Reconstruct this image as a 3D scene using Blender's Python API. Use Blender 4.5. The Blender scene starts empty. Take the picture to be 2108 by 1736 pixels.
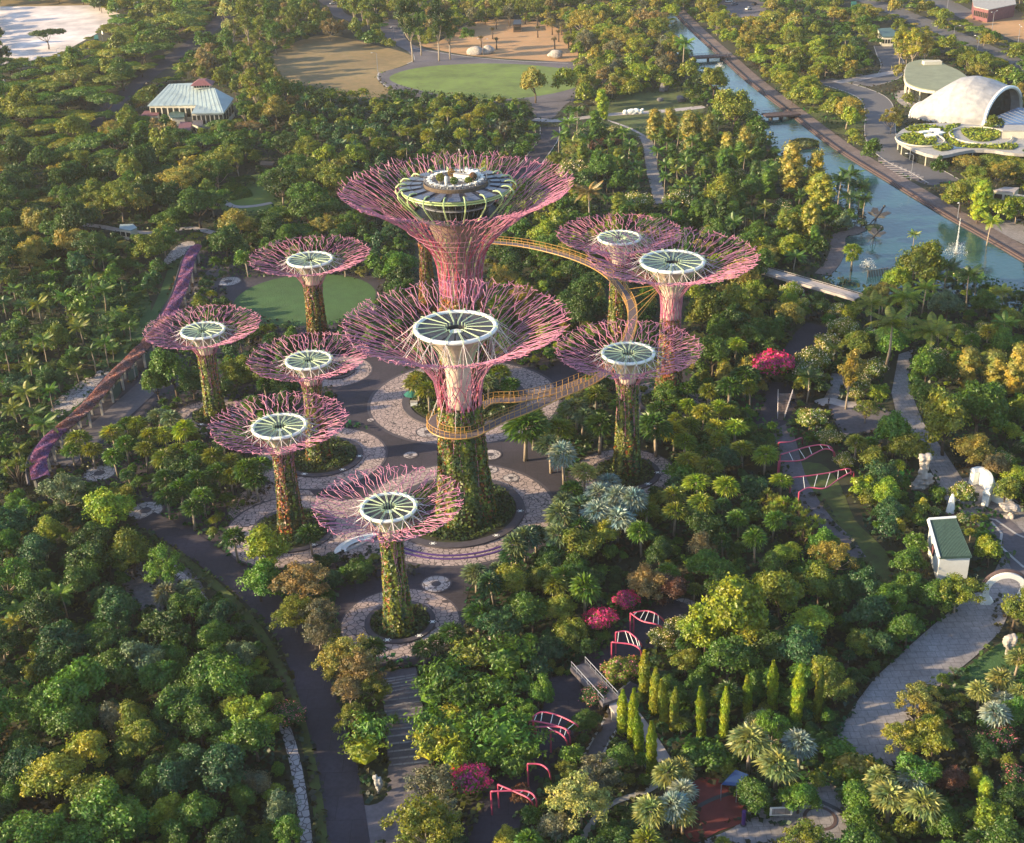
import bpy, math, random
import numpy as np
from mathutils import Vector, Matrix
R = math.radians
rnd = random.Random(7)
nr = np.random.RandomState(11)
scene = bpy.context.scene
col = scene.collection

# ---------------------------------------------------------------- camera
CAM_H = 135.0; PITCH = R(27.0); ROLL = R(2.0); FV = 2656.0     # focal length in units of a 2108 px wide frame
_f = Vector((0, math.cos(PITCH), -math.sin(PITCH)))
_u0 = Vector((0, math.sin(PITCH), math.cos(PITCH))); _r0 = Vector((1, 0, 0))
_r = _r0*math.cos(ROLL) - _u0*math.sin(ROLL)
_u = _r0*math.sin(ROLL) + _u0*math.cos(ROLL)
cam_d = bpy.data.cameras.new('camera'); cam = bpy.data.objects.new('camera', cam_d); col.objects.link(cam)
cam.matrix_world = Matrix(((_r.x, _u.x, -_f.x, 0), (_r.y, _u.y, -_f.y, 0), (_r.z, _u.z, -_f.z, CAM_H), (0, 0, 0, 1)))
cam_d.sensor_fit = 'HORIZONTAL'; cam_d.sensor_width = 36; cam_d.lens = 36*FV/2108
cam_d.clip_start = 1; cam_d.clip_end = 6000
scene.camera = cam

# ---------------------------------------------------------------- sky and sun
SUN_EL = R(17.5); SUN_AZ = R(-101)          # azimuth measured from +Y towards +X: the sun stands to the left
world = bpy.data.worlds.new('World'); scene.world = world; world.use_nodes = True
wn = world.node_tree; bg = wn.nodes['Background']
sky = wn.nodes.new('ShaderNodeTexSky'); sky.sky_type = 'NISHITA'; sky.sun_disc = False
sky.sun_elevation = SUN_EL; sky.sun_rotation = SUN_AZ; sky.dust_density = 1.0; sky.ozone_density = 1.6
wn.links.new(sky.outputs[0], bg.inputs[0]); bg.inputs[1].default_value = 0.15
sun_d = bpy.data.lights.new('sun', 'SUN'); sun = bpy.data.objects.new('sun', sun_d); col.objects.link(sun)
sun_d.energy = 5.0; sun_d.angle = R(0.9); sun_d.color = (1.0, 0.77, 0.45)
sdir = Vector((math.sin(SUN_AZ)*math.cos(SUN_EL), math.cos(SUN_AZ)*math.cos(SUN_EL), math.sin(SUN_EL)))
sun.rotation_euler = sdir.to_track_quat('Z', 'Y').to_euler()
scene.view_settings.view_transform = 'Standard'; scene.view_settings.look = 'None'
scene.view_settings.exposure = 1.25; scene.view_settings.gamma = 1
scene.cycles.max_bounces = 5; scene.cycles.diffuse_bounces = 3; scene.cycles.glossy_bounces = 2
scene.cycles.transmission_bounces = 3; scene.cycles.transparent_max_bounces = 4; scene.cycles.volume_bounces = 0

# ---------------------------------------------------------------- pixel <-> ground
def ray(px, py):
    d = _f + _r*((px-1054)/FV) - _u*((py-868)/FV)
    return d
def G(px, py, z=0.0):
    d = ray(px, py); t = (z-CAM_H)/d.z
    return Vector((d.x*t, d.y*t, z))
def proj(p):
    d = Vector((p[0], p[1], p[2]-CAM_H)); k = d.dot(_f)
    return 1054+FV*d.dot(_r)/k, 868-FV*d.dot(_u)/k, k
def mpp(p):                                  # metres per pixel at a point
    return proj(p)[2]/FV

# ---------------------------------------------------------------- tagging
def tag(o, label=None, cat=None, group=None, kind=None):
    if label: o['label'] = label
    if cat: o['category'] = cat
    if group: o['group'] = group
    if kind: o['kind'] = kind
    return o
def empty(name, loc, rz=0, label=None, cat=None, group=None):
    o = bpy.data.objects.new(name, None); col.objects.link(o); o.location = loc; o.rotation_euler = (0, 0, rz)
    o.empty_display_size = 0.5
    return tag(o, label, cat, group)

class MB:
    def __init__(s): s.v = []; s.f = []; s.m = []; s.cur = 0
    def face(s, idx): s.f.append(tuple(idx)); s.m.append(s.cur)
    def quadpts(s, pts):
        b = len(s.v); s.v += [tuple(p) for p in pts]; s.face(range(b, b+len(pts)))
    def box(s, c, d, rz=0, ax=None):
        cx, cy, cz = c; hx, hy, hz = d[0]/2, d[1]/2, d[2]/2; b = len(s.v); ca, sa = math.cos(rz), math.sin(rz)
        for z in (-hz, hz):
            for x, y in ((-hx, -hy), (hx, -hy), (hx, hy), (-hx, hy)):
                s.v.append((cx+x*ca-y*sa, cy+x*sa+y*ca, cz+z))
        for q in ((0,3,2,1),(4,5,6,7),(0,1,5,4),(1,2,6,5),(2,3,7,6),(3,0,4,7)): s.face([b+i for i in q])
    def bar(s, a, b, r, n=5, r2=None):
        a = Vector(a); b = Vector(b); d = b-a
        if d.length < 1e-6: return
        d.normalize(); t = Vector((0,0,1)) if abs(d.z) < .9 else Vector((1,0,0))
        x = d.cross(t).normalized(); y = d.cross(x); k = len(s.v); r2 = r if r2 is None else r2
        for p, rr in ((a, r), (b, r2)):
            for i in range(n):
                an = 2*math.pi*i/n; s.v.append(tuple(p+x*math.cos(an)*rr+y*math.sin(an)*rr))
        for i in range(n): s.face((k+i, k+(i+1)%n, k+n+(i+1)%n, k+n+i))
        s.face([k+i for i in reversed(range(n))]); s.face([k+n+i for i in range(n)])
    def tube(s, pts, r, n=6, closed=False):
        pts = [Vector(p) for p in pts]; m = len(pts); rings = []
        for i, p in enumerate(pts):
            if closed: d = pts[(i+1)%m]-pts[i-1]
            else: d = pts[min(i+1, m-1)]-pts[max(i-1, 0)]
            d.normalize(); t = Vector((0,0,1)) if abs(d.z) < .95 else Vector((1,0,0))
            x = d.cross(t).normalized(); y = x.cross(d); rr = r[i] if isinstance(r, (list, tuple)) else r
            b = len(s.v); rings.append(b)
            for k in range(n):
                an = 2*math.pi*k/n; s.v.append(tuple(p+x*math.cos(an)*rr+y*math.sin(an)*rr))
        for i in range(m if closed else m-1):
            a, b = rings[i], rings[(i+1)%m]
            for k in range(n): s.face((a+k, a+(k+1)%n, b+(k+1)%n, b+k))
        if not closed:
            s.face([rings[0]+k for k in reversed(range(n))]); s.face([rings[-1]+k for k in range(n)])
    def lathe(s, prof, n=32, c=(0,0,0), cap=False, rf=None):
        rings = []
        for (r, z) in prof:
            b = len(s.v); rings.append(b)
            for k in range(n):
                an = 2*math.pi*k/n; rr = r*(rf(an, z) if rf else 1)
                s.v.append((c[0]+rr*math.cos(an), c[1]+rr*math.sin(an), c[2]+z))
        for i in range(len(prof)-1):
            a, b = rings[i], rings[i+1]
            for k in range(n): s.face((a+k, a+(k+1)%n, b+(k+1)%n, b+k))
        if cap:
            s.face([rings[0]+k for k in reversed(range(n))]); s.face([rings[-1]+k for k in range(n)])
    def prism(s, poly, z0, z1, c=(0,0)):
        n = len(poly); b = len(s.v)
        for z in (z0, z1):
            for p in poly: s.v.append((p[0]-c[0], p[1]-c[1], z))
        ar = sum(poly[i][0]*poly[(i+1)%n][1]-poly[(i+1)%n][0]*poly[i][1] for i in range(n))
        up = list(range(b+n, b+2*n)); dn = list(range(b+n-1, b-1, -1))
        if ar < 0: up.reverse(); dn.reverse()
        s.face(up); s.face(dn)
        for i in range(n):
            q = (b+i, b+(i+1)%n, b+n+(i+1)%n, b+n+i); s.face(q if ar > 0 else q[::-1])
    def mesh(s, name, mats, smooth=False):
        me = bpy.data.meshes.new(name); me.from_pydata(s.v, [], s.f)
        if not isinstance(mats, (list, tuple)): mats = [mats]
        for m in mats: me.materials.append(m)
        if any(s.m): me.polygons.foreach_set('material_index', s.m)
        if smooth: me.polygons.foreach_set('use_smooth', [True]*len(me.polygons))
        me.update(); return me
    def build(s, name, mats, parent=None, smooth=False, loc=None):
        o = bpy.data.objects.new(name, s.mesh(name, mats, smooth)); col.objects.link(o)
        if parent: o.parent = parent
        if loc is not None: o.location = loc
        return o

# ---------------------------------------------------------------- materials
MATS = {}
def mat(name, rgb, rough=0.7, metal=0.0, noise=0.0, nscale=1.0, noise2=0.0, n2scale=0.1, rgb2=None, bump=0.0, bscale=4.0, emis=None, spec=0.5, coord='Object', joint=0):
    m = bpy.data.materials.new(name); m.use_nodes = True; nt = m.node_tree; N = nt.nodes; L = nt.links
    b = N['Principled BSDF']; b.inputs['Roughness'].default_value = rough; b.inputs['Metallic'].default_value = metal
    b.inputs['Specular IOR Level'].default_value = spec
    b.inputs['Base Color'].default_value = (*rgb, 1)
    tc = N.new('ShaderNodeNewGeometry').outputs['Position']
    out = None
    if noise or rgb2:
        n1 = N.new('ShaderNodeTexNoise'); n1.inputs['Scale'].default_value = nscale; n1.inputs['Detail'].default_value = 6; n1.inputs['Roughness'].default_value = .65
        L.new(tc, n1.inputs['Vector'])
        rp = N.new('ShaderNodeValToRGB'); L.new(n1.outputs[0], rp.inputs[0])
        c2 = rgb2 or tuple(x*(1-noise) for x in rgb)
        rp.color_ramp.elements[0].position = .35; rp.color_ramp.elements[0].color = (*c2, 1)
        rp.color_ramp.elements[1].position = .65; rp.color_ramp.elements[1].color = (*rgb, 1)
        out = rp.outputs[0]
    if noise2:
        n2 = N.new('ShaderNodeTexNoise'); n2.inputs['Scale'].default_value = n2scale; n2.inputs['Detail'].default_value = 4; L.new(tc, n2.inputs['Vector'])
        mr = N.new('ShaderNodeMapRange'); mr.inputs[1].default_value = .3; mr.inputs[2].default_value = .7; mr.inputs[3].default_value = 1-noise2; mr.inputs[4].default_value = 1+noise2
        L.new(n2.outputs[0], mr.inputs[0])
        mx = N.new('ShaderNodeVectorMath'); mx.operation = 'SCALE'
        if out: L.new(out, mx.inputs[0])
        else: mx.inputs[0].default_value = rgb
        L.new(mr.outputs[0], mx.inputs['Scale']); out = mx.outputs[0]
    if joint:
        bt = N.new('ShaderNodeTexBrick'); bt.inputs['Scale'].default_value = 1; bt.inputs['Brick Width'].default_value = joint; bt.inputs['Row Height'].default_value = joint; bt.inputs['Mortar Size'].default_value = .05; bt.offset = .5
        bt.inputs['Color1'].default_value = (1, 1, 1, 1); bt.inputs['Color2'].default_value = (.86, .86, .86, 1); bt.inputs['Mortar'].default_value = (.55, .55, .55, 1); L.new(tc, bt.inputs['Vector'])
        mj = N.new('ShaderNodeVectorMath'); mj.operation = 'MULTIPLY'; L.new(out, mj.inputs[0]); L.new(bt.outputs['Color'], mj.inputs[1]); out = mj.outputs[0]
    if out: L.new(out, b.inputs['Base Color'])
    if bump:
        nb = N.new('ShaderNodeTexNoise'); nb.inputs['Scale'].default_value = bscale; nb.inputs['Detail'].default_value = 5; L.new(tc, nb.inputs['Vector'])
        bp = N.new('ShaderNodeBump'); bp.inputs['Strength'].default_value = bump; bp.inputs['Distance'].default_value = .3; L.new(nb.outputs[0], bp.inputs['Height']); L.new(bp.outputs[0], b.inputs['Normal'])
    if emis: b.inputs['Emission Color'].default_value = (*emis[0], 1); b.inputs['Emission Strength'].default_value = emis[1]
    MATS[name] = m; return m

def leafmat(name, spread=0.35, transl=0.28, obj=True, rgb=(.1,.1,.1), patch=0.0):
    m = bpy.data.materials.new(name); m.use_nodes = True; nt = m.node_tree; N = nt.nodes; L = nt.links
    for n in list(N):
        if n.type == 'BSDF_PRINCIPLED': N.remove(n)
    outn = N['Material Output']
    if obj: oi = N.new('ShaderNodeObjectInfo'); base = oi.outputs['Color']
    else: c = N.new('ShaderNodeRGB'); c.outputs[0].default_value = (*rgb, 1); base = c.outputs[0]
    g = N.new('ShaderNodeNewGeometry')
    mr = N.new('ShaderNodeMapRange'); mr.inputs[3].default_value = 1-spread; mr.inputs[4].default_value = 1+spread*1.3; L.new(g.outputs['Random Per Island'], mr.inputs[0])
    n1 = N.new('ShaderNodeTexNoise'); n1.inputs['Scale'].default_value = .45; n1.inputs['Detail'].default_value = 2; L.new(g.outputs['Position'], n1.inputs['Vector'])
    # hue drift between clumps: greener or yellower
    rp = N.new('ShaderNodeValToRGB'); rp.color_ramp.elements[0].position = .35; rp.color_ramp.elements[0].color = (.70, .92, .95, 1)
    rp.color_ramp.elements[1].position = .66; rp.color_ramp.elements[1].color = (1.38, 1.14, .75, 1); L.new(n1.outputs[0], rp.inputs[0])
    m1 = N.new('ShaderNodeVectorMath'); m1.operation = 'MULTIPLY'; L.new(base, m1.inputs[0]); L.new(rp.outputs[0], m1.inputs[1])
    m2 = N.new('ShaderNodeVectorMath'); m2.operation = 'SCALE'; L.new(m1.outputs[0], m2.inputs[0]); L.new(mr.outputs[0], m2.inputs['Scale'])
    d = N.new('ShaderNodeBsdfDiffuse'); L.new(m2.outputs[0], d.inputs[0])
    t = N.new('ShaderNodeBsdfTranslucent')
    m3 = N.new('ShaderNodeVectorMath'); m3.operation = 'MULTIPLY'; L.new(m2.outputs[0], m3.inputs[0]); m3.inputs[1].default_value = (1.25, 1.25, .6); L.new(m3.outputs[0], t.inputs[0])
    mx = N.new('ShaderNodeMixShader'); mx.inputs[0].default_value = transl; L.new(d.outputs[0], mx.inputs[1]); L.new(t.outputs[0], mx.inputs[2])
    gl = N.new('ShaderNodeBsdfGlossy'); gl.inputs['Roughness'].default_value = .45; gl.inputs[0].default_value = (.9, .9, .9, 1)
    mx2 = N.new('ShaderNodeMixShader'); mx2.inputs[0].default_value = .035; L.new(mx.outputs[0], mx2.inputs[1]); L.new(gl.outputs[0], mx2.inputs[2])
    L.new(mx2.outputs[0], outn.inputs[0]); MATS[name] = m; return m

def crackle(name, rgb, edge, scale=0.55, w=0.055):
    m = bpy.data.materials.new(name); m.use_nodes = True; nt = m.node_tree; N = nt.nodes; L = nt.links
    b = N['Principled BSDF']; b.inputs['Roughness'].default_value = .8
    g = N.new('ShaderNodeNewGeometry')
    v = N.new('ShaderNodeTexVoronoi'); v.feature = 'DISTANCE_TO_EDGE'; v.inputs['Scale'].default_value = scale; v.inputs['Randomness'].default_value = .8; L.new(g.outputs['Position'], v.inputs['Vector'])
    v2 = N.new('ShaderNodeTexVoronoi'); v2.inputs['Scale'].default_value = scale; v2.inputs['Randomness'].default_value = .8; L.new(g.outputs['Position'], v2.inputs['Vector'])
    rp = N.new('ShaderNodeValToRGB'); rp.color_ramp.elements[0].position = w*.6; rp.color_ramp.elements[0].color = (0,0,0,1); rp.color_ramp.elements[1].position = w*1.3; rp.color_ramp.elements[1].color = (1,1,1,1)
    L.new(v.outputs['Distance'], rp.inputs[0])
    n1 = N.new('ShaderNodeTexNoise'); n1.inputs['Scale'].default_value = .25; n1.inputs['Detail'].default_value = 8; n1.inputs['Roughness'].default_value = .7; L.new(g.outputs['Position'], n1.inputs['Vector'])
    sx = N.new('ShaderNodeSeparateColor'); L.new(v2.outputs['Color'], sx.inputs[0])
    ad = N.new('ShaderNodeMath'); ad.operation = 'MULTIPLY_ADD'; L.new(sx.outputs[0], ad.inputs[0]); ad.inputs[1].default_value = .28; ad.inputs[2].default_value = .58
    a2 = N.new('ShaderNodeMath'); a2.operation = 'MULTIPLY_ADD'; L.new(n1.outputs[0], a2.inputs[0]); a2.inputs[1].default_value = .6; L.new(ad.outputs[0], a2.inputs[2])
    sc = N.new('ShaderNodeVectorMath'); sc.operation = 'SCALE'; sc.inputs[0].default_value = rgb; L.new(a2.outputs[0], sc.inputs['Scale'])
    mx = N.new('ShaderNodeMix'); mx.data_type = 'RGBA'; mx.inputs[6].default_value = (*edge, 1); L.new(rp.outputs[0], mx.inputs[0]); L.new(sc.outputs[0], mx.inputs[7])
    L.new(mx.outputs[2], b.inputs['Base Color']); MATS[name] = m; return m

M = dict(
 soil=mat('soil', (.035,.045,.018), .95, noise=.5, nscale=.4, rgb2=(.03,.025,.015)),
 lawn=mat('lawn', (.13,.20,.03), .95, noise=.3, nscale=.35, noise2=.32, n2scale=.06, rgb2=(.11,.15,.035), bump=.4, bscale=3),
 lawn_dark=mat('lawn_dark', (.045,.11,.028), .95, noise=.25, nscale=.3, noise2=.15, n2scale=.06, bump=.4, bscale=3),
 bank=mat('bank_grass', (.075,.11,.022), .95, noise=.4, nscale=.5, noise2=.3, n2scale=.08, rgb2=(.06,.065,.02)),
 dry=mat('dry_grass', (.25,.165,.075), .95, noise=.3, nscale=.25, noise2=.22, n2scale=.03, rgb2=(.17,.13,.05)),
 orange=mat('orange_soil', (.44,.235,.11), .95, noise=.2, nscale=.3, noise2=.15, n2scale=.04, rgb2=(.36,.22,.1)),
 sand=mat('pale_sand', (.72,.62,.57), .9, noise=.2, nscale=.08, noise2=.2, n2scale=.02, rgb2=(.48,.42,.40)),
 asphalt=mat('asphalt', (.046,.038,.054), .85, noise=.3, nscale=1.6, noise2=.35, n2scale=.08, joint=5.0),
 asphalt2=mat('asphalt_grey', (.125,.11,.125), .85, noise=.3, nscale=1.2, noise2=.28, n2scale=.07),
 paving=mat('paving', (.30,.275,.28), .85, noise=.3, nscale=1.5, noise2=.28, n2scale=.09, joint=1.6),
 pave_pale=mat('paving_pale', (.42,.37,.36), .85, noise=.25, nscale=.6, noise2=.15, n2scale=.05),
 road=mat('road', (.12,.115,.125), .85, noise=.2, nscale=.8, noise2=.12, n2scale=.04),
 roof_red=mat('red_floor', (.19,.035,.03), .8, noise=.3, nscale=.5, noise2=.25, n2scale=.15),
 curb=mat('curb', (.45,.42,.4), .8, noise=.2, nscale=1),
 ring=mat('ring_stone', (.075,.065,.08), .75, noise=.3, nscale=1),
 prom=mat('promenade', (.20,.15,.14), .85, noise=.35, nscale=.7, noise2=.25, n2scale=.1, joint=2.2),
 prom2=mat('promenade_edge', (.10,.065,.065), .85, noise=.3, nscale=1.0),
 crack=crackle('crackle_paving', (.36,.28,.26), (.06,.048,.052), .95, .05),
 crackg=crackle('crackle_paving_pale', (.42,.37,.36), (.10,.08,.08), .9, .05),
 white=mat('white_paint', (.80,.80,.76), .45, noise=.08, nscale=1),
 membrane=mat('membrane', (.60,.49,.40), .6, noise=.25, nscale=.8, noise2=.15, n2scale=.3),
 pink=mat('pink_steel', (.55,.225,.295), .45, noise=.25, nscale=.35, rgb2=(.38,.13,.26)),
 pink2=mat('magenta_steel', (.50,.07,.14), .45, noise=.25, nscale=.5),
 rib=mat('pale_green_steel', (.52,.64,.40), .45, noise=.15, nscale=.8),
 brace=mat('pale_brace', (.62,.55,.55), .45),
 panel=mat('dark_roof_panel', (.055,.05,.062), .45, noise=.35, nscale=1.2),
 panel_green=mat('green_roof_glass', (.105,.13,.12), .25, noise=.35, nscale=1.2),
 ribj=mat('yellow_green_steel', (.42,.54,.24), .45, noise=.15, nscale=.8),
 solar=mat('blue_roof_panel', (.095,.11,.165), .35, noise=.25, nscale=1.0),
 glass=mat('dark_glass', (.03,.035,.03), .12, noise=.5, nscale=.9),
 yellow=mat('yellow_steel', (.44,.24,.06), .45, noise=.15, nscale=.6),
 decking=mat('walk_deck', (.13,.10,.11), .8, noise=.2, nscale=1.5),
 bark=mat('bark', (.12,.085,.06), .9, noise=.4, nscale=2.0),
 bark_pale=mat('bark_pale', (.36,.29,.22), .9, noise=.3, nscale=1.2),
 trunkskin=mat('planted_skin', (.075,.075,.02), .95, noise=.4, nscale=.7, rgb2=(.12,.035,.02), noise2=.4, n2scale=.5, bump=.8, bscale=2.5),
 leaf=leafmat('leaves'), bromeliad=leafmat('bromeliads', .4, .2, False, (.25,.075,.03)),
 neck_wall=mat('neck_wall', (.27,.16,.14), .7, noise=.45, nscale=.9, rgb2=(.14,.11,.07)), fern=leafmat('ferns', .4, .2, False, (.028,.055,.014)), moss=leafmat('moss', .4, .2, False, (.17,.20,.025)),
 leafc=leafmat('leaf_core', .1, .0),
 blossom=leafmat('blossoms', .2, .2, False, (.70,.58,.50)),
 blossom_pink=leafmat('pink_blossoms', .3, .2, False, (.55,.16,.24)),
 magenta=leafmat('magenta_bracts', .35, .25, False, (.62,.035,.22)),
 purple=leafmat('purple_flowers', .35, .2, False, (.27,.11,.30)),
 rust=leafmat('rusty_flowers', .35, .2, False, (.30,.15,.18)),
 conc=mat('concrete', (.38,.36,.34), .8, noise=.25, nscale=.8),
 rock=mat('rock', (.46,.41,.37), .9, noise=.45, nscale=.9, bump=1, bscale=1.5),
 rock_dark=mat('rock_dark', (.16,.15,.16), .9, noise=.4, nscale=.9, bump=1, bscale=1.5),
 dark=mat('dark_metal', (.03,.03,.035), .5),
 greencl=mat('green_cloth', (.01,.12,.09), .7),
 greentile=mat('green_tiles', (.06,.115,.09), .5, noise=.35, nscale=1.5),
 mint=mat('mint_roof', (.34,.42,.43), .55, noise=.2, nscale=.25, noise2=.1, n2scale=.05),
 redroof=mat('red_roof', (.20,.075,.085), .7, noise=.25, nscale=.8),
 cream=mat('cream_wall', (.60,.55,.44), .8, noise=.15, nscale=.5),
 greenroof=mat('roof_sheet_green', (.24,.26,.17), .85, noise=.25, nscale=.2),
 grey=mat('grey_steel', (.22,.23,.27), .45, metal=.2),
 skin=mat('skin', (.35,.2,.13), .6), cloth=mat('dark_cloth', (.03,.03,.05), .9), hair=mat('hair', (.015,.012,.01), .8),
)
# water
wm = bpy.data.materials.new('water'); wm.use_nodes = True; nt = wm.node_tree; b = nt.nodes['Principled BSDF']
b.inputs['Base Color'].default_value = (.018,.066,.066,1); b.inputs['Roughness'].default_value = .10
ge = nt.nodes.new('ShaderNodeNewGeometry'); na = nt.nodes.new('ShaderNodeTexNoise'); na.inputs['Scale'].default_value = .5; na.inputs['Detail'].default_value = 4
bp = nt.nodes.new('ShaderNodeBump'); bp.inputs['Strength'].default_value = .25; bp.inputs['Distance'].default_value = .35
nt.links.new(ge.outputs['Position'], na.inputs['Vector']); nt.links.new(na.outputs[0], bp.inputs['Height']); nt.links.new(bp.outputs[0], b.inputs['Normal'])
M['water'] = wm
# ================================================================ ground, roads, water
def Z(ox, oy, X, Y, s=2.5095):              # a reading in an enlarged crop -> frame pixels (2108 wide)
    return ((ox+X/s)*.8432, (oy+Y/s)*.8432)
def smooth_poly(pts, k=3):
    n = len(pts); out = []
    for i in range(n):
        p0, p1, p2, p3 = pts[i-1], pts[i], pts[(i+1)%n], pts[(i+2)%n]
        for j in range(k):
            t = j/k; t2, t3 = t*t, t*t*t
            out.append(tuple(.5*((2*p1[a])+(-p0[a]+p2[a])*t+(2*p0[a]-5*p1[a]+4*p2[a]-p3[a])*t2+(-p0[a]+3*p1[a]-3*p2[a]+p3[a])*t3) for a in range(2)))
    return out
def spline(pts, k=6):
    out = []; n = len(pts)
    for i in range(n-1):
        p0, p1, p2, p3 = Vector(pts[max(i-1,0)]), Vector(pts[i]), Vector(pts[i+1]), Vector(pts[min(i+2,n-1)])
        for j in range(k):
            t = j/k; out.append(.5*((2*p1)+(-p0+p2)*t+(2*p0-5*p1+4*p2-p3)*t*t+(-p0+3*p1-3*p2+p3)*t**3))
    out.append(Vector(pts[-1])); return out

MASKS = []                                  # image polygons where the photo shows open ground: trees keep clear
def structure(o): return tag(o, kind='structure')
LAY = [0]
def zl(layer):
    LAY[0] += 1; return .02*layer+.00012*LAY[0]
def sheet(name, wpts, material, layer):
    mb = MB(); z = zl(layer)
    mb.quadpts([(p[0], p[1], z) for p in wpts])
    o = mb.build(name, material); me = o.data
    import bmesh
    bm = bmesh.new(); bm.from_mesh(me); bmesh.ops.triangulate(bm, faces=bm.faces[:]); 
    for f in bm.faces:
        if f.normal.z < 0: f.normal_flip()
    bm.to_mesh(me); bm.free()
    return structure(o)
def vpoly(name, pts, material, layer, smooth=3, mask=True, mpts=None):
    pp = smooth_poly(pts, smooth) if smooth > 1 else pts
    if mask: MASKS.append(mpts or pp)
    return sheet(name, [G(x, y) for x, y in pp], material, layer)
def ribbon(name, pts, w, material, layer, mask=True, k=6, world=False, edge=None, maskw=None):
    """pts: frame pixels of the centre line, w: width in metres"""
    c = spline([p if world else G(*p) for p in pts], k)
    L, Rr = [], []
    for i, p in enumerate(c):
        d = c[min(i+1, len(c)-1)]-c[max(i-1, 0)]; d.z = 0; d.normalize(); nrm = Vector((-d.y, d.x, 0))
        L.append(p+nrm*w/2); Rr.append(p-nrm*w/2)
    mb = MB(); z = zl(layer)
    for i in range(len(c)-1):
        mb.quadpts([(q.x, q.y, z) for q in (Rr[i], Rr[i+1], L[i+1], L[i])])
    o = mb.build(name, material); structure(o)
    if mask:
        f = maskw if maskw else 1.0
        for i in range(0, len(c)-1):
            q = []
            for A, B in ((L[i], Rr[i]), (L[i+1], Rr[i+1])):
                m_ = (A+B)/2; q.append((m_+(A-m_)*f, m_+(B-m_)*f))
            MASKS.append([proj(q[0][0])[:2], proj(q[0][1])[:2], proj(q[1][1])[:2], proj(q[1][0])[:2]])
    if edge:
        for side in (L, Rr):
            e = MB()
            for i in range(len(c)-1):
                a, b2 = side[i], side[i+1]; dd = (b2-a).normalized(); n2 = Vector((-dd.y, dd.x, 0))*.18
                e.quadpts([(a-n2).to_tuple()[:2]+(.12,), (b2-n2).to_tuple()[:2]+(.12,), (b2+n2).to_tuple()[:2]+(.12,), (a+n2).to_tuple()[:2]+(.12,)])
                for sg in (-1, 1):
                    q = [a+n2*sg, b2+n2*sg]
                    e.quadpts([(q[0].x, q[0].y, 0), (q[1].x, q[1].y, 0), (q[1].x, q[1].y, .12), (q[0].x, q[0].y, .12)])
            structure(e.build('kerb', edge))
    return c
def circ(name, c, r, material, layer, n=64, mask=False, r_in=0, clip=None):
    mb = MB(); z = zl(layer)
    if r_in:
        for i in range(n):
            a, b = 2*math.pi*i/n, 2*math.pi*(i+1)/n
            mb.quadpts([(c[0]+q*math.cos(t), c[1]+q*math.sin(t), z) for q, t in ((r_in, a), (r, a), (r, b), (r_in, b))])
    else:
        mb.quadpts([(c[0]+r*math.cos(2*math.pi*i/n), c[1]+r*math.sin(2*math.pi*i/n), z) for i in range(n)])
    if mask: MASKS.append([proj((c[0]+r*math.cos(2*math.pi*i/24), c[1]+r*math.sin(2*math.pi*i/24), 0))[:2] for i in range(24)])
    return structure(mb.build(name, material))

# one ground sheet to the horizon
mb = MB(); mb.quadpts([(-4000, -400, -.004), (4000, -400, -.004), (4000, 6000, -.004), (-4000, 6000, -.004)])
structure(mb.build('ground', M['soil']))

# far fields
vpoly('sand_plot', [(-300, 8), (0, 14), (100, 8), (185, 6), (225, 22), (252, 34), (215, 60), (165, 88), (120, 112), (80, 130), (0, 140), (-300, 160)], M['sand'], 1, mask=True,
      mpts=[(-10, 12), (180, 10), (228, 36), (190, 58), (150, 92), (95, 118), (0, 118)])
vpoly('dry_verge', [(-300, -8), (0, -6), (180, -6), (200, 4), (180, 11), (0, 14), (-300, 18)], M['dry'], 2, mask=False)
vpoly('dry_field', [(538, 130), (560, 108), (600, 90), (650, 74), (700, 76), (760, 90), (815, 103), (852, 118), (838, 132), (800, 146), (780, 160), (800, 186), (780, 200), (720, 205), (650, 203), (590, 200), (560, 180)], M['dry'], 1,
      mpts=[(556, 122), (600, 98), (660, 80), (700, 82), (780, 98), (845, 118), (800, 140), (770, 160), (790, 186), (760, 192), (700, 183), (640, 172), (590, 162)])
ov_c = [(1000, 160)]
vpoly('oval_path', [(776, 160), (790, 148), (830, 137), (850, 125), (838, 105), (800, 85), (778, 62), (800, 40), (835, 45), (832, 70), (850, 92), (900, 106), (960, 116), (1060, 126), (1180, 128), (1250, 142), (1240, 175), (1190, 205), (1165, 215), (1135, 246), (1100, 244), (1085, 205), (1000, 212), (880, 205), (800, 182)], M['asphalt2'], 2,
      mpts=[(780, 160), (800, 150), (850, 126), (838, 105), (808, 85), (785, 62), (812, 42), (832, 70), (850, 92), (960, 118), (1180, 132), (1180, 190), (1168, 214), (1132, 244), (1105, 240), (1088, 205), (935, 190), (850, 182), (800, 172)])
vpoly('oval_lawn', [(801, 161), (825, 148), (875, 138), (940, 133), (1010, 131), (1090, 134), (1160, 142), (1205, 152), (1200, 172), (1160, 188), (1085, 201), (1000, 205), (930, 200), (865, 186), (820, 174)], M['lawn'], 3, mask=False)
vpoly('orange_field', [(862, 92), (905, 85), (940, 62), (985, 44), (1050, 40), (1110, 46), (1150, 60), (1185, 90), (1190, 110), (1178, 127), (1100, 124), (1000, 118), (925, 108)], M['orange'], 3,
      mpts=[(872, 94), (925, 88), (950, 66), (1000, 50), (1060, 46), (1140, 62), (1165, 90), (1175, 125), (1050, 125), (940, 112)])
# paler kerb of the oval path
for pts in ([(780, 150), (778, 162), (795, 178), (830, 192)], [(850, 100), (905, 109), (980, 119), (1080, 127), (1170, 131)], [(838, 132), (852, 124), (850, 112)]):
    ribbon('path_edge', pts, .7, M['curb'], 5, mask=False)
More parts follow.
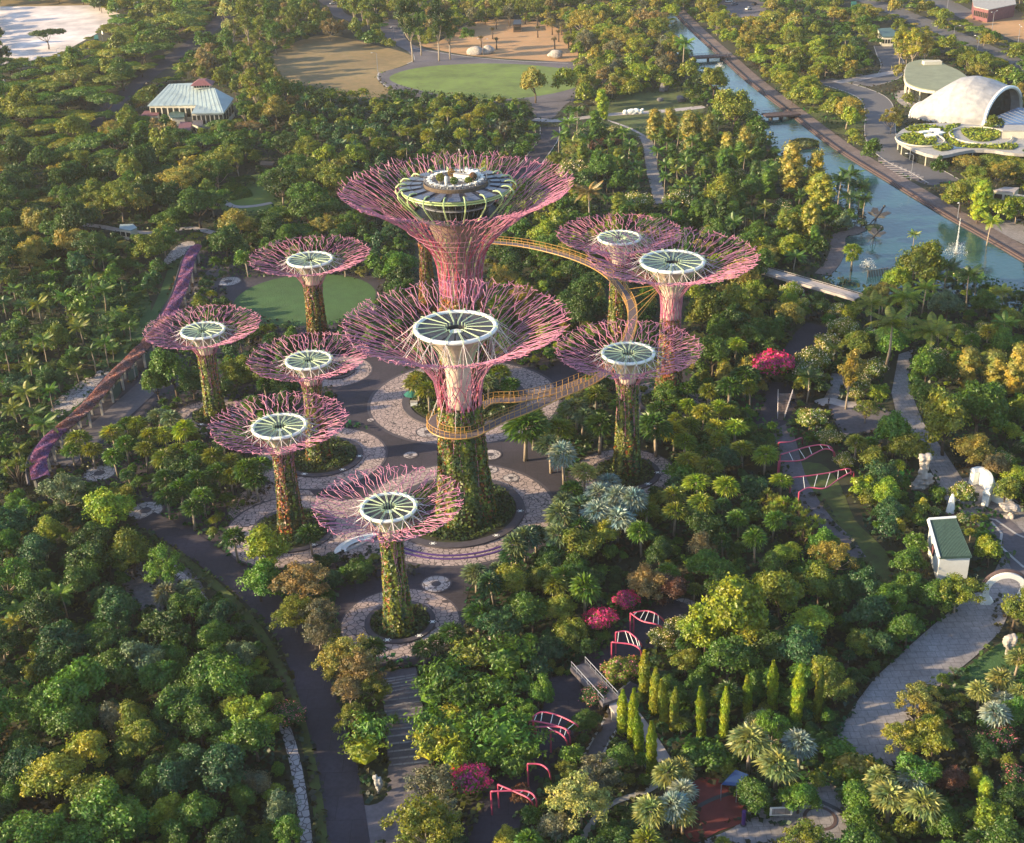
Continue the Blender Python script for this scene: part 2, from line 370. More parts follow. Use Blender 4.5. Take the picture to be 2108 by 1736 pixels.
# dark drive behind the observatory tree
ribbon('drive', [(1132, 262), (1130, 285), (1110, 315), (1085, 345), (1040, 372)], 8, M['asphalt'], 3, edge=M['curb'])
ribbon('cross_path', [(1098, 246), (1140, 249), (1200, 243), (1260, 236), (1330, 232), (1400, 226), (1450, 220)], 5, M['pave_pale'], 4)
ribbon('meadow_path', [(1225, 240), (1290, 262), (1325, 280)], 1.4, M['pave_pale'], 5)
ribbon('palm_path', [(1325, 280), (1335, 300), (1340, 330), (1345, 360), (1352, 385), (1360, 420)], 4.5, M['paving'], 4)
vpoly('meadow', [(1205, 236), (1250, 200), (1320, 184), (1420, 180), (1450, 215), (1430, 250), (1360, 280), (1280, 278)], M['bank'], 1,
      mpts=[(1235, 232), (1262, 206), (1320, 192), (1400, 190), (1420, 215), (1400, 232), (1320, 262), (1262, 256)])
# canal
water_poly = [(1340, -8), (1395, -8), (1400, 30), (1420, 45), (1495, 112), (1558, 166), (1640, 228), (1762, 316), (1853, 372), (1970, 440), (2040, 480), (2110, 520), (2200, 566), (2210, 650), (2060, 640), (1900, 620), (1780, 605), (1720, 590), (1690, 566), (1712, 530), (1720, 500), (1745, 470), (1740, 430), (1700, 400), (1660, 352), (1610, 330), (1580, 290), (1565, 240), (1520, 205), (1470, 180), (1430, 150), (1395, 112), (1368, 70)]
wm_poly = [(1376, 60), (1400, 34), (1495, 115), (1640, 230), (1762, 318), (1853, 374), (1970, 442), (2040, 484), (2108, 520), (2108, 592), (2040, 575), (1960, 540), (1925, 520), (1880, 508), (1835, 548), (1822, 575), (1770, 590), (1715, 560), (1740, 500), (1775, 475), (1788, 455), (1772, 430), (1795, 400), (1785, 380), (1740, 350), (1698, 362), (1668, 324), (1610, 312), (1586, 262), (1560, 226), (1520, 205), (1486, 168), (1450, 140), (1440, 110), (1400, 72)]
vpoly('canal_water', water_poly, M['water'], 2, smooth=1, mask=True, mpts=wm_poly)
bank_line = [(1400, 22), (1440, 62), (1497, 112), (1558, 166), (1642, 229), (1700, 273), (1763, 317), (1853, 371), (1971, 441), (2038, 478), (2112, 520), (2250, 600)]
ribbon('promenade', bank_line, 5.4, M['prom'], 6, k=3)
# a stepped quay wall down to the water
cpts = spline([G(*p) for p in bank_line], 3)
mbq = MB()
for i in range(len(cpts)-1):
    a, b = cpts[i], cpts[i+1]; d = (b-a).normalized(); n = Vector((-d.y, d.x, 0))
    if n.x > 0: n = -n
    for off, h0, h1 in ((3.8, .0, .75), (4.6, .0, .4)):
        a1, b1 = a+n*off, b+n*off; a2, b2 = a+n*(off+.8), b+n*(off+.8)
        mbq.quadpts([(a1.x, a1.y, h1), (b1.x, b1.y, h1), (b2.x, b2.y, h1), (a2.x, a2.y, h1)])
        mbq.quadpts([(a2.x, a2.y, h0), (b2.x, b2.y, h0), (b2.x, b2.y, h1), (a2.x, a2.y, h1)])
        mbq.quadpts([(a1.x, a1.y, h0), (b1.x, b1.y, h0), (b1.x, b1.y, h1), (a1.x, a1.y, h1)])
structure(mbq.build('quay_steps', M['prom2']))
ribbon('lake_boardwalk', [Z(1660, 0, 1115, 1395), Z(1660, 0, 1060, 1425), Z(1660, 0, 975, 1450), Z(1660, 0, 965, 1540), Z(1660, 0, 930, 1620), Z(1660, 0, 870, 1685)], 4.5, M['prom'], 8)
# right hand roads and banks
vpoly('right_bank_grass', [(1640, 150), (1760, 170), (1840, 220), (1850, 260), (1790, 240), (1760, 280), (1700, 262), (1640, 220), (1590, 170)], M['bank'], 1, mask=False)
ribbon('service_road', [(1822, 95), (1828, 112), (1838, 135), (1825, 160), (1770, 175)], 11, M['road'], 3, edge=M['curb'])
ribbon('service_road', [(1690, 165), (1760, 185), (1800, 205), (1812, 235), (1812, 275), (1826, 305), (1860, 332), (1905, 352), (1945, 375)], 12, M['road'], 4, edge=M['curb'])
ribbon('service_path', [(1720, 170), (1790, 158), (1850, 148)], 6, M['pave_pale'], 4)
vpoly('steps_apron', [(1805, 325), (1830, 322), (1880, 345), (1935, 378), (1905, 380), (1860, 360), (1825, 345)], M['asphalt2'], 2)
vpoly('quay_plaza', [(2040, 470), (2070, 455), (2120, 455), (2200, 500), (2200, 560), (2110, 505)], M['paving'], 3, mpts=[(2045, 472), (2072, 458), (2108, 462), (2108, 505)])
ribbon('expressway', [(1700, -30), (1800, 5), (1880, 38), (1990, 85), (2108, 140), (2250, 210)], 14, M['road'], 2, mask=True, maskw=.25)
ribbon('expressway', [(1850, -30), (1930, 0), (2010, 40), (2120, 85), (2250, 140)], 14, M['road'], 2, mask=True, maskw=.6)
vpoly('bare_field', [(1985, 45), (2020, 24), (2120, 20), (2260, 40), (2260, 110), (2110, 90), (2050, 66)], M['orange'], 2, mpts=[(2010, 40), (2030, 28), (2108, 26), (2108, 84), (2060, 66)])
vpoly('parking_lot', [(1470, -5), (1560, -8), (1575, 30), (1530, 38), (1480, 20)], M['asphalt2'], 2, mpts=[(1480, 2), (1555, 0), (1568, 26), (1530, 34)])
ribbon('wood_path', [(1740, 188), (1770, 165), (1760, 150), (1700, 132), (1640, 125), (1600, 110)], 4, M['paving'], 2, mask=False)
# top left drive
ribbon('avenue', [(470, 20), (440, 55), (385, 96), (320, 145), (262, 190), (215, 235), (185, 262)], 9, M['asphalt'], 2, maskw=.75)
ribbon('garden_path', [(455, 410), (480, 425), (520, 425), (560, 418)], 2.6, M['pave_pale'], 4)
ribbon('garden_path', [(150, 462), (200, 466), (260, 476), (330, 480), (390, 470), (440, 480)], 3.0, M['pave_pale'], 4, maskw=.8)
vpoly('garden_lawn', [(450, 405), (480, 370), (560, 360), (600, 400), (570, 440), (520, 455), (470, 450)], M['lawn'], 1, mpts=[(462, 420), (490, 385), (540, 380), (565, 410), (555, 430), (500, 436)])
# great dark plaza under the grove
vpoly('plaza', [(330, 640), (372, 580), (400, 520), (480, 520), (640, 530), (790, 560), (860, 640), (1000, 690), (1150, 720), (1230, 745), (1440, 770), (1500, 800), (1460, 840), (1300, 800), (1230, 800), (1180, 850), (1150, 900), (1180, 960), (1190, 1030), (1170, 1090), (1110, 1140), (1010, 1180), (965, 1215), (955, 1290), (900, 1345), (870, 1370), (780, 1370), (700, 1320), (680, 1240), (640, 1200), (520, 1190), (430, 1130), (330, 1090), (270, 1010), (110, 985), (70, 950), (110, 915), (200, 840), (280, 740)],
      M['asphalt'], 2, mask=False)
for pts in ([(770, 735), (830, 735), (760, 820), (790, 880), (900, 905), (900, 950), (800, 945), (760, 880), (700, 860), (690, 800)],
            [(1000, 905), (1060, 900), (1160, 950), (1145, 1050), (1150, 1090), (1040, 1165), (840, 1170), (820, 1140), (900, 1130), (1040, 1100), (1080, 1040), (1000, 960)],
            [(690, 1230), (760, 1200), (860, 1190), (870, 1165), (950, 1165), (955, 1245), (955, 1290), (900, 1330), (700, 1310)],
            [(1110, 780), (1160, 735), (1200, 760), (1170, 800), (1150, 830), (1040, 830), (1030, 790)],
            [(480, 1100), (540, 1020), (600, 985), (700, 940), (780, 930), (790, 1000), (740, 1020), (640, 1020), (560, 1070), (500, 1130)],
            [(210, 835), (330, 740), (390, 745), (320, 830), (220, 905), (160, 960), (110, 960)],
            [(360, 860), (420, 828), (440, 870), (390, 862)], [(1185, 950), (1240, 925), (1360, 935), (1380, 960), (1300, 945), (1210, 965)],
            [(460, 600), (480, 575), (640, 562), (780, 580), (760, 640), (660, 668), (580, 662), (490, 640)]):
    MASKS.append(pts)
def medallion(c, r, inner=.35):
    circ('paving_medallion', c, r, M['crackg'], 6, 40); circ('medallion_ring', c, r*1.12, M['ring'], 6, 40, r_in=r); 
    if inner: circ('medallion_centre', c, r*inner, M['ring'], 7, 24)
DISCS = []
def grove_disc(c, r, rp, rs, off=(0, 0), layer=4, paved=True):
    """cracked paving disc with a dark border; a raised seat ring round the planting bed"""
    circ('disc_border', c, r, M['ring'], layer, 72, mask=False)
    circ('cracked_paving', c, r*.965, M['crack'], layer+1, 72)
    DISCS.append((c[0]+off[0], c[1]+off[1], rp))
def gv(v): return G(*v)
FULLDISC = []
def show(c, r, a0=0, a1=360):
    MASKS.append([proj((c.x+r*math.cos(R(a)), c.y+r*math.sin(R(a)), 0))[:2] for a in [a0+(a1-a0)*i/30 for i in range(31)]])
D1 = gv((957, 825)); grove_disc(D1, 23.3, 15, 0, layer=3)
D2 = gv((939, 1054)); grove_disc(D2, 20.6, 14, 0, layer=3)
D3 = gv((662, 942)); grove_disc(D3, 14.6, 9.2, 0, layer=5)
D4 = gv((604, 1093)); grove_disc(D4, 14.0, 8.5, 0, layer=7)
D5 = gv((824, 1283)); grove_disc(D5, 10.8, 6.3, 0, layer=3)
D6 = gv((1287, 976)); grove_disc(D6, 11.2, 7.4, 0, layer=3)
D7 = gv((437, 858)); grove_disc(D7, 9.5, 5.5, 0, layer=3)
D8 = gv((690, 765)); grove_disc(D8, 9.5, 5, 0, layer=3)
D9 = gv((1372, 830)); grove_disc(D9, 12, 7, 0, layer=3)
circ('cracked_paving', gv((740, 1090)), 12, M['crack'], 9); circ('cracked_paving', gv((560, 1040)), 9, M['crack'], 2.5)
MASKS.append([(745, 735), (860, 730), (800, 800), (800, 880), (900, 905), (900, 950), (1000, 905), (1100, 930), (1165, 1010), (1150, 1100), (1050, 1165), (960, 1180), (950, 1230), (900, 1200), (860, 1160), (800, 1150), (700, 1030), (640, 1030), (780, 1000), (790, 920), (740, 870), (690, 860), (690, 790)]); show(D1, 22.5); show(D2, 20, -150, 60); show(D3, 14, -90, 90); show(D4, 13.5, 150, 290); show(D5, 10.5); show(D6, 11, 20, 160); show(D7, 9, 60, 200)
FULLDISC = [(d.x, d.y, r) for d, r in ((D1, 23.3), (D2, 20.6), (D3, 14.6), (D4, 14), (D5, 10.8), (D6, 11), (D8, 9.5))]
for v, r in ((( 898, 1203), 2.6), ((845, 938), 1.5), ((1010, 937), 2.2), ((763, 866), .8), ((1052, 985), 1.6), ((1009, 968), 1.6), ((882, 890), 2.6), ((1408, 1248), 2.2), ((800, 1700), 3.2), ((300, 1052), 3.4), ((205, 975), 3.4), ((470, 580), 3.6), ((705, 1588), 2.2), ((340, 1081), 1.3)):
    medallion(gv(v), r); p = gv(v)
    MASKS.append([proj((p.x+r*1.1*math.cos(a), p.y+r*1.1*math.sin(a), 0))[:2] for a in (0, 1.05, 2.1, 3.14, 4.2, 5.25)])
# round event lawn
LC = gv((628, 616)); circ('event_lawn_border', LC, 22.5, M['asphalt'], 4); circ('event_lawn', LC, 20.3, M['lawn_dark'], 5)
# paths
ribbon('arbour_path', [(120, 960), (150, 930), (240, 855), (330, 770), (380, 700), (410, 640), (430, 580), (470, 545)], 7, M['asphalt2'], 6, mask=False)
ribbon('south_drive', [(295, 1068), (380, 1112), (450, 1162), (515, 1212), (572, 1268), (612, 1325), (645, 1410), (676, 1510), (702, 1620), (722, 1760)], 5.8, M['asphalt'], 8, maskw=.95)
ribbon('drive_lawn_strip', [(340, 1128), (400, 1170), (465, 1225), (525, 1290), (572, 1370), (608, 1450), (636, 1545), (655, 1650), (668, 1760)], 1.8, M['bank'], 7, maskw=.5)
ribbon('rock_strip', [(572, 1460), (600, 1540), (620, 1640), (634, 1760)], 1.7, M['crackg'], 7, maskw=1.1)
ribbon('rock_strip', [(330, 1150), (380, 1195), (420, 1240)], 1.8, M['crackg'], 7, maskw=1)
ribbon('stair_walk', [(818, 1380), (826, 1420), (835, 1500), (842, 1590)], 6.2, M['asphalt2'], 5, maskw=.95)
vpoly('fork_plaza', [(842, 1590), (880, 1600), (900, 1660), (880, 1760), (690, 1800), (680, 1660), (760, 1660), (795, 1640), (800, 1590)], M['asphalt2'], 6, mpts=[(805, 1590), (860, 1590), (850, 1640), (830, 1680), (800, 1740), (700, 1736), (690, 1650), (760, 1655), (800, 1640)])
ribbon('east_drive', [(960, 1800), (1010, 1700), (1060, 1600), (1120, 1520), (1170, 1450), (1220, 1400), (1290, 1330), (1370, 1270), (1400, 1240)], 8, M['asphalt'], 6, maskw=.55)
MASKS.append([(1130, 1400), (1180, 1392), (1240, 1440), (1215, 1500), (1170, 1500), (1110, 1470)])
vpoly('bridge_court', [(1120, 1405), (1190, 1385), (1230, 1420), (1240, 1470), (1180, 1520), (1110, 1480)], M['asphalt'], 4, mask=False)
ribbon('south_east_path', [(1310, 1410), (1280, 1440), (1258, 1490), (1235, 1530), (1210, 1580), (1190, 1640)], 2.6, M['asphalt2'], 5, edge=M['curb'], maskw=.8)
ribbon('cypress_path', [(1268, 1430), (1285, 1450), (1310, 1480), (1345, 1530), (1370, 1570)], 2.2, M['pave_pale'], 5, maskw=.9)
ribbon('low_wall_path', [(1375, 1600), (1330, 1630), (1260, 1655), (1215, 1700), (1195, 1740)], 1.0, M['conc'], 5)
# wide grey road, lower right
wr = [(1717, 1535), (1735, 1490), (1768, 1440), (1800, 1398), (1850, 1350), (1930, 1280), (2005, 1222), (2050, 1215), (2085, 1245), (2060, 1300), (2010, 1350), (1900, 1440), (1880, 1500), (1862, 1570), (1845, 1580), (1780, 1562)]
vpoly('wide_walk', wr, M['paving'], 4, smooth=1, mpts=[(1722, 1535), (1768, 1442), (1802, 1402), (1850, 1352), (1930, 1282), (2005, 1225), (2035, 1230), (2045, 1290), (2062, 1302), (2000, 1362), (1940, 1400), (1900, 1405), (1862, 1470), (1845, 1572)])
ribbon('wide_walk', [(2080, 1260), (2090, 1200), (2110, 1150), (2108, 1110), (2080, 1060), (2020, 1010), (1985, 985)], 8, M['paving'], 3, maskw=.5)
vpoly('upper_walk', [(1850, 730), (1880, 720), (1870, 770), (1880, 820), (1900, 870), (1940, 925), (1990, 1000), (2040, 1060), (2108, 1100), (2120, 1150), (2060, 1130), (1990, 1060), (1950, 1040), (1925, 985), (1890, 920), (1850, 870), (1835, 810)], M['paving'], 3, smooth=1,
      mpts=[(1832, 725), (1872, 722), (1866, 780), (1880, 820), (1905, 870), (1945, 930), (2000, 1010), (1950, 1030), (1912, 950), (1870, 890), (1830, 860), (1822, 800)])
vpoly('tiled_court', [(1705, 835), (1740, 828), (1800, 835), (1850, 860), (1860, 875), (1800, 890), (1745, 900), (1725, 880)], M['asphalt2'], 4, mpts=[(1705, 832), (1745, 828), (1800, 838), (1840, 858), (1840, 880), (1790, 888), (1745, 895), (1720, 872)])
ribbon('white_path', [(1683, 832), (1708, 826), (1740, 833), (1790, 835)], 3.2, M['pave_pale'], 5)
ribbon('white_path', [(1708, 824), (1720, 800), (1725, 770)], 3.0, M['paving'], 4, maskw=.8)
vpoly('sloping_lawn', [(1620, 960), (1690, 955), (1730, 1000), (1760, 1070), (1810, 1120), (1850, 1170), (1870, 1230), (1820, 1250), (1770, 1190), (1730, 1120), (1680, 1050), (1640, 1000)], M['bank'], 1,
      mpts=[(1650, 968), (1690, 965), (1728, 1010), (1745, 1030), (1780, 1090), (1820, 1140), (1830, 1200), (1800, 1180), (1765, 1130), (1720, 1075), (1690, 1020)])
ribbon('slope_drive', [(1600, 850), (1615, 900), (1640, 990), (1690, 1070), (1730, 1110), (1760, 1150)], 4.5, M['asphalt2'], 2, maskw=.3)
MASKS.append([(1655, 1000), (1640, 925), (1690, 910), (1730, 935), (1755, 985), (1700, 1015)])
ribbon('upper_drive', [(1640, 735), (1660, 700), (1690, 670)], 8, M['asphalt'], 2)
MASKS.append([(1585, 800), (1625, 795), (1620, 855), (1560, 860)])
vpoly('drive_court', [(1555, 800), (1620, 790), (1640, 830), (1625, 870), (1560, 880)], M['asphalt'], 2, mask=False)
MASKS.append([(1572, 556), (1600, 558), (1760, 600), (1755, 612), (1600, 575)])
vpoly('zigzag_court', [(2010, 1060), (2050, 1055), (2110, 1100), (2140, 1180), (2100, 1200), (2060, 1130)], M['asphalt2'], 5, mpts=[(2030, 1065), (2060, 1065), (2108, 1105), (2108, 1150), (2080, 1140)])
for q in ([(2040, 1075), (2062, 1100), (2058, 1125), (2085, 1150), (2108, 1170)], [(2008, 1062), (2050, 1072), (2090, 1100), (2108, 1108)]):
    ribbon('paving_line', q, .5, M['curb'], 8, mask=False, k=1)
vpoly('corner_lawn', [(1955, 1415), (2010, 1360), (2070, 1320), (2120, 1330), (2120, 1400), (2020, 1420)], M['lawn_dark'], 2, mpts=[(1975, 1405), (2030, 1350), (2062, 1330), (2060, 1370), (2010, 1400)])
vpoly('red_court', [(1425, 1612), (1480, 1605), (1530, 1650), (1535, 1690), (1480, 1712), (1430, 1735), (1405, 1700)], M['roof_red'], 4, mpts=[(1430, 1615), (1480, 1612), (1522, 1655), (1528, 1685), (1460, 1712), (1440, 1690)])
vpoly('grey_court', [(1560, 1660), (1640, 1620), (1700, 1610), (1760, 1650), (1790, 1700), (1760, 1790), (1500, 1790), (1400, 1780), (1430, 1740), (1510, 1705)], M['paving'], 3, mpts=[(1645, 1640), (1690, 1620), (1720, 1640), (1735, 1700), (1720, 1736), (1660, 1736), (1640, 1690), (1570, 1690), (1600, 1680)])
circ('mosaic_ring', gv((1688, 1686)), 2.4, M['prom2'], 6, r_in=1.9)
circ('court_ring', gv((1600, 1790)), 15.5, M['dark'], 5, r_in=14.8)
MASKS.append([(1440, 1715), (1520, 1700), (1620, 1700), (1680, 1736), (1450, 1736)])
vpoly('stone_slope', [(110, 830), (200, 765), (225, 770), (190, 810), (120, 860)], M['crackg'], 2, mpts=[(120, 840), (200, 772), (215, 780), (140, 845)])
vpoly('stone_slope', [(340, 530), (375, 500), (402, 500), (385, 520), (345, 545)], M['crackg'], 2)
vpoly('arbour_lawn', [(60, 930), (100, 880), (160, 830), (230, 750), (290, 680), (330, 600), (350, 545), (372, 520), (372, 560), (330, 660), (290, 720), (200, 810), (110, 900), (75, 950)], M['lawn_dark'], 1, mask=False)
vpoly('rock_garden', [(250, 1200), (330, 1130), (400, 1180), (420, 1240), (340, 1290)], M['rock_dark'], 1, mask=False)
MASKS.append([(245, 1185), (290, 1200), (340, 1235), (330, 1255), (290, 1245)])
vpoly('lawn_patch', [(180, 600), (290, 590), (310, 650), (270, 720), (200, 760), (180, 690)], M['lawn_dark'], 1, mask=False)
MASKS.append([(235, 740), (280, 680), (340, 560), (365, 545), (340, 620), (300, 690), (250, 748)])
# ================================================================ the steel supertrees
def interp(tab, x):
    if x <= tab[0][0]: return tab[0][1]
    for (a, va), (b, vb) in zip(tab, tab[1:]):
        if x <= b: return va+(vb-va)*(x-a)/(b-a)
    return tab[-1][1]
# canopy profile: u = radius / canopy radius -> drop below the disc (in canopy radii)
PROF = [(.10, .74), (.108, .66), (.13, .50), (.155, .41), (.20, .315), (.27, .24), (.36, .165), (.48, .10), (.62, .04), (.8, -.02), (1.0, -.075), (1.1, -.10)]
PROF_BIG = [(.185, .95), (.19, .82), (.205, .70), (.25, .59), (.33, .49), (.43, .40), (.55, .30), (.70, .19), (.85, .10), (1.0, .03), (1.1, -.02)]
PROF_E = [(.19, .75), (.193, .65), (.215, .50), (.28, .39), (.36, .30), (.45, .22), (.60, .11), (.80, .02), (1.0, -.06), (1.1, -.08)]
def leaf_quads(P, Nn, size, asp=1.0, jit=.6, rs=nr):
    """diamond shaped leaves at points P facing about Nn; returns verts, faces arrays"""
    n = len(P); d = Nn+rs.normal(0, jit, (n, 3)); d /= np.linalg.norm(d, axis=1, keepdims=True)+1e-9
    t = rs.normal(0, 1, (n, 3)); x = np.cross(d, t); x /= np.linalg.norm(x, axis=1, keepdims=True)+1e-9; y = np.cross(d, x)
    s = (size*(.6+.8*rs.rand(n)))[:, None]
    V = np.stack([P-x*s*.5*asp, P-y*s*.38+d*s*.08, P+x*s*.5*asp, P+y*s*.38+d*s*.08], 1).reshape(-1, 3)
    F = np.arange(n*4).reshape(-1, 4); return V, F
def np_mesh(name, V, F, m, mi=None, smooth=False):
    me = bpy.data.meshes.new(name); V = np.asarray(V, dtype=np.float32); F = np.asarray(F, dtype=np.int32); k = F.shape[1]
    me.vertices.add(len(V)); me.vertices.foreach_set('co', V.ravel())
    me.loops.add(F.size); me.loops.foreach_set('vertex_index', F.ravel())
    me.polygons.add(len(F)); me.polygons.foreach_set('loop_start', np.arange(0, F.size, k, dtype=np.int32)); me.polygons.foreach_set('loop_total', np.full(len(F), k, dtype=np.int32))
    for q in (m if isinstance(m, (list, tuple)) else [m]): me.materials.append(q)
    if mi is not None: me.polygons.foreach_set('material_index', np.asarray(mi, dtype=np.int32))
    if smooth: me.polygons.foreach_set('use_smooth', [True]*len(F))
    me.update(calc_edges=True); me.validate(); return me
SUPER = []
def trunk_radius(S, z):
    H, Rc = S['H'], S['Rc']; d = (S['zd']-z)/Rc
    PR = S['PR']; tab = [(p[1], p[0]) for p in PR[:6]][::-1]; dl, ul = PR[0][1], PR[0][0]
    r = interp(tab, d)*Rc if d < dl else ul*Rc
    zb = S['zd']-dl*Rc
    if z < zb:
        t = 1-z/max(zb, 1); base = S['rb']; r = ul*Rc+(base-ul*Rc)*(t**1.6)
    return max(r, .5)
def supertree(name, label, disc_v, base_y, Rc, Rd, rb, N=26, tips=4, panel='panel', plant=.5, big=False, planting=(.09,.12,.02), zd=None, green_top=None, seed=1, red=.3, no_canopy=False, neck=.14, prof=None):
    """disc_v: where the disc centre stands in the frame, base_y: the frame row of its foot"""
    rs = random.Random(seed); ns = np.random.RandomState(seed)
    if zd is None:
        # height from the foot row: the foot lies below the disc along the tree's own vertical
        lo, hi = 3., 80.
        for _ in range(40):
            m_ = (lo+hi)/2; p = G(disc_v[0], disc_v[1], m_); y = proj((p.x, p.y, 0))[1]
            if y < base_y: lo = m_
            else: hi = m_
        zd = (lo+hi)/2
    p = G(disc_v[0], disc_v[1], zd); c = (p.x, p.y)
    PR = prof or [(neck*.97, .74), (neck*.98, .62), (neck, .50), (neck*1.12, .41)]+PROF[4:]; ust, un1 = (.25, .59) if prof is PROF_BIG else (.225, .49) if prof is PROF_E else (neck*1.12, .41)
    S = dict(PR=PR, c=c, zd=zd, H=zd, Rc=Rc, Rd=Rd, rb=rb, label=label); SUPER.append(S)
    root = empty('supertree', (c[0], c[1], 0), 0, label, 'supertree')
    fl = 14
    def rr(z): return trunk_radius(S, z)
    zneck = zd-un1*Rc; zpl = zd-.42*Rc if green_top is None else green_top
    # planted trunk with vertical folds
    mb = MB(); ztop = zneck if green_top is None else zpl+.5; zs = [i*ztop/26 for i in range(27)]
    ph = rs.random()*6
    mb.lathe([(rr(z)*.93, z) for z in zs], 56, rf=lambda a, z: 1+.045*math.sin(a*fl+ph)+.025*math.sin(a*5+z*.35))
    mb.build('trunk', M['trunkskin'], root, True)
    # climbing plants on the trunk
    n = int(900*rb*zpl/8); ang = ns.rand(n)*2*np.pi; z = ns.rand(n)*zpl
    keep = (np.sin(ang*7+ph+z*.25)+.8*np.sin(z*.9+ang*3)+ns.normal(0, .7, n)) > (-.9)
    ang, z = ang[keep], z[keep]; rad = np.array([rr(q) for q in z])*(1.0+.05*ns.rand(len(z)))+.12
    P = np.stack([rad*np.cos(ang), rad*np.sin(ang), z], 1); Nn = np.stack([np.cos(ang), np.sin(ang), .35*np.ones(len(ang))], 1)
    V, F = leaf_quads(P, Nn, .62, 1.0, .5, ns)
    sel = (ns.rand(len(P)) < red*.55) & (np.sin(ang*3+ph*2) > -.1)
    st = np.sin(ang*9+ph+.5*np.sin(z*.5))+.5*np.sin(z*.7+ang*4)+ns.normal(0, .35, len(ang)); mi = np.where(st > .75, 3, np.where(st < -.6, 2, 0)); mi[sel] = 1
    me = np_mesh('climbing_plants', V, F, [M['leaf'], M['bromeliad'], M['fern'], M['moss']], mi); o = bpy.data.objects.new('climbing_plants', me); col.objects.link(o); o.parent = root; o.color = (*planting, 1)
    # steel branches: each rib climbs the trunk, flares and forks
    brs = []
    sector = 2*math.pi/N; sc = Rc/13.0; tr = .05+.010*sc
    def pt(u, a, dz=0):
        r = u*Rc; return Vector((r*math.cos(a), r*math.sin(a), zd-interp(PR, u)*Rc+dz))
    for k in range(N):
        mb = MB(); a0 = sector*(k+rs.uniform(-.15, .15))
        # stem on the trunk
        z0 = zpl*(rs.uniform(.3, .7) if rs.random() < .42 else rs.uniform(.8, 1.0))
        zz = z0; a = a0+rs.uniform(-.3, .3)*sector*2; pts = []
        zend = zd-un1*Rc
        nst = 5
        for i in range(nst+1):
            q = z0+(zend-z0)*i/nst; r = rr(q)+.22; aa = a0+(a-a0)*(1-i/nst)+(0 if i == nst else rs.uniform(-.12, .12))
            pts.append(Vector((r*math.cos(aa), r*math.sin(aa), q)))
        for q in range(nst): mb.bar(pts[q], pts[q+1], tr*.85, 5)
        # diagonals over the neck
        if rs.random() < .8:
            q0, q1 = pts[rs.randint(1, 3)], Vector((rr(zend)*math.cos(a0+sector*1.6*rs.choice((-1, 1))), rr(zend)*math.sin(a0+sector*1.6*rs.choice((-1, 1))), zend))
            md = (q0+q1)/2; r = rr(md.z)+.25; l = math.hypot(md.x, md.y) or 1; md = Vector((md.x/l*r, md.y/l*r, md.z))
            mb.bar(q0, md, tr*.9, 4)
        if not no_canopy:
            stack = [(.155, a0, a0, 0, pts[-1], None)]
            # fork tree: (u, angle, sector centre, depth, last point)
            forks = {2: (.27, .50, .72), 3: (.24, .45, .72), 4: (.2, .42, .68)}
            def grow(u, a, w, depth, last, sg0):
                sg = sg0
                while u < .95:
                    du = rs.uniform(.08, .17)*(1.0 if u > .3 else .8); un = u+du
                    an = a+sg*(rs.uniform(.2, .8) if u > .45 else rs.uniform(.08, .5))*w*(1.0 if u > .35 else .3); sg = -sg if rs.random() < .7 else sg*.3 if abs(sg) > .5 else (1 if sg > 0 else -1)
                    dzj = rs.uniform(-.012, .018)*Rc*(1 if u > .35 else .2)
                    p = pt(min(un, .985), an, dzj)
                    mb.bar(last, p, max(tr*(1.15-.25*u), .045), 4)
                    last = p; u = un
                    if depth < len(FK) and u > FK[depth]:
                        w2 = w*.5
                        for q in (-1, 1):
                            aa = a+q*w2*rs.uniform(.5, .95); up = u+rs.uniform(.045, .08); p2 = pt(up, aa, rs.uniform(-.01, .015)*Rc)
                            mb.bar(last, p2, tr*(1.1-.25*u), 4); grow(up, aa, w2, depth+1, p2, -q)
                        return
                    if rs.random() < .62 and .34 < u < .96:      # a twig that reaches over to the neighbour
                        q = rs.choice((-1, 1)); p3 = pt(u+rs.uniform(.02, .07), an+q*w*rs.uniform(.8, 1.5), rs.uniform(-.01, .02)*Rc)
                        mb.bar(last, p3, tr*.85, 4)
                for q in ((-1, 1) if rs.random() < .7 else (rs.choice((-1, 1)),)):
                    if rs.random() < .9: mb.bar(last, pt(.955+rs.uniform(.0, .085), a+q*rs.uniform(.5, 1.1)*w, rs.uniform(0, .03)*Rc), tr*.85, 4)
            FK = [.36+rs.uniform(-.07, .07), .60+rs.uniform(-.1, .1)]
            grow(ust, a0, sector*.95, 0, pts[-1], rs.choice((-1, 1)))
        mb.build('branch', M['pink'], root)
    if green_top is not None and not big:      # winding steel over the pale neck
        for i in range(int(N*.75)):
            a0 = 2*math.pi*i/int(N*.75); sg = 1 if i % 2 else -1; pts = []
            for q in range(8):
                z = zpl+(zneck-zpl)*q/7; r = rr(z)*.98; pts.append((r*math.cos(a0), r*math.sin(a0), z)); a0 += sg*rs.uniform(.0, .14)
            mb = MB(); mb.tube(pts, .07, 4); mb.build('neck_lattice', M['pink2'] if i % 3 else M['pink'], root)
    if no_canopy: return root, S
    if big: return root, S
    # white funnel (membrane)
    mb = MB(); FP = [(Rd/Rc*.93, .012), (Rd/Rc*.8, .06), (Rd/Rc*.62, .14), (Rd/Rc*.46, .22), (.125, .33), (.115, .45), (.11, .60)]
    prof = [(u*Rc, zd-d*Rc) for u, d in FP]
    prof = [q for q in prof if q[1] > zpl]+[(.11*Rc, zpl-1)]
    mb.lathe(prof, 48, rf=lambda a, z: 1-.02*abs(math.sin(a*8)))
    mb.build('membrane_funnel', M['membrane'], root, True)
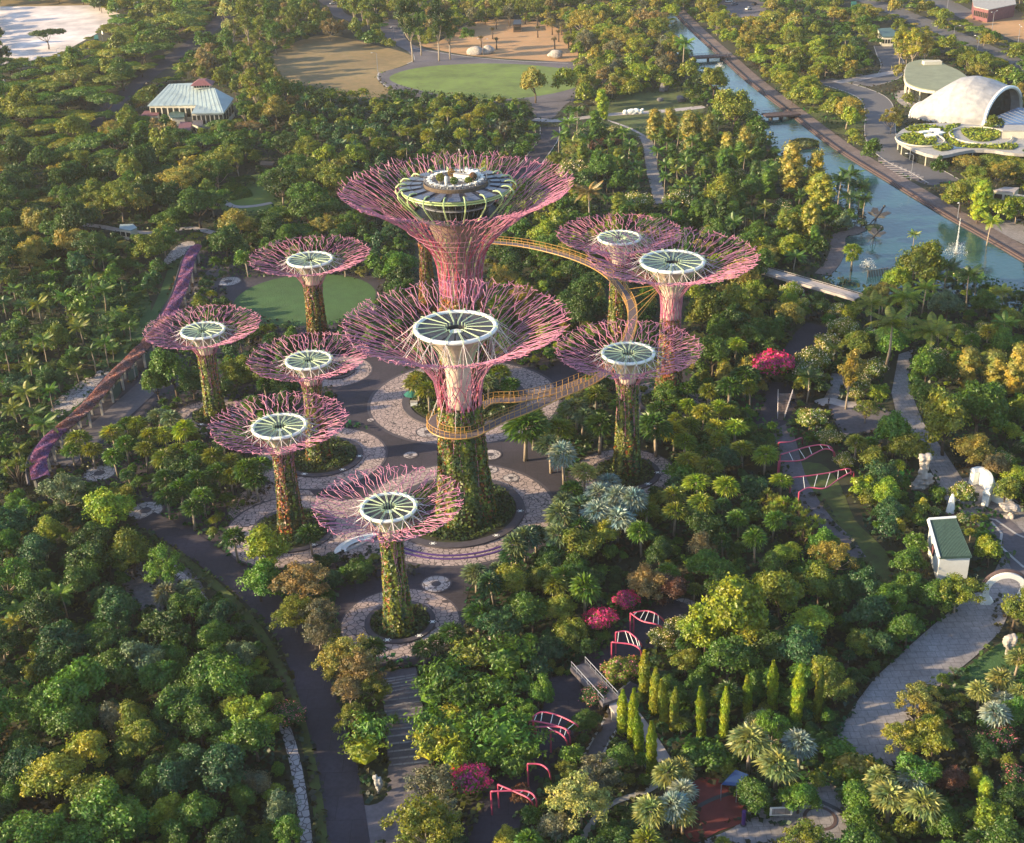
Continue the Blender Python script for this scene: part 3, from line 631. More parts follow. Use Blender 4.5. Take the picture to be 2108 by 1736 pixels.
    # white rim
    rt = .34*(Rd/5)**.6; mb = MB(); mb.tube([(Rd*math.cos(t), Rd*math.sin(t), zd) for t in [2*math.pi*i/64 for i in range(64)]], rt, 10, True)
    mb.build('rim', M['white'], root, True)
    # roof panels sloping gently to the hub
    mb = MB(); ri = Rd*.27
    for i in range(16):
        a, b = 2*math.pi*(i+.06)/16, 2*math.pi*(i+.94)/16
        for q in range(3):
            ta, tb = a+(b-a)*q/3, a+(b-a)*(q+1)/3
            mb.quadpts([(r*math.cos(t), r*math.sin(t), z) for r, z, t in ((ri, zd-.35, ta), (Rd-rt*.6, zd+.02, ta), (Rd-rt*.6, zd+.02, tb), (ri, zd-.35, tb))])
    mb.build('roof_panels', M[panel], root)
    mb = MB(); mb.lathe([(.01, zd-.75), (ri*.62, zd-.85), (ri*.66, zd-1.0)], 24); mb.lathe([(ri*.98, zd-.35), (ri*.98, zd-1.9), (.02, zd-1.9)], 24)
    mb.m = [0]*48+[1]*(len(mb.f)-48)
    mb.build('hub', [M['white'], M['dark']], root)
    # ribs: spoke over the roof, hooked over the rim and down the funnel; a brace reaching to the branches
    for i in range(16):
        a = 2*math.pi*(i+.5)/16; mb = MB()
        for s in (-1, 1):
            da = s*.13/ri*.5; db = s*.13/Rd
            q = [(ri*1.0*math.cos(a+da), ri*1.0*math.sin(a+da), zd-1.3), (ri*math.cos(a+da), ri*math.sin(a+da), zd+.28), ((Rd+rt)*math.cos(a+db), (Rd+rt)*math.sin(a+db), zd+rt+.16)]
            for w, e in zip(q, q[1:]): mb.bar(w, e, .05, 5)
        path = [((Rd+rt)*math.cos(a), (Rd+rt)*math.sin(a), zd+rt+.16), ((Rd+rt*1.5)*math.cos(a), (Rd+rt*1.5)*math.sin(a), zd), ((Rd+rt*.6)*math.cos(a), (Rd+rt*.6)*math.sin(a), zd-rt-.2)]
        for u, d in FP[1:5]: path.append(((u*Rc*1.03+.12)*math.cos(a), (u*Rc*1.03+.12)*math.sin(a), zd-d*Rc-.15))
        mb.tube(path, .085, 5); mb.build('rib', M['rib'], root)
        mb = MB(); A = Vector(((Rd+rt)*math.cos(a), (Rd+rt)*math.sin(a), zd))
        for s in (-1, 0, 1):
            for uu in ((Rd/Rc+.13), ) if s else (Rd/Rc-.05, Rd/Rc+.2):
                mb.bar(A, pt(uu, a+s*.17), .05, 4)
        mb.build('brace', M['brace'], root)
    return root, S

supertree('supertree', 'large central supertree with dark roofed disc and the yellow walkway looped round its trunk', (938, 674), 1066, 21, 7.5, 5.9, 44, 4, 'panel', seed=3, green_top=25.5, prof=PROF_E, planting=(.085,.12,.018))
supertree('supertree', 'supertree nearest the camera, planted trunk rising from a small round paved ring', (800, 1045), 1296, 12.4, 4.5, 2.6, 30, 4, 'panel', seed=4, planting=(.12,.15,.02))
supertree('supertree', 'small supertree with a pale brown planted trunk beside the fan palm grove', (575, 878), 1096, 13.0, 5.0, 2.7, 30, 4, 'panel_green', seed=5, red=.8, planting=(.08,.07,.02))
supertree('supertree', 'small supertree farthest to the left, next to the flowered arbour', (417.5, 681), 859, 13.1, 4.75, 2.4, 30, 4, 'panel_green', seed=6, planting=(.13,.15,.02))
supertree('supertree', 'small supertree half hidden behind another, on the round bed beside the big cracked paving disc', (635.5, 742), 948, 12.6, 4.65, 2.8, 30, 4, 'panel_green', seed=7, planting=(.12,.12,.02))
supertree('supertree', 'small supertree standing in front of the round event lawn', (638, 535), 690, 15.6, 5.7, 2.7, 32, 4, 'panel_green', seed=8, planting=(.14,.10,.02), red=.8)
supertree('supertree', 'ivy covered supertree with the yellow walkway passing behind its white ringed disc', (1293, 728), 976, 14.7, 5.15, 2.9, 32, 4, 'panel_green', seed=9, planting=(.10,.12,.02))
supertree('supertree', 'tall supertree farthest to the right with a long pale lattice neck', (1384, 539), 832, 18.8, 6.9, 3.3, 38, 4, 'panel_green', seed=10, neck=.115, planting=(.17,.07,.03), red=1.0, green_top=22)
supertree('supertree', 'supertree partly hidden behind the tall right one, smaller white ringed disc', (1275, 490), 700, 15.6, 5.2, 3.0, 32, 4, 'panel_green', seed=12, planting=(.12,.12,.02))
# a trunk seen left of the observatory tree
supertree('supertree', 'orange planted supertree trunk seen beside the neck of the observatory tree', (872, 470), 640, 10, 4, 2.9, 16, 4, seed=13, planting=(.22,.13,.02), red=1.0, no_canopy=True)

# ---------------------------------------------------------------- the tree with the rooftop observatory
def observatory():
    root, S = supertree('supertree', 'supertree crowned by a round glass observatory with green ribs and a rooftop terrace', (938, 376), None, 26, 10, 6.6, 54, 4, prof=PROF_BIG, big=True, zd=51.0, seed=21, green_top=24, planting=(.18,.12,.02), red=.8)
    zd = 51.0
    def ringm(name, prof, m, n=64, smooth=False):
        mb = MB(); mb.lathe(prof, n); return mb.build(name, m, root, smooth)
    # pale inner tower with floor bands
    prof = []
    z = 22
    ringm('core_tower', [(4.3, 20), (4.3, 31), (4.7, 35), (5.8, 39), (7.4, 43.4)], M['neck_wall'], 40)
    mb = MB()
    for k in range(10):
        z = 25+k*1.75; r = trunk_radius(S, z)*.97
        mb.tube([(r*1.1*math.cos(t), r*1.1*math.sin(t), z) for t in [2*math.pi*i/40 for i in range(40)]], .05, 4, True)
    mb.build('neck_hoops', M['pink'], root)
    for i in range(12):
        a = 2*math.pi*i/12+.2; mb = MB(); mb.tube([(r*math.cos(a+.02*j), r*math.sin(a+.02*j), z) for j, (r, z) in enumerate([(trunk_radius(S, q)*.99, q) for q in (25, 29, 33, 36, 39, 41.5)])], .16, 5); mb.build('neck_rib', M['ribj'], root)
    rs = random.Random(5)
    for i in range(44):
        a = 2*math.pi*i/44; mb = MB(); sg = 1 if i % 2 else -1; a0 = a; pts = []
        for z in (25, 28, 31, 34, 37, 39.5, 41.5): r = trunk_radius(S, z)+.25; pts.append((r*math.cos(a0), r*math.sin(a0), z)); a0 += sg*rs.uniform(.0, .16)
        mb.tube(pts, .085, 4); mb.build('neck_lattice', M['pink2'], root)
    # glass floors
    ringm('glass_wall', [(7.4, 44.2), (8.6, 46.8), (10.4, 49.3)], M['glass'], 54)
    ringm('lower_floor', [(0.1, 43.6), (10.2, 43.9), (10.4, 44.2), (7.4, 44.25)], M['dark'])
    mb = MB(); mb.lathe([(8.7, 46.6), (9.5, 46.7), (9.5, 46.95), (8.7, 46.95)], 48); mb.build('floor_band', M['grey'], root)
    for i in range(36):
        a = 2*math.pi*i/36; mb = MB(); mb.bar((7.5*math.cos(a), 7.5*math.sin(a), 44.2), (10.45*math.cos(a), 10.45*math.sin(a), 49.3), .06, 4); mb.build('mullion', M['grey'], root)
    # roof: green truss rim, sloping ring with blue panels, terrace in the middle
    ringm('roof_truss', [(10.3, 49.2), (13.1, 49.6), (13.5, 50.0), (13.4, 50.2)], M['ribj'], 72)
    ringm('roof_deck', [(13.4, 50.2), (8.0, 50.6)], M['panel'], 72)
    mb = MB(); mb.tube([(13.3*math.cos(t), 13.3*math.sin(t), 49.45) for t in [2*math.pi*i/72 for i in range(72)]], .16, 6, True); mb.build('roof_edge', M['ribj'], root)
    for i in range(18):
        a0 = 2*math.pi*i/18; mb = MB()
        for lane, (r0, r1) in enumerate(((8.6, 11.0), (11.2, 13.9))):
            j = .0 if lane else .05; a, b = a0+.05+j, a0+.285
            pts = [(r*math.cos(t), r*math.sin(t), 50.78-(r-9)*.05) for r, t in ((r0, a), (r1, a), (r1, (a+b)/2), (r1, b), (r0, b), (r0, (a+b)/2))]
            bq = len(mb.v); mb.quadpts(pts); mb.quadpts([(x, y, z-.12) for x, y, z in reversed(pts)])
            for q in range(6): mb.face((bq+q, bq+(q+1)%6, bq+11-(q+1)%6, bq+11-q))
        mb.build('roof_panel', M['solar'], root)
    for i in range(18):
        a = 2*math.pi*(i)/18; mb = MB(); c, s = math.cos(a), math.sin(a)
        path = [(11.9, 50.85), (12.4, 51.0), (12.9, 51.1), (13.9, 51.0), (14.7, 50.3), (14.9, 49.4), (14.4, 48.5), (12.9, 46.8), (11.0, 44.9), (9.3, 43.4)]
        mb.tube([(r*c, r*s, z) for r, z in path], [.12, .15, .17, .2, .2, .2, .2, .2, .2, .2], 6); mb.build('rib', M['ribj'], root, True)
    mb = MB(); mb.lathe([(7.9, 50.5), (7.9, 51.4), (7.7, 51.4), (7.7, 51.25)], 60); mb.build('terrace_edge', M['bark'], root)
    ringm('terrace', [(7.6, 51.3), (0.01, 51.3)], M['road'], 48)
    mb = MB()
    for zz in (52.0, 52.5): mb.tube([(7.7*math.cos(t), 7.7*math.sin(t), zz) for t in [2*math.pi*i/60 for i in range(60)]], .04, 4, True)
    for i in range(40):
        a = 2*math.pi*i/40; mb.bar((7.7*math.cos(a), 7.7*math.sin(a), 51.5), (7.7*math.cos(a), 7.7*math.sin(a), 52.5), .03, 4)
    mb.build('terrace_railing', M['grey'], root)
    # lower balcony with tables seen at both flanks
    ringm('balcony', [(8.5, 43.75), (10.6, 43.9), (10.7, 44.7), (10.62, 44.7), (10.5, 44.0), (8.5, 43.86)], M['ring'])
    for ch in root.children:
        if not ch.name.startswith(('branch', 'trunk', 'climbing', 'neck', 'core')): ch.scale = (.925, .925, 1)
    cx, cy = S['c']; zt = 51.3
    # rooftop furniture: each one a thing
    first = None
    for i in range(22):
        a = 2*math.pi*i/22; r = 6.1
        if first is None:
            t = empty('terrace_table', (cx+r*math.cos(a), cy+r*math.sin(a), zt), a, 'small white table standing along the railing of the observatory terrace', 'table', 'white tables round the rooftop terrace')
            mb = MB(); mb.lathe([(0.01, .78), (.62, .78), (.62, .72), (.01, .72)], 12); mb.build('tabletop', M['white'], t)
            mb = MB(); mb.bar((0, 0, 0), (0, 0, .72), .06, 6); mb.lathe([(.3, .0), (.3, .05), (.01, .06)], 10); mb.build('leg', M['grey'], t)
            mb = MB()
            for s in (-1, 1): mb.box((-.0, s*1.0, .42), (.5, .5, .08)); mb.box((0, s*1.24, .7), (.5, .06, .5)); mb.box((0, s*1.0, .2), (.1, .1, .4))
            first = t
            s0 = mb.build('terrace_chairs', M['white']); 
            col.objects.unlink(s0); chair_me = s0.data; bpy.data.objects.remove(s0)
        else:
            t = first.copy(); col.objects.link(t); t.location = (cx+r*math.cos(a), cy+r*math.sin(a), zt); t.rotation_euler = (0, 0, a)
            for ch in first.children: c2 = ch.copy(); col.objects.link(c2); c2.parent = t
    mbc = MB(); mbc.box((0, 0, .42), (.5, .5, .08)); mbc.box((0, .24, .7), (.5, .06, .5)); mbc.box((0, 0, .2), (.12, .12, .4)); cme = mbc.mesh('chair', M['white'])
    for i in range(22):
        for s in (-1, 1):
            a = 2*math.pi*i/22+s*.14; o = bpy.data.objects.new('chair', cme); col.objects.link(o); o.location = (cx+6.05*math.cos(a), cy+6.05*math.sin(a), zt); o.rotation_euler = (0, 0, a+(0 if s > 0 else math.pi))
            tag(o, 'white chair pulled up to a table on the observatory terrace', 'chair', 'white chairs round the rooftop terrace')
    for j, (x, y, h, cl, w) in enumerate(((-3.4, -1.2, 1.7, (.16,.15,.02), 'yellowish clipped shrub in a planter on the left of the rooftop terrace'), (-.2, -3.6, 1.4, (.05,.10,.02), 'dark green shrub in a planter at the front of the rooftop terrace'), (3.0, -3.2, 1.2, (.09,.13,.02), 'low green shrub in a planter right of the white bar'), (4.0, -.8, 1.5, (.14,.07,.03), 'reddish shrub in a planter at the right of the rooftop terrace'), (-.9, 2.4, 1.6, (.24,.13,.04), 'orange shrub in a planter behind the white bar'))):
        t = empty('potted_shrub', (cx+x, cy+y, zt), 0, w, 'potted shrub')
        mb = MB(); mb.lathe([(.4, 0), (.55, .5), (.5, .5), (.01, .48)], 12); mb.build('pot', M['conc'], t)
        P = nr.normal(0, 1, (420, 3)); P /= np.linalg.norm(P, axis=1, keepdims=True); V, F = leaf_quads(P*np.array([.85, .85, h*.55])+np.array([0, 0, .5+h*.5]), P, .3)
        o = bpy.data.objects.new('foliage', np_mesh('foliage', V, F, M['leaf'])); col.objects.link(o); o.parent = t; o.color = (*cl, 1)
    t = empty('rooftop_bar', (cx+1.6, cy+.2, zt), R(-32), 'white L shaped bar counter on the observatory terrace', 'bar counter')
    mb = MB(); mb.box((0, 0, .75), (4.2, 1.0, 1.5)); mb.build('counter', M['white'], t); mb = MB(); mb.box((1.7, 1.9, .9), (1.4, 2.6, 1.8)); mb.build('cabin', M['white'], t)
    mb = MB(); mb.box((0, 0, 1.55), (4.4, 1.2, .1)); mb.build('countertop', M['conc'], t)
    t = empty('mast', (cx+1.1, cy+1.9, zt), 0, 'tall pale mast standing on the observatory terrace', 'mast')
    mb = MB(); mb.bar((0, 0, 0), (0, 0, 6.5), .16, 8, .09); mb.build('pole', M['bark_pale'], t); mb = MB(); mb.lathe([(.7, 0), (.7, .9), (.2, 1.0)], 12); mb.build('base', M['white'], t)
    mb = MB(); mb.lathe([(.01, 6.9), (.12, 6.8), (.12, 6.5)], 8); mb.build('finial', M['white'], t)
    for j, (x, y) in enumerate(((3.2, 2.4), (3.9, 1.9), (2.6, 3.3), (-2.0, -2.8), (5.0, 1.2))):
        mb = MB(); mb.lathe([(.3, 0), (.36, .9), (.3, 1.9), (.12, 2.1), (.01, 2.12)], 12)
        tag(mb.build('heater', M['white'], None, True, (cx+x, cy+y, zt)), 'white cylindrical heater standing among the plants of the observatory terrace', 'patio heater', 'white heaters on the rooftop terrace')
observatory()

# planting beds round each foot with seat rings
bed_names = ['below the central tall supertree left side', 'round the foot of the tall central supertree', 'round the supertree behind the left disc', 'round the trunk of the pale brown supertree', 'round the nearest supertree', 'round the ivy covered supertree', 'round the leftmost supertree', 'behind the half hidden supertree', 'round the rightmost supertree']
for (x, y, r), nm in zip(DISCS, bed_names):
    t = empty('planting_bed', (x, y, 0), 0, 'round planting bed '+nm, 'planting bed')
    mb = MB(); mb.lathe([(r, 0), (r, .45), (r*.90-.3, .5), (r*.90-.3, .2)], 64); mb.build('seat_ring', M['ring'], t)
    mb = MB(); mb.lathe([(r*.9-.2, .3), (r*.5, .6), (.01, .7)], 40); mb.build('soil', M['soil'], t)
    n = int(26*r*r)
    rad = np.sqrt(nr.rand(n))*(r*.88-.4); an = nr.rand(n)*2*np.pi; hh = .5+.9*nr.rand(n)*(1+np.sin(an*5+rad))*.6
    P = np.stack([rad*np.cos(an), rad*np.sin(an), hh+.2], 1); V, F = leaf_quads(P, np.tile([0, 0, 1.], (n, 1)), .55, 1, .7)
    o = bpy.data.objects.new('bed_planting', np_mesh('bed_planting', V, F, M['leaf'])); col.objects.link(o); o.parent = t; o.color = (.055, .085, .022, 1)
    # round artwork medallions on the seat ring
    if r > 5:
        for a in (-.9, -1.9, -.1):
            mb = MB(); mb.lathe([(.32, .02), (.3, .05), (.01, .05)], 16)
            for q in range(6): mb.lathe([(.11, .02), (.1, .04), (.01, .04)], 8, (.6*math.cos(q*1.05), .4*math.sin(q*1.05), 0))
            rm = r*.945-.15; mb.build('ring_mosaic', M['white'], t, loc=(rm*math.cos(a), rm*math.sin(a), .475))
# purple curved steps on the lower side of the central disc
for k, rr_ in enumerate((16.2, 17.4)):
    c = D2; mb = MB()
    pts = [(c.x+rr_*math.cos(a), c.y+rr_*math.sin(a)) for a in [R(-150+i*3.2) for i in range(34)]]
    for a, b2 in zip(pts, pts[1:]):
        for (w0, w1) in ((0, .28),):
            q = [Vector((a[0]-c.x, a[1]-c.y, 0)), Vector((b2[0]-c.x, b2[1]-c.y, 0))]; f = 1+.45/rr_
            mb.quadpts([(c.x+q[0].x, c.y+q[0].y, .22), (c.x+q[0].x*f, c.y+q[0].y*f, .22), (c.x+q[1].x*f, c.y+q[1].y*f, .22), (c.x+q[1].x, c.y+q[1].y, .22)])
            mb.quadpts([(c.x+q[0].x*f, c.y+q[0].y*f, .0), (c.x+q[1].x*f, c.y+q[1].y*f, .0), (c.x+q[1].x*f, c.y+q[1].y*f, .22), (c.x+q[0].x*f, c.y+q[0].y*f, .22)])
    tag(mb.build('curved_step', MATS.get('purple_step') or mat('purple_step', (.075,.03,.16), .6)), ('inner' if k == 0 else 'outer')+' curved purple step on the cracked paving in front of the central supertree', 'step')

# ---------------------------------------------------------------- elevated walkway
def walkway():
    zw = 21.5
    root = empty('elevated_walkway', G(1295, 700, 0), 0, 'long curved yellow elevated walkway hung between the supertrees', 'walkway'); o0 = root.location
    E = SUPER[0]['c']; F_ = SUPER[6]['c']; J = SUPER[-1]['c']
    arc = [(955, 492), (1010, 498), (1070, 504), (1130, 516), (1190, 534), (1240, 558), (1275, 590), (1298, 628), (1302, 665), (1290, 705), (1268, 742), (1240, 770), (1205, 792), (1150, 815), (1090, 842), (1035, 863)]
    pts = [G(x, y, zw) for x, y in arc]
    c = spline(pts, 5)
    # loop round the central trunk
    loop = []
    a1 = math.atan2(c[-1].y-E[1], c[-1].x-E[0]); rl = 5.6
    for i in range(28):
        a = R(-52)-R(i*9.2); loop.append(Vector((E[0]+rl*math.cos(a), E[1]+rl*math.sin(a), zw)))
    back = spline([loop[-1]]+[G(x, y, zw) for x, y in ((1010, 826), (1070, 822), (1140, 806), (1205, 781))], 6)
    c = c+loop[1:]+back[1:]
    W = 2.0
    def offs(i):
        d = c[min(i+1, len(c)-1)]-c[max(i-1, 0)]; d.z = 0; d.normalize(); return Vector((-d.y, d.x, 0))
    L = [p+offs(i)*W/2-o0 for i, p in enumerate(c)]; Rr = [p-offs(i)*W/2-o0 for i, p in enumerate(c)]
    mb = MB()
    for i in range(len(c)-1):
        mb.quadpts([Rr[i], Rr[i+1], L[i+1], L[i]]); dn = Vector((0, 0, -.22)); mb.quadpts([L[i]+dn, L[i+1]+dn, Rr[i+1]+dn, Rr[i]+dn])
    mb.build('deck', M['decking'], root)
    for side in (L, Rr):
        mb = MB(); mb.tube([p+Vector((0, 0, -.1)) for p in side], .13, 6); mb.build('edge_beam', M['yellow'], root)
        for i0 in range(0, len(side)-1, 3):
            seg = side[i0:i0+4]
            if len(seg) < 2: continue
            mb = MB(); mb.tube([p+Vector((0, 0, 1.35)) for p in seg], .06, 4); mb.tube([p+Vector((0, 0, .7)) for p in seg], .03, 4)
            for j in range(len(seg)-1):
                d = (seg[j+1]-seg[j]).length; n = max(1, round(d/1.5))
                for k in range(n): p = seg[j].lerp(seg[j+1], k/n); mb.bar(p, p+Vector((0, 0, 1.38)), .05, 4)
            mb.build('railing_panel', M['yellow'], root)
    # joists under the deck
    mb = MB()
    for i in range(0, len(c)): mb.bar(L[i]+Vector((0, 0, -.25)), Rr[i]+Vector((0, 0, -.25)), .09, 4)
    mb.build('cross_beams', M['yellow'], root)
    # stays
    topG = Vector((SUPER[7]['c'][0], SUPER[7]['c'][1], 30))-o0
    for k in (28, 31, 34, 37, 40, 43):
        if k < len(L): mb = MB(); mb.bar(Rr[k], topG+Vector((-1.8, 0, 0)), .05, 4); mb.build('stay_cable', M['yellow'], root)
    topE = Vector((E[0], E[1], 31))-o0
    for k in range(80, 112, 4):
        if k < len(L):
            q = Rr[k]+Vector((0, 0, .0)); d = (q-topE); d.z = 0; d.normalize(); mb = MB(); mb.bar(L[k], topE+d*2.6, .03, 4); mb.build('stay_cable', M['brace'], root)
    return c
WALK = walkway()
# ================================================================ buildings and garden objects
EXTRA_MASKS = []; KEEP_OUT = []
def ZP(reg, pts, z=0): return [G(*Z(reg[0], reg[1], x, y), z) for x, y in pts]
def zmask(reg, pts): EXTRA_MASKS.append([Z(reg[0], reg[1], x, y) for x, y in pts])
def keep(p, r): KEEP_OUT.append((p.x, p.y, r))
def centre(ps): return sum((Vector(p) for p in ps), Vector())/len(ps)
A0, B0, C0, L0, M0, N0, P0, Q0, S0 = (0, 0), (830, 0), (1660, 0), (0, 680), (830, 680), (1660, 680), (0, 1369), (830, 1369), (1660, 1369)
def slab(pts, th):      # sloping polygon with thickness, pts Vectors
    mb = MB(); n = len(pts); mb.v = [tuple(p) for p in pts]+[(p.x, p.y, p.z-th) for p in pts]
    ar = sum(pts[i].x*pts[(i+1)%n].y-pts[(i+1)%n].x*pts[i].y for i in range(n)); up = list(range(n)); dn = list(range(2*n-1, n-1, -1))
    if ar < 0: up.reverse(); dn.reverse()
    mb.face(up); mb.face(dn)
    for i in range(n): mb.face((i, (i+1)%n, n+(i+1)%n, n+i))
    return mb
def local(mb, o): mb.v = [(x-o.x, y-o.y, z-o.z) for x, y, z in mb.v]; return mb
def thing(name, loc, label, cat, group=None, rz=0): return empty(name, loc, rz, label, cat, group)
def walls(pts, z0, ztops, inset=0.0):
    mb = MB(); n = len(pts); c = centre(pts)
    q = [Vector((p.x+(c.x-p.x)*inset, p.y+(c.y-p.y)*inset, 0)) for p in pts]
    for i in range(n):
        a, b = q[i], q[(i+1)%n]; mb.quadpts([(a.x, a.y, z0), (b.x, b.y, z0), (b.x, b.y, ztops[(i+1)%n]), (a.x, a.y, ztops[i])])
    return mb, q
def window_row(root, a, b, z0, z1, n, m, name='window', gap=.25, off=.06):
    a = Vector(a); b = Vector(b); d = b-a; d.z = 0; nrm = Vector((d.y, -d.x, 0)).normalized()
    if nrm.y > 0: nrm = -nrm
    for i in range(n):
        p, q = a+d*((i+gap/2)/n)+nrm*off, a+d*((i+1-gap/2)/n)+nrm*off
        mb = MB(); e = nrm*-.12
        P_ = [(p.x, p.y, z0), (q.x, q.y, z0), (q.x, q.y, z1), (p.x, p.y, z1)]; mb.quadpts(P_); 
        for k in range(4):
            u, v = P_[k], P_[(k+1)%4]; mb.quadpts([u, v, (v[0]+e.x, v[1]+e.y, v[2]), (u[0]+e.x, u[1]+e.y, u[2])])
        mb.build(name, m, root)

# ---- mint roofed building
def mint():
    zs = [7, 11, 11.5, 11.5, 8, 7, 7.2, 7.6]
    xy = [(903, 648), (1035, 515), (1185, 508), (1315, 540), (1432, 602), (1370, 692), (1172, 694), (1203, 642)]
    pts = [G(*Z(0, 0, x, y), z) for (x, y), z in zip(xy, zs)]; c = centre(pts); c.z = 0
    t = thing('pavilion_hall', c, 'hall with a large pale mint metal roof and a red cupola among the trees', 'building')
    local(slab(pts, .35), c).build('roof', M['mint'], t)
    w, q = walls(pts, 0, [z-.3 for z in zs], .035); local(w, c).build('wall', M['cream'], t)
    for i, (a, b, n) in enumerate(((0, 7, 8), (7, 6, 2), (6, 5, 7), (5, 4, 4))):
        mbw = MB(); A_, B_ = q[a]-c, q[b]-c; window_row(t, A_, B_, 2.2, 6.0, n, M['glass'])
    # standing seams
    for k in range(14):
        f = (k+.5)/14; a = pts[0].lerp(pts[5], f); b = pts[1].lerp(pts[3], f)
        if 6.5 > k > 4 : a = a.lerp(b, .25)
        mb = MB(); mb.bar(a+Vector((0, 0, .18))-c, b+Vector((0, 0, .06))-c, .07, 4); mb.build('roof_seam', M['mint'], t)
    # cupola
    cc = G(*Z(0, 0, 1245, 533), 11.4)-c
    mb = MB(); mb.box((cc.x, cc.y, cc.z+.6), (7, 6, 1.6)); cu = mb.build('cupola', M['cream'], t)
    mb = MB(); b0 = [(cc.x+sx*4.8, cc.y+sy*4.2, cc.z+1.4) for sx, sy in ((-1,-1),(1,-1),(1,1),(-1,1))]; tp = [(cc.x+sx*1.6, cc.y+sy*1.6, cc.z+3.4) for sx, sy in ((-1,-1),(1,-1),(1,1),(-1,1))]
    mb.quadpts(tp); mb.quadpts(b0[::-1])
    for i in range(4): mb.quadpts([b0[i], b0[(i+1)%4], tp[(i+1)%4], tp[i]])
    mb.build('cupola_roof', M['redroof'], t)
    for i in range(6): mb = MB(); mb.box((cc.x-2.9+i*1.15, cc.y-3.05, cc.z+.8), (.9, .08, .9)); mb.build('cupola_window', M['glass'], t)
    zmask(A0, [(905, 650), (1035, 520), (1185, 500), (1320, 535), (1435, 600), (1440, 700), (1370, 715), (1180, 730), (1100, 720), (920, 685)]); keep(c, 20)
    for nm, xy, z, m, lab in (('low_annex', [(860, 712), (885, 678), (985, 678), (965, 706)], 4, 'redroof', 'low annex with a dull red roof left of the mint roofed hall'), ('low_annex', [(1030, 700), (1060, 680), (1130, 690), (1130, 718), (1050, 722)], 4.5, 'greentile', 'low annex with a dark green roof in front of the mint roofed hall'),
                             ('low_annex', [(1085, 790), (1105, 745), (1175, 750), (1165, 800)], 3.5, 'redroof', 'small annex with a rusty roof below the mint roofed hall'), ('low_annex', [(1175, 760), (1190, 725), (1245, 728), (1240, 780)], 4, 'asphalt2', 'small annex with a grey roof right of the rusty one')):
        pts = ZP(A0, xy, z); c2 = centre(pts); c2.z = 0; s = thing(nm, c2, lab, 'building'); local(slab(pts, .3), c2).build('roof', M[m], s); w, q = walls(pts, 0, [z-.25]*len(pts), .06); local(w, c2).build('wall', M['cream'], s)
        window_row(s, q[0]-c2, q[-1]-c2, 1, 2.6, 3, M['glass']); keep(c2, 6)
    zmask(A0, [(1090, 735), (1240, 735), (1230, 790), (1100, 795)])
mint()
# ---- white vaulted shell
def vault():
    f0, b0_ = G(*Z(1660, 0, 1405, 722)), G(*Z(1660, 0, 1530, 690)); f1, b1 = G(*Z(1660, 0, 1858, 786)), G(*Z(1660, 0, 2085, 690))
    c = (f0+b0_+f1+b1)/4
    t = thing('vaulted_hall', c, 'white vaulted shell hall open at both ends with a blue glazed forecourt', 'building')
    nt_, na = 22, 20; mb = MB(); rows = []
    for i in range(nt_+1):
        u = i/nt_; F_ = f0.lerp(f1, u)+Vector((0, -2.8*math.sin(PI_*u), 0)); B_ = b0_.lerp(b1, u)+Vector((0, 5*math.sin(PI_*u), 0)); h = interp([(0, 5.2), (.2, 10.5), (.45, 15.8), (.62, 16.8), (.8, 15.6), (1, 13.0)], u); row = []
        for k in range(na+1):
            a = PI_*k/na; m_ = (F_+B_)/2; d = (B_-F_)/2; p = m_-d*math.cos(a)+Vector((0, 0, h*math.sin(a)**.85)); row.append(p-c)
        rows.append(row)
    for i in range(nt_):
        for k in range(na): mb.quadpts([rows[i][k], rows[i+1][k], rows[i+1][k+1], rows[i][k+1]])
    vm = mat('shell_plaster', (.40, .385, .38), .6, noise=.16, nscale=.3, rgb2=(.27, .27, .29), noise2=.15, n2scale=.5)
    mb.build('shell', vm, t)
    for r_, w in ((rows[-1], .75), (rows[0], .5)): mb = MB(); mb.tube(r_, w, 6); mb.build('arch_edge', M['white'], t)
    # dark hall floor, gable glazing, forecourt canopy
    inner = [p*.985+Vector((0, 0, -.4)) for p in rows[-3]]; mb = MB(); mb.quadpts(inner); mb.build('gable_glazing', M['glass'], t)
    inner = [p*.98+Vector((0, 0, -.2)) for p in rows[2]]; mb = MB(); mb.quadpts(inner); mb.build('gable_glazing', M['glass'], t)
    g = [G(*Z(1660, 0, x, y), z) for x, y, z in ((1870, 745, 4.5), (2075, 660, 5.5), (2420, 690, 5), (2420, 800, 4), (1990, 790, 3.6))]; gm = mat('blue_glazing', (.10, .17, .30), .2)
    local(slab(g, .2), c).build('glazed_canopy', gm, t)
    for k in range(13):
        a = g[0].lerp(g[4], k/12)+Vector((0, 0, .15))-c; b = g[1].lerp(g[2], k/12)+Vector((0, 0, .15))-c; q = MB(); q.bar(a, b, .09, 4); q.build('glazing_bar', M['grey'], t)
    for k in range(10):
        a = g[0].lerp(g[1], k/9)+Vector((0, 0, .2))-c; b = g[4].lerp(g[3], k/9)+Vector((0, 0, .2))-c; q = MB(); q.bar(a, b, .09, 4); q.build('glazing_bar', M['grey'], t)
    zmask(C0, [(1400, 715), (1500, 620), (1600, 545), (1740, 500), (1860, 530), (2000, 600), (2108, 680), (2108, 770), (1990, 770), (1870, 780), (1640, 770), (1500, 710)]); keep(c, 24)
PI_ = math.pi
vault()
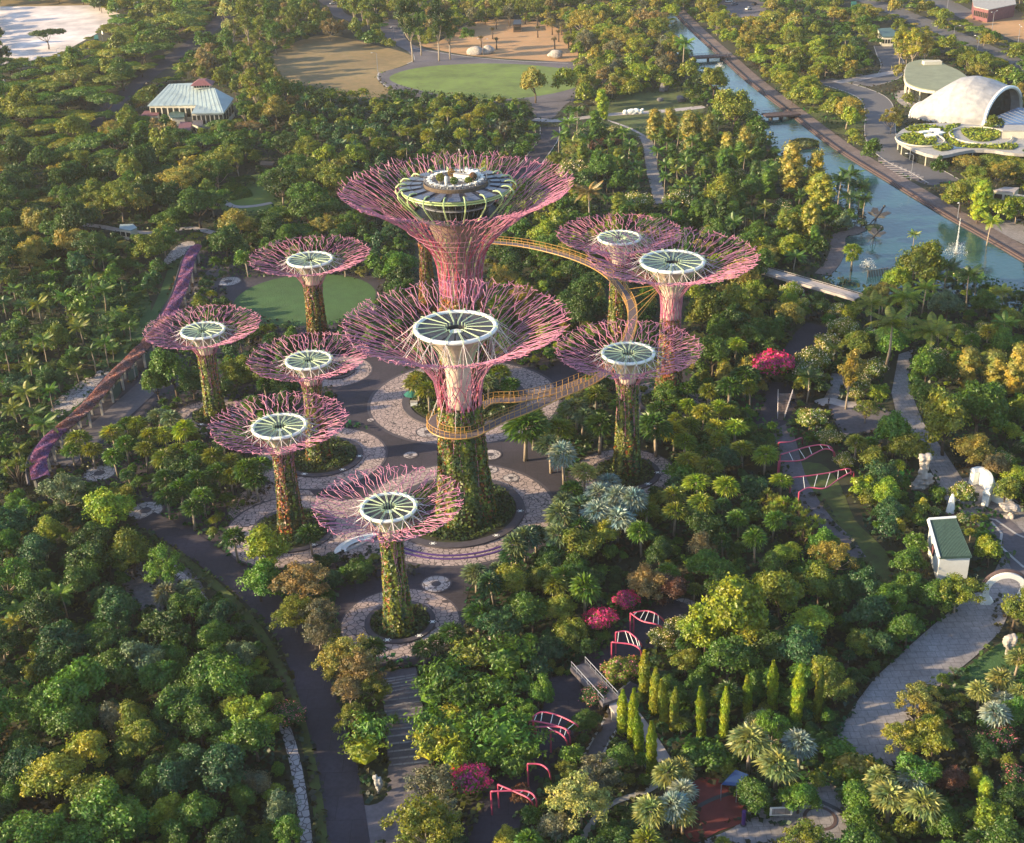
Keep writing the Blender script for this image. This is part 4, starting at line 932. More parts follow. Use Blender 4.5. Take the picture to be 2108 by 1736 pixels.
def round_roof():
    xy = [(1378, 450), (1392, 395), (1440, 372), (1510, 364), (1578, 374), (1640, 402), (1705, 430), (1765, 480), (1720, 508), (1660, 515), (1620, 545), (1560, 553), (1470, 540), (1400, 512), (1382, 485)]
    z = 8.5; pts = [G(*Z(1660, 0, x, y), z) for x, y in smooth_poly(xy, 2)]; c = centre(pts); c.z = 0
    t = thing('round_roofed_hall', c, 'hall with a wide flat rounded roof of dull green sheeting on white columns', 'building')
    local(slab(pts, .25), c).build('roof', M['greenroof'], t)
    low = [Vector((p.x, p.y, z-.27)) for p in pts]; local(slab([Vector((c.x+(p.x-c.x)*1.03, c.y+(p.y-c.y)*1.03, z-.27)) for p in pts], 1.0), c).build('fascia', M['cream'], t)
    w, q = walls(pts, 0, [z-1]*len(pts), .22); local(w, c).build('wall', M['glass'], t)
    for i, p in enumerate(pts):
        if i % 2 == 0: p2 = c+(Vector((p.x, p.y, 0))-c)*.93-c; mb = MB(); mb.bar((p2.x, p2.y, 0), (p2.x, p2.y, z-1.2), .35, 8); mb.build('column', M['cream'], t)
    mb = MB(); a = G(*Z(1660, 0, 1545, 378), 9.6)-c; mb.box((a.x, a.y, 9.2), (8, 3.5, 1.4)); mb.build('roof_hood', M['cream'], t)
    zmask(C0, [(1385, 450), (1395, 395), (1510, 366), (1600, 380), (1760, 480), (1640, 540), (1560, 570), (1530, 610), (1330, 640), (1335, 560), (1385, 540)]); keep(c, 18)
    vpoly('hall_terrace', [Z(1660, 0, x, y) for x, y in ((1330, 560), (1500, 560), (1600, 600), (1450, 640), (1400, 660), (1330, 620))], M['pave_pale'], 3, mask=False)
round_roof()
def green_roof():
    xy = [(1322, 838), (1360, 795), (1440, 765), (1560, 755), (1700, 758), (1850, 770), (1960, 785), (2060, 790), (2300, 800), (2300, 930), (2050, 940), (1930, 922), (1800, 918), (1700, 935), (1600, 955), (1500, 940), (1400, 900), (1345, 868)]
    z = 5.0; pts = [G(*Z(1660, 0, x, y), z) for x, y in smooth_poly(xy, 2)]; c = centre(pts); c.z = 0
    t = thing('green_roofed_hall', c, 'low curving hall with planted green roofs, white edges and round skylight terraces', 'building')
    local(slab([p+Vector((0, 0, .0)) for p in pts], 1.1), c).build('roof', M['conc'], t)
    w, q = walls(pts, 0, [z-1.05]*len(pts), .05); local(w, c).build('wall', M['glass'], t)
    n = len(q)
    for i in range(0, n, 2):
        mb = MB(); p = q[i]-c; mb.bar((p.x, p.y, 0), (p.x, p.y, 3.9), .22, 6); mb.build('column', M['cream'], t)
    def patch(xy, zz=5.25):
        P_ = [G(*Z(1660, 0, x, y), zz) for x, y in smooth_poly(xy, 2)]
        xs = [p.x for p in P_]; ys = [p.y for p in P_]; n = int(2.4*(max(xs)-min(xs))*(max(ys)-min(ys))); X = nr.uniform(min(xs), max(xs), n); Y = nr.uniform(min(ys), max(ys), n); poly = [(p.x, p.y) for p in P_]
        k = [inp(a, b, poly) for a, b in zip(X, Y)]; X, Y = X[k], Y[k]; V, F = leaf_quads(np.stack([X-c.x, Y-c.y, zz+.1+.4*nr.rand(len(X))], 1), np.tile([0, 0, 1.], (len(X), 1)), 1.0, 1, .5)
        local(slab(P_, .2), c).build('planting_bed', M['bank'], t)
        o = bpy.data.objects.new('roof_planting', np_mesh('roof_planting', V, F, M['leaf'])); col.objects.link(o); o.parent = t; o.color = (.22, .26, .03, 1)
    patch([(1345, 838), (1420, 815), (1500, 822), (1570, 850), (1560, 880), (1480, 892), (1400, 878)]); patch([(1380, 790), (1460, 765), (1570, 770), (1620, 790), (1540, 800), (1440, 810)]); patch([(1720, 800), (1800, 785), (1950, 800), (1960, 840), (1880, 865), (1780, 855)])
    patch([(1610, 830), (1640, 765), (1720, 762), (1670, 800), (1690, 860), (1760, 885), (1900, 885), (2060, 880), (2040, 915), (1850, 905), (1700, 900), (1640, 870)])
    patch([(1540, 895), (1620, 880), (1680, 905), (1600, 925)])
    for k, (x, y, r_) in enumerate(((1840, 832, 9.5), (1470, 855, 7.5))):
        p = G(*Z(1660, 0, x, y), 5.4)-c; mb = MB(); mb.tube([(p.x+r_*1.15*math.cos(a), p.y+r_*1.35*math.sin(a), 5.5) for a in [2*PI_*i/40 for i in range(40)]], .3, 5, True); mb.build('terrace_kerb', M['cream'], t)
    for x, y, a in ((1500, 822, .3), (1560, 808, -.2), (1590, 830, .5), (1530, 845, 0)): p = G(*Z(1660, 0, x, y), 5)-c; mb = MB(); mb.box((p.x, p.y, 5.6), (3.8, 2.2, 1.0), a); mb.build('skylight', M['white'], t)
    g = [G(*Z(1660, 0, x, y), 5.2) for x, y in ((1590, 890), (1700, 885), (1760, 905), (1640, 915))]; local(slab(g, .1), c).build('roof_glazing', MATS['blue_glazing'], t)
    zmask(C0, [(1325, 835), (1380, 780), (1560, 760), (1900, 780), (2108, 790), (2108, 920), (1900, 912), (1600, 955), (1480, 945), (1360, 880)]); keep(c, 20)
    for k, (xy, z, m, lab) in enumerate((([(1975, 800), (1990, 765), (2130, 765), (2130, 800)], 8, 'cream', 'beige block beside the planted roofs at the right edge'),)):
        pts = ZP(C0, xy, z); c2 = centre(pts); c2.z = 0; s = thing('beige_block', c2, lab, 'building'); local(slab(pts, .4), c2).build('roof', M['conc'], s); w, q = walls(pts, 0, [z-.4]*4, .02); local(w, c2).build('wall', M['cream'], s); window_row(s, q[0]-c2, q[3]-c2, 1.5, 4, 4, M['glass'])
def inp(x, y, P):
    c = False; n = len(P)
    for i in range(n):
        (ax, ay), (bx, by) = P[i], P[(i+1) % n]
        if (ay > y) != (by > y) and x < (bx-ax)*(y-ay)/(by-ay)+ax: c = not c
    return c
green_roof()
def simple_house(reg, xy, z, roofm, wallm, lab, nm='flat_roofed_building', mask=True, nwin=4):
    pts = ZP(reg, xy, z); c2 = centre(pts); c2.z = 0; s = thing(nm, c2, lab, 'building'); local(slab(pts, .35), c2).build('roof', M[roofm], s); w, q = walls(pts, 0, [z-.3]*len(pts), .04); local(w, c2).build('wall', M[wallm], s); window_row(s, q[0]-c2, q[-1]-c2, z*.3, z*.7, nwin, M['glass'])
    if mask: zmask(reg, xy)
    keep(c2, 7)
simple_house(C0, [(1800, 40), (1790, -10), (2050, -20), (2060, 25), (1890, 60)], 7, 'conc', 'redroof', 'flat roofed building at the top right edge', nwin=8)
simple_house(C0, [(1055, 35), (1050, 8), (1080, 8), (1085, 32)], 4, 'greencl', 'greencl', 'small green kiosk near the top edge above the canal woods', 'kiosk', nwin=1)
simple_house(C0, [(1240, 225), (1210, 175), (1290, 170), (1325, 195), (1310, 225)], 5, 'greentile', 'cream', 'green roofed shelter at the head of the service road', 'shelter')
simple_house(C0, [(1920, 1165), (1990, 1145), (2080, 1150), (2050, 1180)], 4, 'pave_pale', 'cream', 'pale flat roofed kiosk near the quay', 'kiosk', nwin=2)
simple_house(C0, [(2010, 1205), (2070, 1190), (2160, 1205), (2130, 1235)], 4, 'conc', 'cream', 'second pale kiosk right of the first by the quay', 'kiosk', nwin=2)
simple_house(A0, [(730, 1400), (735, 1375), (815, 1372), (840, 1395), (800, 1412)], 3.5, 'mint', 'cream', 'small shelter with a pale blue green roof beside the garden path', 'shelter', nwin=2)
simple_house(A0, [(575, 240), (578, 215), (600, 212), (603, 238)], 5, 'greencl', 'greencl', 'green hoarding box beside the sand plot', 'hoarding', nwin=1)
simple_house(B0, [(1060, 150), (1065, 122), (1110, 120), (1112, 148)], 4.5, 'dark', 'bark', 'small dark hut at the back of the orange field', 'hut', nwin=1)
simple_house(A0, [(1590, 1010), (1600, 985), (1680, 990), (1670, 1015)], 3, 'bark', 'bark', 'low brown shelter in the wood above the dome bushes', 'shelter', mask=False, nwin=2)

# ---- bridges over the canal
def bridge(a, b, w, z, lab, m='prom2', rail='dark', nm='canal_bridge', piers=True, raz=1.1):
    a = G(a[0], a[1], z); b = G(b[0], b[1], z); a.z = b.z = 0; d = b-a; L_ = d.length; ang = math.atan2(d.y, d.x); c = (a+b)/2; t = thing(nm, c, lab, 'bridge', rz=ang)
    mb = MB(); mb.box((0, 0, z-.25), (L_, w, .5)); mb.build('deck', M[m], t)
    for s in (-1, 1):
        mb = MB(); mb.bar((-L_/2, s*w/2, z+raz), (L_/2, s*w/2, z+raz), .07, 5); n = max(4, int(L_/1.6))
        for i in range(n+1): mb.bar((-L_/2+L_*i/n, s*w/2, z), (-L_/2+L_*i/n, s*w/2, z+raz), .05, 4)
        mb.bar((-L_/2, s*w/2, z+.5), (L_/2, s*w/2, z+.5), .035, 4); mb.build('railing', M[rail], t)
        mb = MB(); mb.box((0, s*(w/2+.1), z-.3), (L_, .2, .75)); mb.build('side_beam', M[m], t)
    if piers:
        for k in (-.3, 0, .3): mb = MB(); mb.box((k*L_, 0, (z-.5)/2), (.5, w*.7, z-.5)); mb.build('pier', M['ring'], t)
    return t
bridge(Z(1660, 0, 40, 352), Z(1660, 0, 305, 338), 4.5, 2.0, 'narrow dark footbridge across the upper canal', rail='grey')
bridge(Z(1660, 0, 515, 705), Z(1660, 0, 725, 690), 5.5, 2.0, 'wider dark bridge across the canal beside the reed islet', rail='dark')
zmask(C0, [(520, 650), (715, 660), (715, 715), (525, 715)]); zmask(C0, [(100, 315), (300, 320), (300, 360), (100, 360)])
t = bridge((1560, 552), (1768, 612), 3.6, 3.2, 'pale concrete causeway between the lake and the dark wood', 'pave_pale', 'conc', 'causeway', True, .5)
t = bridge(Z(830, 1369, 1460, 640), Z(830, 1369, 1660, 860), 2.6, 3.0, 'grey metal footbridge with railings above the lower court', 'asphalt2', 'grey', 'footbridge', True, 1.2)
zmask(Q0, [(1440, 620), (1500, 600), (1680, 800), (1640, 850), (1520, 790)])
# end slab of the footbridge
pts = ZP(Q0, [(1650, 850), (1700, 830), (1720, 900), (1705, 960), (1650, 890)], 2.4); c = centre(pts); c.z = 0; t = thing('white_ramp', c, 'white concrete ramp at the lower end of the footbridge', 'ramp'); local(slab(pts, .4), c).build('slab', M['pave_pale'], t); mb = MB(); mb.box((0, 0, 1.0), (1.2, 2.2, 2.0)); mb.build('support', M['conc'], t); zmask(Q0, [(1650, 850), (1700, 830), (1705, 960)])
# stair with pink railings
pts = ZP(N0, [(600, 705), (690, 705)], 4.5); a, b = pts; e = ZP(N0, [(598, 860), (640, 860)], .2); c = (a+b)/2; c.z = 0
t = thing('outdoor_stair', c, 'brown outdoor stair with pale pink railings beside the magenta bougainvillea', 'stair')
mb = MB()
for i in range(16):
    f = i/15; p = a.lerp(e[0], f)-c; q = b.lerp(e[1], f)-c; p2 = a.lerp(e[0], f+1/15)-c; q2 = b.lerp(e[1], f+1/15)-c
    mb.quadpts([(p.x, p.y, p.z), (p2.x, p2.y, p.z), (q2.x, q2.y, p.z), (q.x, q.y, p.z)]); mb.quadpts([(p2.x, p2.y, p.z), (p2.x, p2.y, p.z-.35), (q2.x, q2.y, p.z-.35), (q2.x, q2.y, p.z)])
mb.build('steps', M['prom'], t)
for s, (u, v) in enumerate(((a, e[0]), (b, e[1]))):
    mb = MB(); 
    for h in (.5, 1.1): mb.bar(u-c+Vector((0, 0, h)), v-c+Vector((0, 0, h)), .05, 4)
    for i in range(12): p = u.lerp(v, i/11)-c; mb.bar(p, p+Vector((0, 0, 1.1)), .05, 4)
    mb.build('railing', M['brace'], t)
zmask(N0, [(590, 685), (700, 685), (690, 730), (650, 860), (600, 860)])

# ---- fountains, islet, insects
def spray(nm, p, h, r, lab, n=900, jet=True):
    t = thing(nm, p, lab, 'fountain'); f = nr.rand(n); a = nr.rand(n)*2*PI_
    if jet:
        f = nr.rand(n)**1.4
        z = f*h; rr = .04+.42*(1-f)*nr.rand(n)
        P_ = np.stack([rr*np.cos(a), rr*np.sin(a), z], 1); V, F = leaf_quads(P_, P_*0+nr.normal(0, 1, (n, 3)), .16, 1.6, .8)
        o = bpy.data.objects.new('jet', np_mesh('jet', V, F, M['white'])); col.objects.link(o); o.parent = t
    q = nr.rand(n); rr = r*q; z = 2.0*r*.6*np.sin(np.pi*np.clip(q*.9+.1, 0, 1))*nr.rand(n)*.8+.1
    P_ = np.stack([rr*np.cos(a), rr*np.sin(a), z], 1); V, F = leaf_quads(P_, nr.normal(0, 1, (n, 3)), .11 if jet else .2, 1.5, .8)
    o = bpy.data.objects.new('splash', np_mesh('splash', V, F, M['white'])); col.objects.link(o); o.parent = t
    mb = MB(); mb.lathe([(.5, 0), (.5, .25), (.2, .35), (.01, .36)], 12); mb.build('nozzle', M['dark'], t)
spray('fountain', G(*Z(1660, 0, 1690, 1556)), 11, 3.6, 'tall white water jet rising from the lake')
spray('fountain', G(*Z(1660, 0, 1150, 1635)), 1, 2.4, 'low white bubbling fountain near the lake boardwalk', 500, False)
spray('fountain', G(*Z(1660, 0, 245, 415)), 1, 2.4, 'low white bubbling fountain by the upper canal bridge', 400, False)
zmask(C0, [(1640, 1350), (1770, 1350), (1770, 1570), (1630, 1570)]); zmask(C0, [(1100, 1600), (1200, 1600), (1200, 1650), (1100, 1650)])
p = G(*Z(1660, 0, 765, 892)); t = thing('reed_islet', p, 'small round islet of reeds in the canal', 'islet')
mb = MB(); mb.lathe([(5.6, 0), (5.2, .5), (.01, .8)], 20); mb.build('bank', M['soil'], t); n = 1500; a = nr.rand(n)*2*PI_; r_ = 5.2*np.sqrt(nr.rand(n)); V, F = leaf_quads(np.stack([r_*np.cos(a)*1.05, r_*np.sin(a), .8+1.9*nr.rand(n)*(1.1-r_/7)], 1), np.stack([np.cos(a), np.sin(a), a*0+.5], 1), .6, 1.6, .5); o = bpy.data.objects.new('reeds', np_mesh('reeds', V, F, M['leaf'])); col.objects.link(o); o.parent = t; o.color = (.10, .12, .03, 1)
def insect(p, s, rz, lab, islet):
    t = thing('insect_sculpture', p, lab, 'sculpture', rz=rz)
    if islet:
        mb = MB(); mb.lathe([(3.0, 0), (2.8, .5), (.01, .8)], 18); mb.build('base', M['bank'], t)
    mb = MB(); mb.bar((0, 0, 0), (.3*s, 0, 2.2*s), .12*s, 6); mb.bar((-.8*s, .3, 0), (.3*s, 0, 2.4*s), .07*s, 5); mb.bar((.9*s, -.4, 0), (.5*s, 0, 2.4*s), .07*s, 5); mb.build('stand', M['dark'], t)
    mb = MB(); mb.tube([(-2.2*s, 0, 1.2*s), (-1.0*s, 0, 2.0*s), (.4*s, 0, 2.6*s), (1.6*s, 0, 3.6*s), (2.9*s, 0, 4.9*s)], [.07*s, .14*s, .3*s, .34*s, .2*s], 8); mb.build('body', M['dark'], t, True)
    mb = MB(); mb.lathe([(.01, -.35*s), (.3*s, -.2*s), (.36*s, 0), (.25*s, .25*s), (.01, .35*s)], 10, (3.1*s, 0, 5.1*s)); mb.build('head', M['dark'], t, True)
    for sg in (-1, 1):
        for q, (x0, x1) in enumerate(((1.5, 2.6), (.9, .5))):
            mb = MB(); k = len(mb.v)
            w = [Vector((x0*s, 0, 3.5*s-q*.5*s)), Vector((x1*s, sg*1.6*s, 4.3*s-q*.6*s)), Vector((x1*s-.2*s, sg*3.0*s, 4.2*s-q*.6*s)), Vector((x0*s-.5*s, sg*2.4*s, 3.6*s-q*.5*s)), Vector((x0*s-.4*s, sg*.3*s, 3.2*s-q*.5*s))]
            mb.v = [tuple(v) for v in w]+[(v.x, v.y, v.z-.06) for v in w]; mb.face(range(5)); mb.face(range(9, 4, -1))
            for i in range(5): mb.face((i, (i+1)%5, 5+(i+1)%5, 5+i))
            mb.build('wing', M['dark'], t)
insect(G(*Z(1660, 0, 1190, 1398)), 1.25, .6, 'dark winged insect sculpture rearing above a tiny grassy islet in the lake', True)
insect(G(*Z(1660, 0, 1180, 1500)), 1.0, .5, 'dark winged insect sculpture standing in open water below the first one', False)
zmask(C0, [(1150, 1300), (1290, 1295), (1290, 1420), (1250, 1520), (1150, 1520)])

# ---- white sculpture (a plain smooth form), boulders, rocks
def rock(nm, p, d, lab, m='rock', seed=0, cat='rock', k=.18, grp=None, sub=3, rz=0, name2=None, sink=.1):
    import bmesh
    bm = bmesh.new(); bmesh.ops.create_icosphere(bm, subdivisions=sub, radius=1); rs = np.random.RandomState(seed); w = rs.normal(0, 1, (6, 3))*2.2; ph = rs.rand(6)*6
    for v in bm.verts:
        c_ = v.co.copy(); f = 1+k*sum(math.sin(c_.x*w[i][0]+c_.y*w[i][1]+c_.z*w[i][2]+ph[i]) for i in range(6))/2; c_ *= f; v.co = (c_.x*d[0]/2, c_.y*d[1]/2, c_.z*d[2]/2+d[2]*(.5-sink))
    me = bpy.data.meshes.new(nm); bm.to_mesh(me); bm.free(); me.materials.append(M[m]); me.polygons.foreach_set('use_smooth', [True]*len(me.polygons))
    o = bpy.data.objects.new(nm, me); col.objects.link(o); o.location = p; o.rotation_euler = (0, 0, rz); tag(o, lab, cat, grp); return o
def sculpture():
    import bmesh
    p = G(*Z(830, 0, 1800, 700)); s = mpp(p)/1.0*.336*1.0; u = mpp(p)*.336   # metres per crop pixel
    bm = bmesh.new()
    for x, z, rx, rz_, a in ((-52, 14, 17, 16, 0), (-15, 16, 34, 19, .1), (25, 20, 26, 13, -.5), (48, 22, 18, 9, .6), (5, 8, 26, 8, .5), (44, 8, 18, 7, .1)):
        ret = bmesh.ops.create_icosphere(bm, subdivisions=2, radius=1)
        for v in ret['verts']:
            x_, z_ = v.co.x*rx, v.co.z*rz_; v.co = ((x+x_*math.cos(a)-z_*math.sin(a))*u, v.co.y*13*u, (z+x_*math.sin(a)+z_*math.cos(a))*u)
    me = bpy.data.meshes.new('lawn_sculpture'); bm.to_mesh(me); bm.free(); me.materials.append(M['white']); me.polygons.foreach_set('use_smooth', [True]*len(me.polygons))
    o = bpy.data.objects.new('lawn_sculpture', me); col.objects.link(o); o.location = p; rm = o.modifiers.new('blend', 'REMESH'); rm.mode = 'VOXEL'; rm.voxel_size = .22; rm.use_smooth_shade = True
    tag(o, 'smooth white rounded sculpture lying on the path across the meadow', 'sculpture'); zmask(B0, [(1730, 650), (1870, 650), (1870, 725), (1730, 725)])
sculpture()
for i, (x, y, w, h) in enumerate(((830, 335, 95, 38), (908, 328, 75, 42), (1320, 358, 82, 45))):
    p = G(*Z(830, 0, x, y)); u = mpp(p)*.336; rock('boulder', p, (w*u, w*u*.8, h*u*1.3), ['long low pale boulder left of the lamp post on the orange field', 'pale boulder right of the lamp post on the orange field', 'pale table shaped boulder at the lower edge of the orange field'][i], seed=i+3, cat='boulder')
def bare_tree(p, h, lab, seed):
    rs = random.Random(seed); t = thing('pruned_tree', p, lab, 'tree', 'pruned young trees on the orange field'); mb = MB(); mb.tube([(0, 0, -.2), (rs.uniform(-.1, .1), 0, h*.5), (0, 0, h)], [.45, .33, .26], 7); mb.build('trunk', M['bark'], t, True)
    for k in range(6):
        a = rs.uniform(0, 6.3); z = h*rs.uniform(.6, 1); mb = MB(); mb.bar((0, 0, z), (math.cos(a)*h*.22, math.sin(a)*h*.22, z+h*.2), .13, 5, .05); mb.build('limb', M['bark'], t)
    n = 160; P_ = nr.normal(0, .5, (n, 3))*np.array([1.3, 1.3, .8])+np.array([0, 0, h*1.08]); V, F = leaf_quads(P_, nr.normal(0, 1, (n, 3)), .5); o = bpy.data.objects.new('crown', np_mesh('crown', V, F, M['leaf'])); col.objects.link(o); o.parent = t; o.color = (.10, .085, .04, 1)
PW = ['leftmost']+[w+' from left' for w in 'second third fourth fifth sixth seventh eighth ninth tenth eleventh twelfth thirteenth fourteenth fifteenth'.split()]+['rightmost']
for i, (x, y) in enumerate(sorted(((1210, 165), (1212, 232), (1316, 305), (1402, 300), (1340, 258), (1300, 215), (1358, 215), (960, 305), (935, 240), (890, 150), (1412, 245), (866, 295), (958, 180), (1270, 162), (1135, 150), (1040, 165)))):
    bare_tree(G(*Z(830, 0, x, y)), 5.2, 'short pruned tree with a stubby trunk on the orange field, '+PW[i], i)
# scholar rocks
def tallrock(reg, x, y, w, h, lab, seed, m='rock'):
    p = G(*Z(*reg, x, y)); u = mpp(p)*.336
    import bmesh
    bm = bmesh.new(); rs = random.Random(seed)
    H_ = h*u*1.15; n = 7
    for i in range(n):
        f = i/(n-1); ret = bmesh.ops.create_icosphere(bm, subdivisions=3, radius=1); ww = w*u*.5*(.62+.35*math.sin(f*5+seed)+.25*(f > .55)); ox = rs.uniform(-.18, .18)*w*u
        for v in ret['verts']:
            q = 1+.2*math.sin(v.co.x*6+i)+.16*math.sin(v.co.z*9+v.co.y*7+seed); v.co = (v.co.x*ww*q+ox, v.co.y*ww*.75*q, H_*f*.86+v.co.z*H_/n*.95*q+H_*.06)
    me = bpy.data.meshes.new('tall_rock'); bm.to_mesh(me); bm.free(); me.materials.append(M[m]); me.polygons.foreach_set('use_smooth', [True]*len(me.polygons))
    o = bpy.data.objects.new('tall_rock', me); col.objects.link(o); o.location = p; md = o.modifiers.new('blend', 'REMESH'); md.mode = 'VOXEL'; md.voxel_size = max(.12, H_/40); md.use_smooth_shade = True; tag(o, lab, 'rock'); keep(p, 2)
tallrock(N0, 1480, 1285, 110, 200, 'tall weathered pale standing rock beside the wide grey walk', 1)
tallrock(N0, 1812, 1220, 60, 50, 'small pale weathered rock on the lawn above the white curved wall', 2)
tallrock(N0, 2030, 1465, 100, 80, 'pale weathered rock group at the right end of the white curved wall', 3)
tallrock(S0, 2010, 575, 70, 120, 'grey weathered standing rock on the lawn at the right edge', 4)
tallrock(Q0, 235, 1425, 50, 120, 'narrow pale standing stone in the wedge shaped bed at the foot of the stair walk', 5, 'conc')
zmask(N0, [(1425, 1095), (1550, 1095), (1550, 1310), (1430, 1310)]); zmask(N0, [(1780, 1180), (1850, 1180), (1850, 1230), (1780, 1230)]); zmask(N0, [(1980, 1390), (2080, 1390), (2080, 1480), (1980, 1480)]); zmask(S0, [(1970, 450), (2050, 450), (2050, 590), (1970, 590)]); zmask(Q0, [(205, 1300), (265, 1300), (265, 1440), (205, 1440)])
for i, (x, y, w, h) in enumerate(((1990, 560, 60, 40), (1960, 620, 40, 20), (2090, 625, 60, 30))): p = G(*Z(830, 0, x, y)); u = mpp(p)*.336; rock('boulder', p, (w*u, w*u*.8, h*u*1.4), ['grey boulder at the top of the meadow', 'small grey boulder in the middle of the meadow', 'flat grey boulder at the right of the meadow'][i], 'rock_dark', i+20, 'boulder')

# ---- white curved wall, moon gate, tiled pavilion
def wallpath(pts, h, th, nm, lab, m='white', capm=None):
    c0 = centre(pts); c0.z = 0; t = thing(nm, c0, lab, 'wall'); c = spline(pts, 6); mb = MB(); n = len(c); L_, R_ = [], []
    for i, p in enumerate(c):
        d = c[min(i+1, n-1)]-c[max(i-1, 0)]; d.z = 0; d.normalize(); q = Vector((-d.y, d.x, 0))*th/2; L_.append(p+q-c0); R_.append(p-q-c0)
    for i in range(n-1):
        a, b, e, f = L_[i], L_[i+1], R_[i+1], R_[i]
        mb.quadpts([(a.x, a.y, 0), (b.x, b.y, 0), (b.x, b.y, h), (a.x, a.y, h)]); mb.quadpts([(f.x, f.y, 0), (e.x, e.y, 0), (e.x, e.y, h), (f.x, f.y, h)]); mb.quadpts([(a.x, a.y, h), (b.x, b.y, h), (e.x, e.y, h), (f.x, f.y, h)])
    for k in (0, n-1): mb.quadpts([(L_[k].x, L_[k].y, 0), (R_[k].x, R_[k].y, 0), (R_[k].x, R_[k].y, h), (L_[k].x, L_[k].y, h)])
    mb.build('wall_body', M[m], t)
    mb = MB(); mb.tube([Vector(((a.x+b.x)/2, (a.y+b.y)/2, h+.05)) for a, b in zip(L_, R_)], th*.6, 6); mb.build('coping', M[capm or m], t); return t
wallpath(ZP(N0, [(1780, 1262), (1830, 1255), (1880, 1290), (1890, 1340), (1865, 1400)]), 3.0, 1.3, 'curved_wall', 'white free standing wall curving round the small court', capm='white')
wallpath(ZP(N0, [(1895, 1335), (1960, 1370), (2030, 1385)]), 2.2, 2.0, 'curved_wall', 'white low wall running right from the curved one', capm='conc')
zmask(N0, [(1770, 1235), (1870, 1235), (1920, 1290), (2020, 1330), (2010, 1390), (1900, 1400), (1850, 1420)])
def moon_gate():
    a, b = G(*Z(1660, 1369, 1840, 260)), G(*Z(1660, 1369, 2110, 265)); c = (a+b)/2; d = b-a; W_ = d.length; t = thing('moon_gate', c, 'white round moon gate arch standing at the head of the wide grey walk', 'gate', rz=math.atan2(d.y, d.x))
    mb = MB(); Ro = W_/2; Ri = Ro*.74; zc = Ro*.78; n = 40; th = .7; a0 = -.9
    def ring(r_, y): return [(r_*math.cos(q), y, zc+r_*math.sin(q)) for q in [a0+(PI_-2*a0)*i/n for i in range(n+1)]]
    O1, O2, I1, I2 = ring(Ro, -th), ring(Ro, th), ring(Ri, -th), ring(Ri, th)
    for i in range(n):
        mb.quadpts([O1[i], O1[i+1], I1[i+1], I1[i]]); mb.quadpts([O2[i], I2[i], I2[i+1], O2[i+1]]); mb.quadpts([O1[i], O2[i], O2[i+1], O1[i+1]]); mb.quadpts([I1[i], I1[i+1], I2[i+1], I2[i]])
    mb.build('arch', M['white'], t)
    mb = MB(); mb.tube([(q[0], 0, q[2]+.05) for q in ring(Ro+.12, 0)[6:-6]], .35, 6); mb.build('coping_tiles', M['prom2'], t)
    for s in (-1, 1): mb = MB(); mb.box((s*(Ro*.86), 0, zc*.18), (Ro*.36, th*2.1, zc*.5)); mb.build('pier', M['white'], t)
    zmask(S0, [(1830, 120), (1900, 60), (2000, 60), (2100, 130), (2100, 160), (1960, 160), (1950, 240), (1840, 260)]); keep(c, 5)
moon_gate()
def pavilion():
    zt = 6.0; P_ = [G(*Z(1660, 680, x, y), z) for x, y, z in ((1525, 1482, 6.2), (1690, 1470, 6.2), (1790, 1705, 5.2), (1590, 1712, 5.2))]; c = centre(P_); c.z = 0
    t = thing('tiled_pavilion', c, 'small pavilion with dark green tiled roof and white side wall with round window', 'pavilion')
    local(slab(P_, .3), c).build('roof', M['greentile'], t)
    for k in range(22):
        a = P_[0].lerp(P_[1], (k+.5)/22)+Vector((0, 0, .12))-c; b = P_[3].lerp(P_[2], (k+.5)/22)+Vector((0, 0, .12))-c; mb = MB(); mb.bar(a, b, .1, 4); mb.build('tile_ridge', M['greentile'], t)
    w, q = walls(P_, 0, [5.8, 5.8, 4.9, 4.9], .07); local(w, c).build('wall', M['white'], t)
    mb = MB(); mb.tube([P_[0]-c+Vector((0, 0, .25)), P_[1]-c+Vector((0, 0, .25))], .28, 6); mb.build('ridge_cap', M['white'], t)
    mb = MB(); mb.tube([P_[0]-c+Vector((-.1, 0, .1)), P_[3]-c+Vector((-.1, 0, .1))], .3, 6); mb.build('verge', M['white'], t)
    m_ = (q[0]+q[3])/2-c; d = (q[3]-q[0]).normalized(); nrm = Vector((d.y, -d.x, 0)); nrm = nrm if nrm.x < 0 else -nrm; mb = MB(); o_ = m_+nrm*.08+Vector((0, 0, 3.2)); mb.quadpts([o_+(d*math.cos(x)+Vector((0, 0, 1))*math.sin(x))*1.0 for x in [2*PI_*i/20 for i in range(20)]]); mb.build('round_window', M['redroof'], t)
    mb = MB(); mb.tube([o_+nrm*.03+(d*math.cos(x)+Vector((0, 0, 1))*math.sin(x))*1.1 for x in [2*PI_*i/20 for i in range(20)]], .12, 5, True); mb.build('window_frame', M['dark'], t)
    zmask(N0, [(1515, 1475), (1690, 1465), (1800, 1715), (1580, 1720)]); keep(c, 6)
    p = G(*Z(1660, 680, 1655, 1440)); t = thing('gate_pier', p, 'white tapering pier just behind the green tiled pavilion', 'pier'); mb = MB(); mb.lathe([(1.0, 0), (.5, 3.6), (.2, 4.4), (.01, 4.5)], 6); mb.build('shaft', M['white'], t); mb = MB(); mb.lathe([(1.2, 0), (1.2, .3), (.9, .4)], 6); mb.build('base', M['redroof'], t)
pavilion()

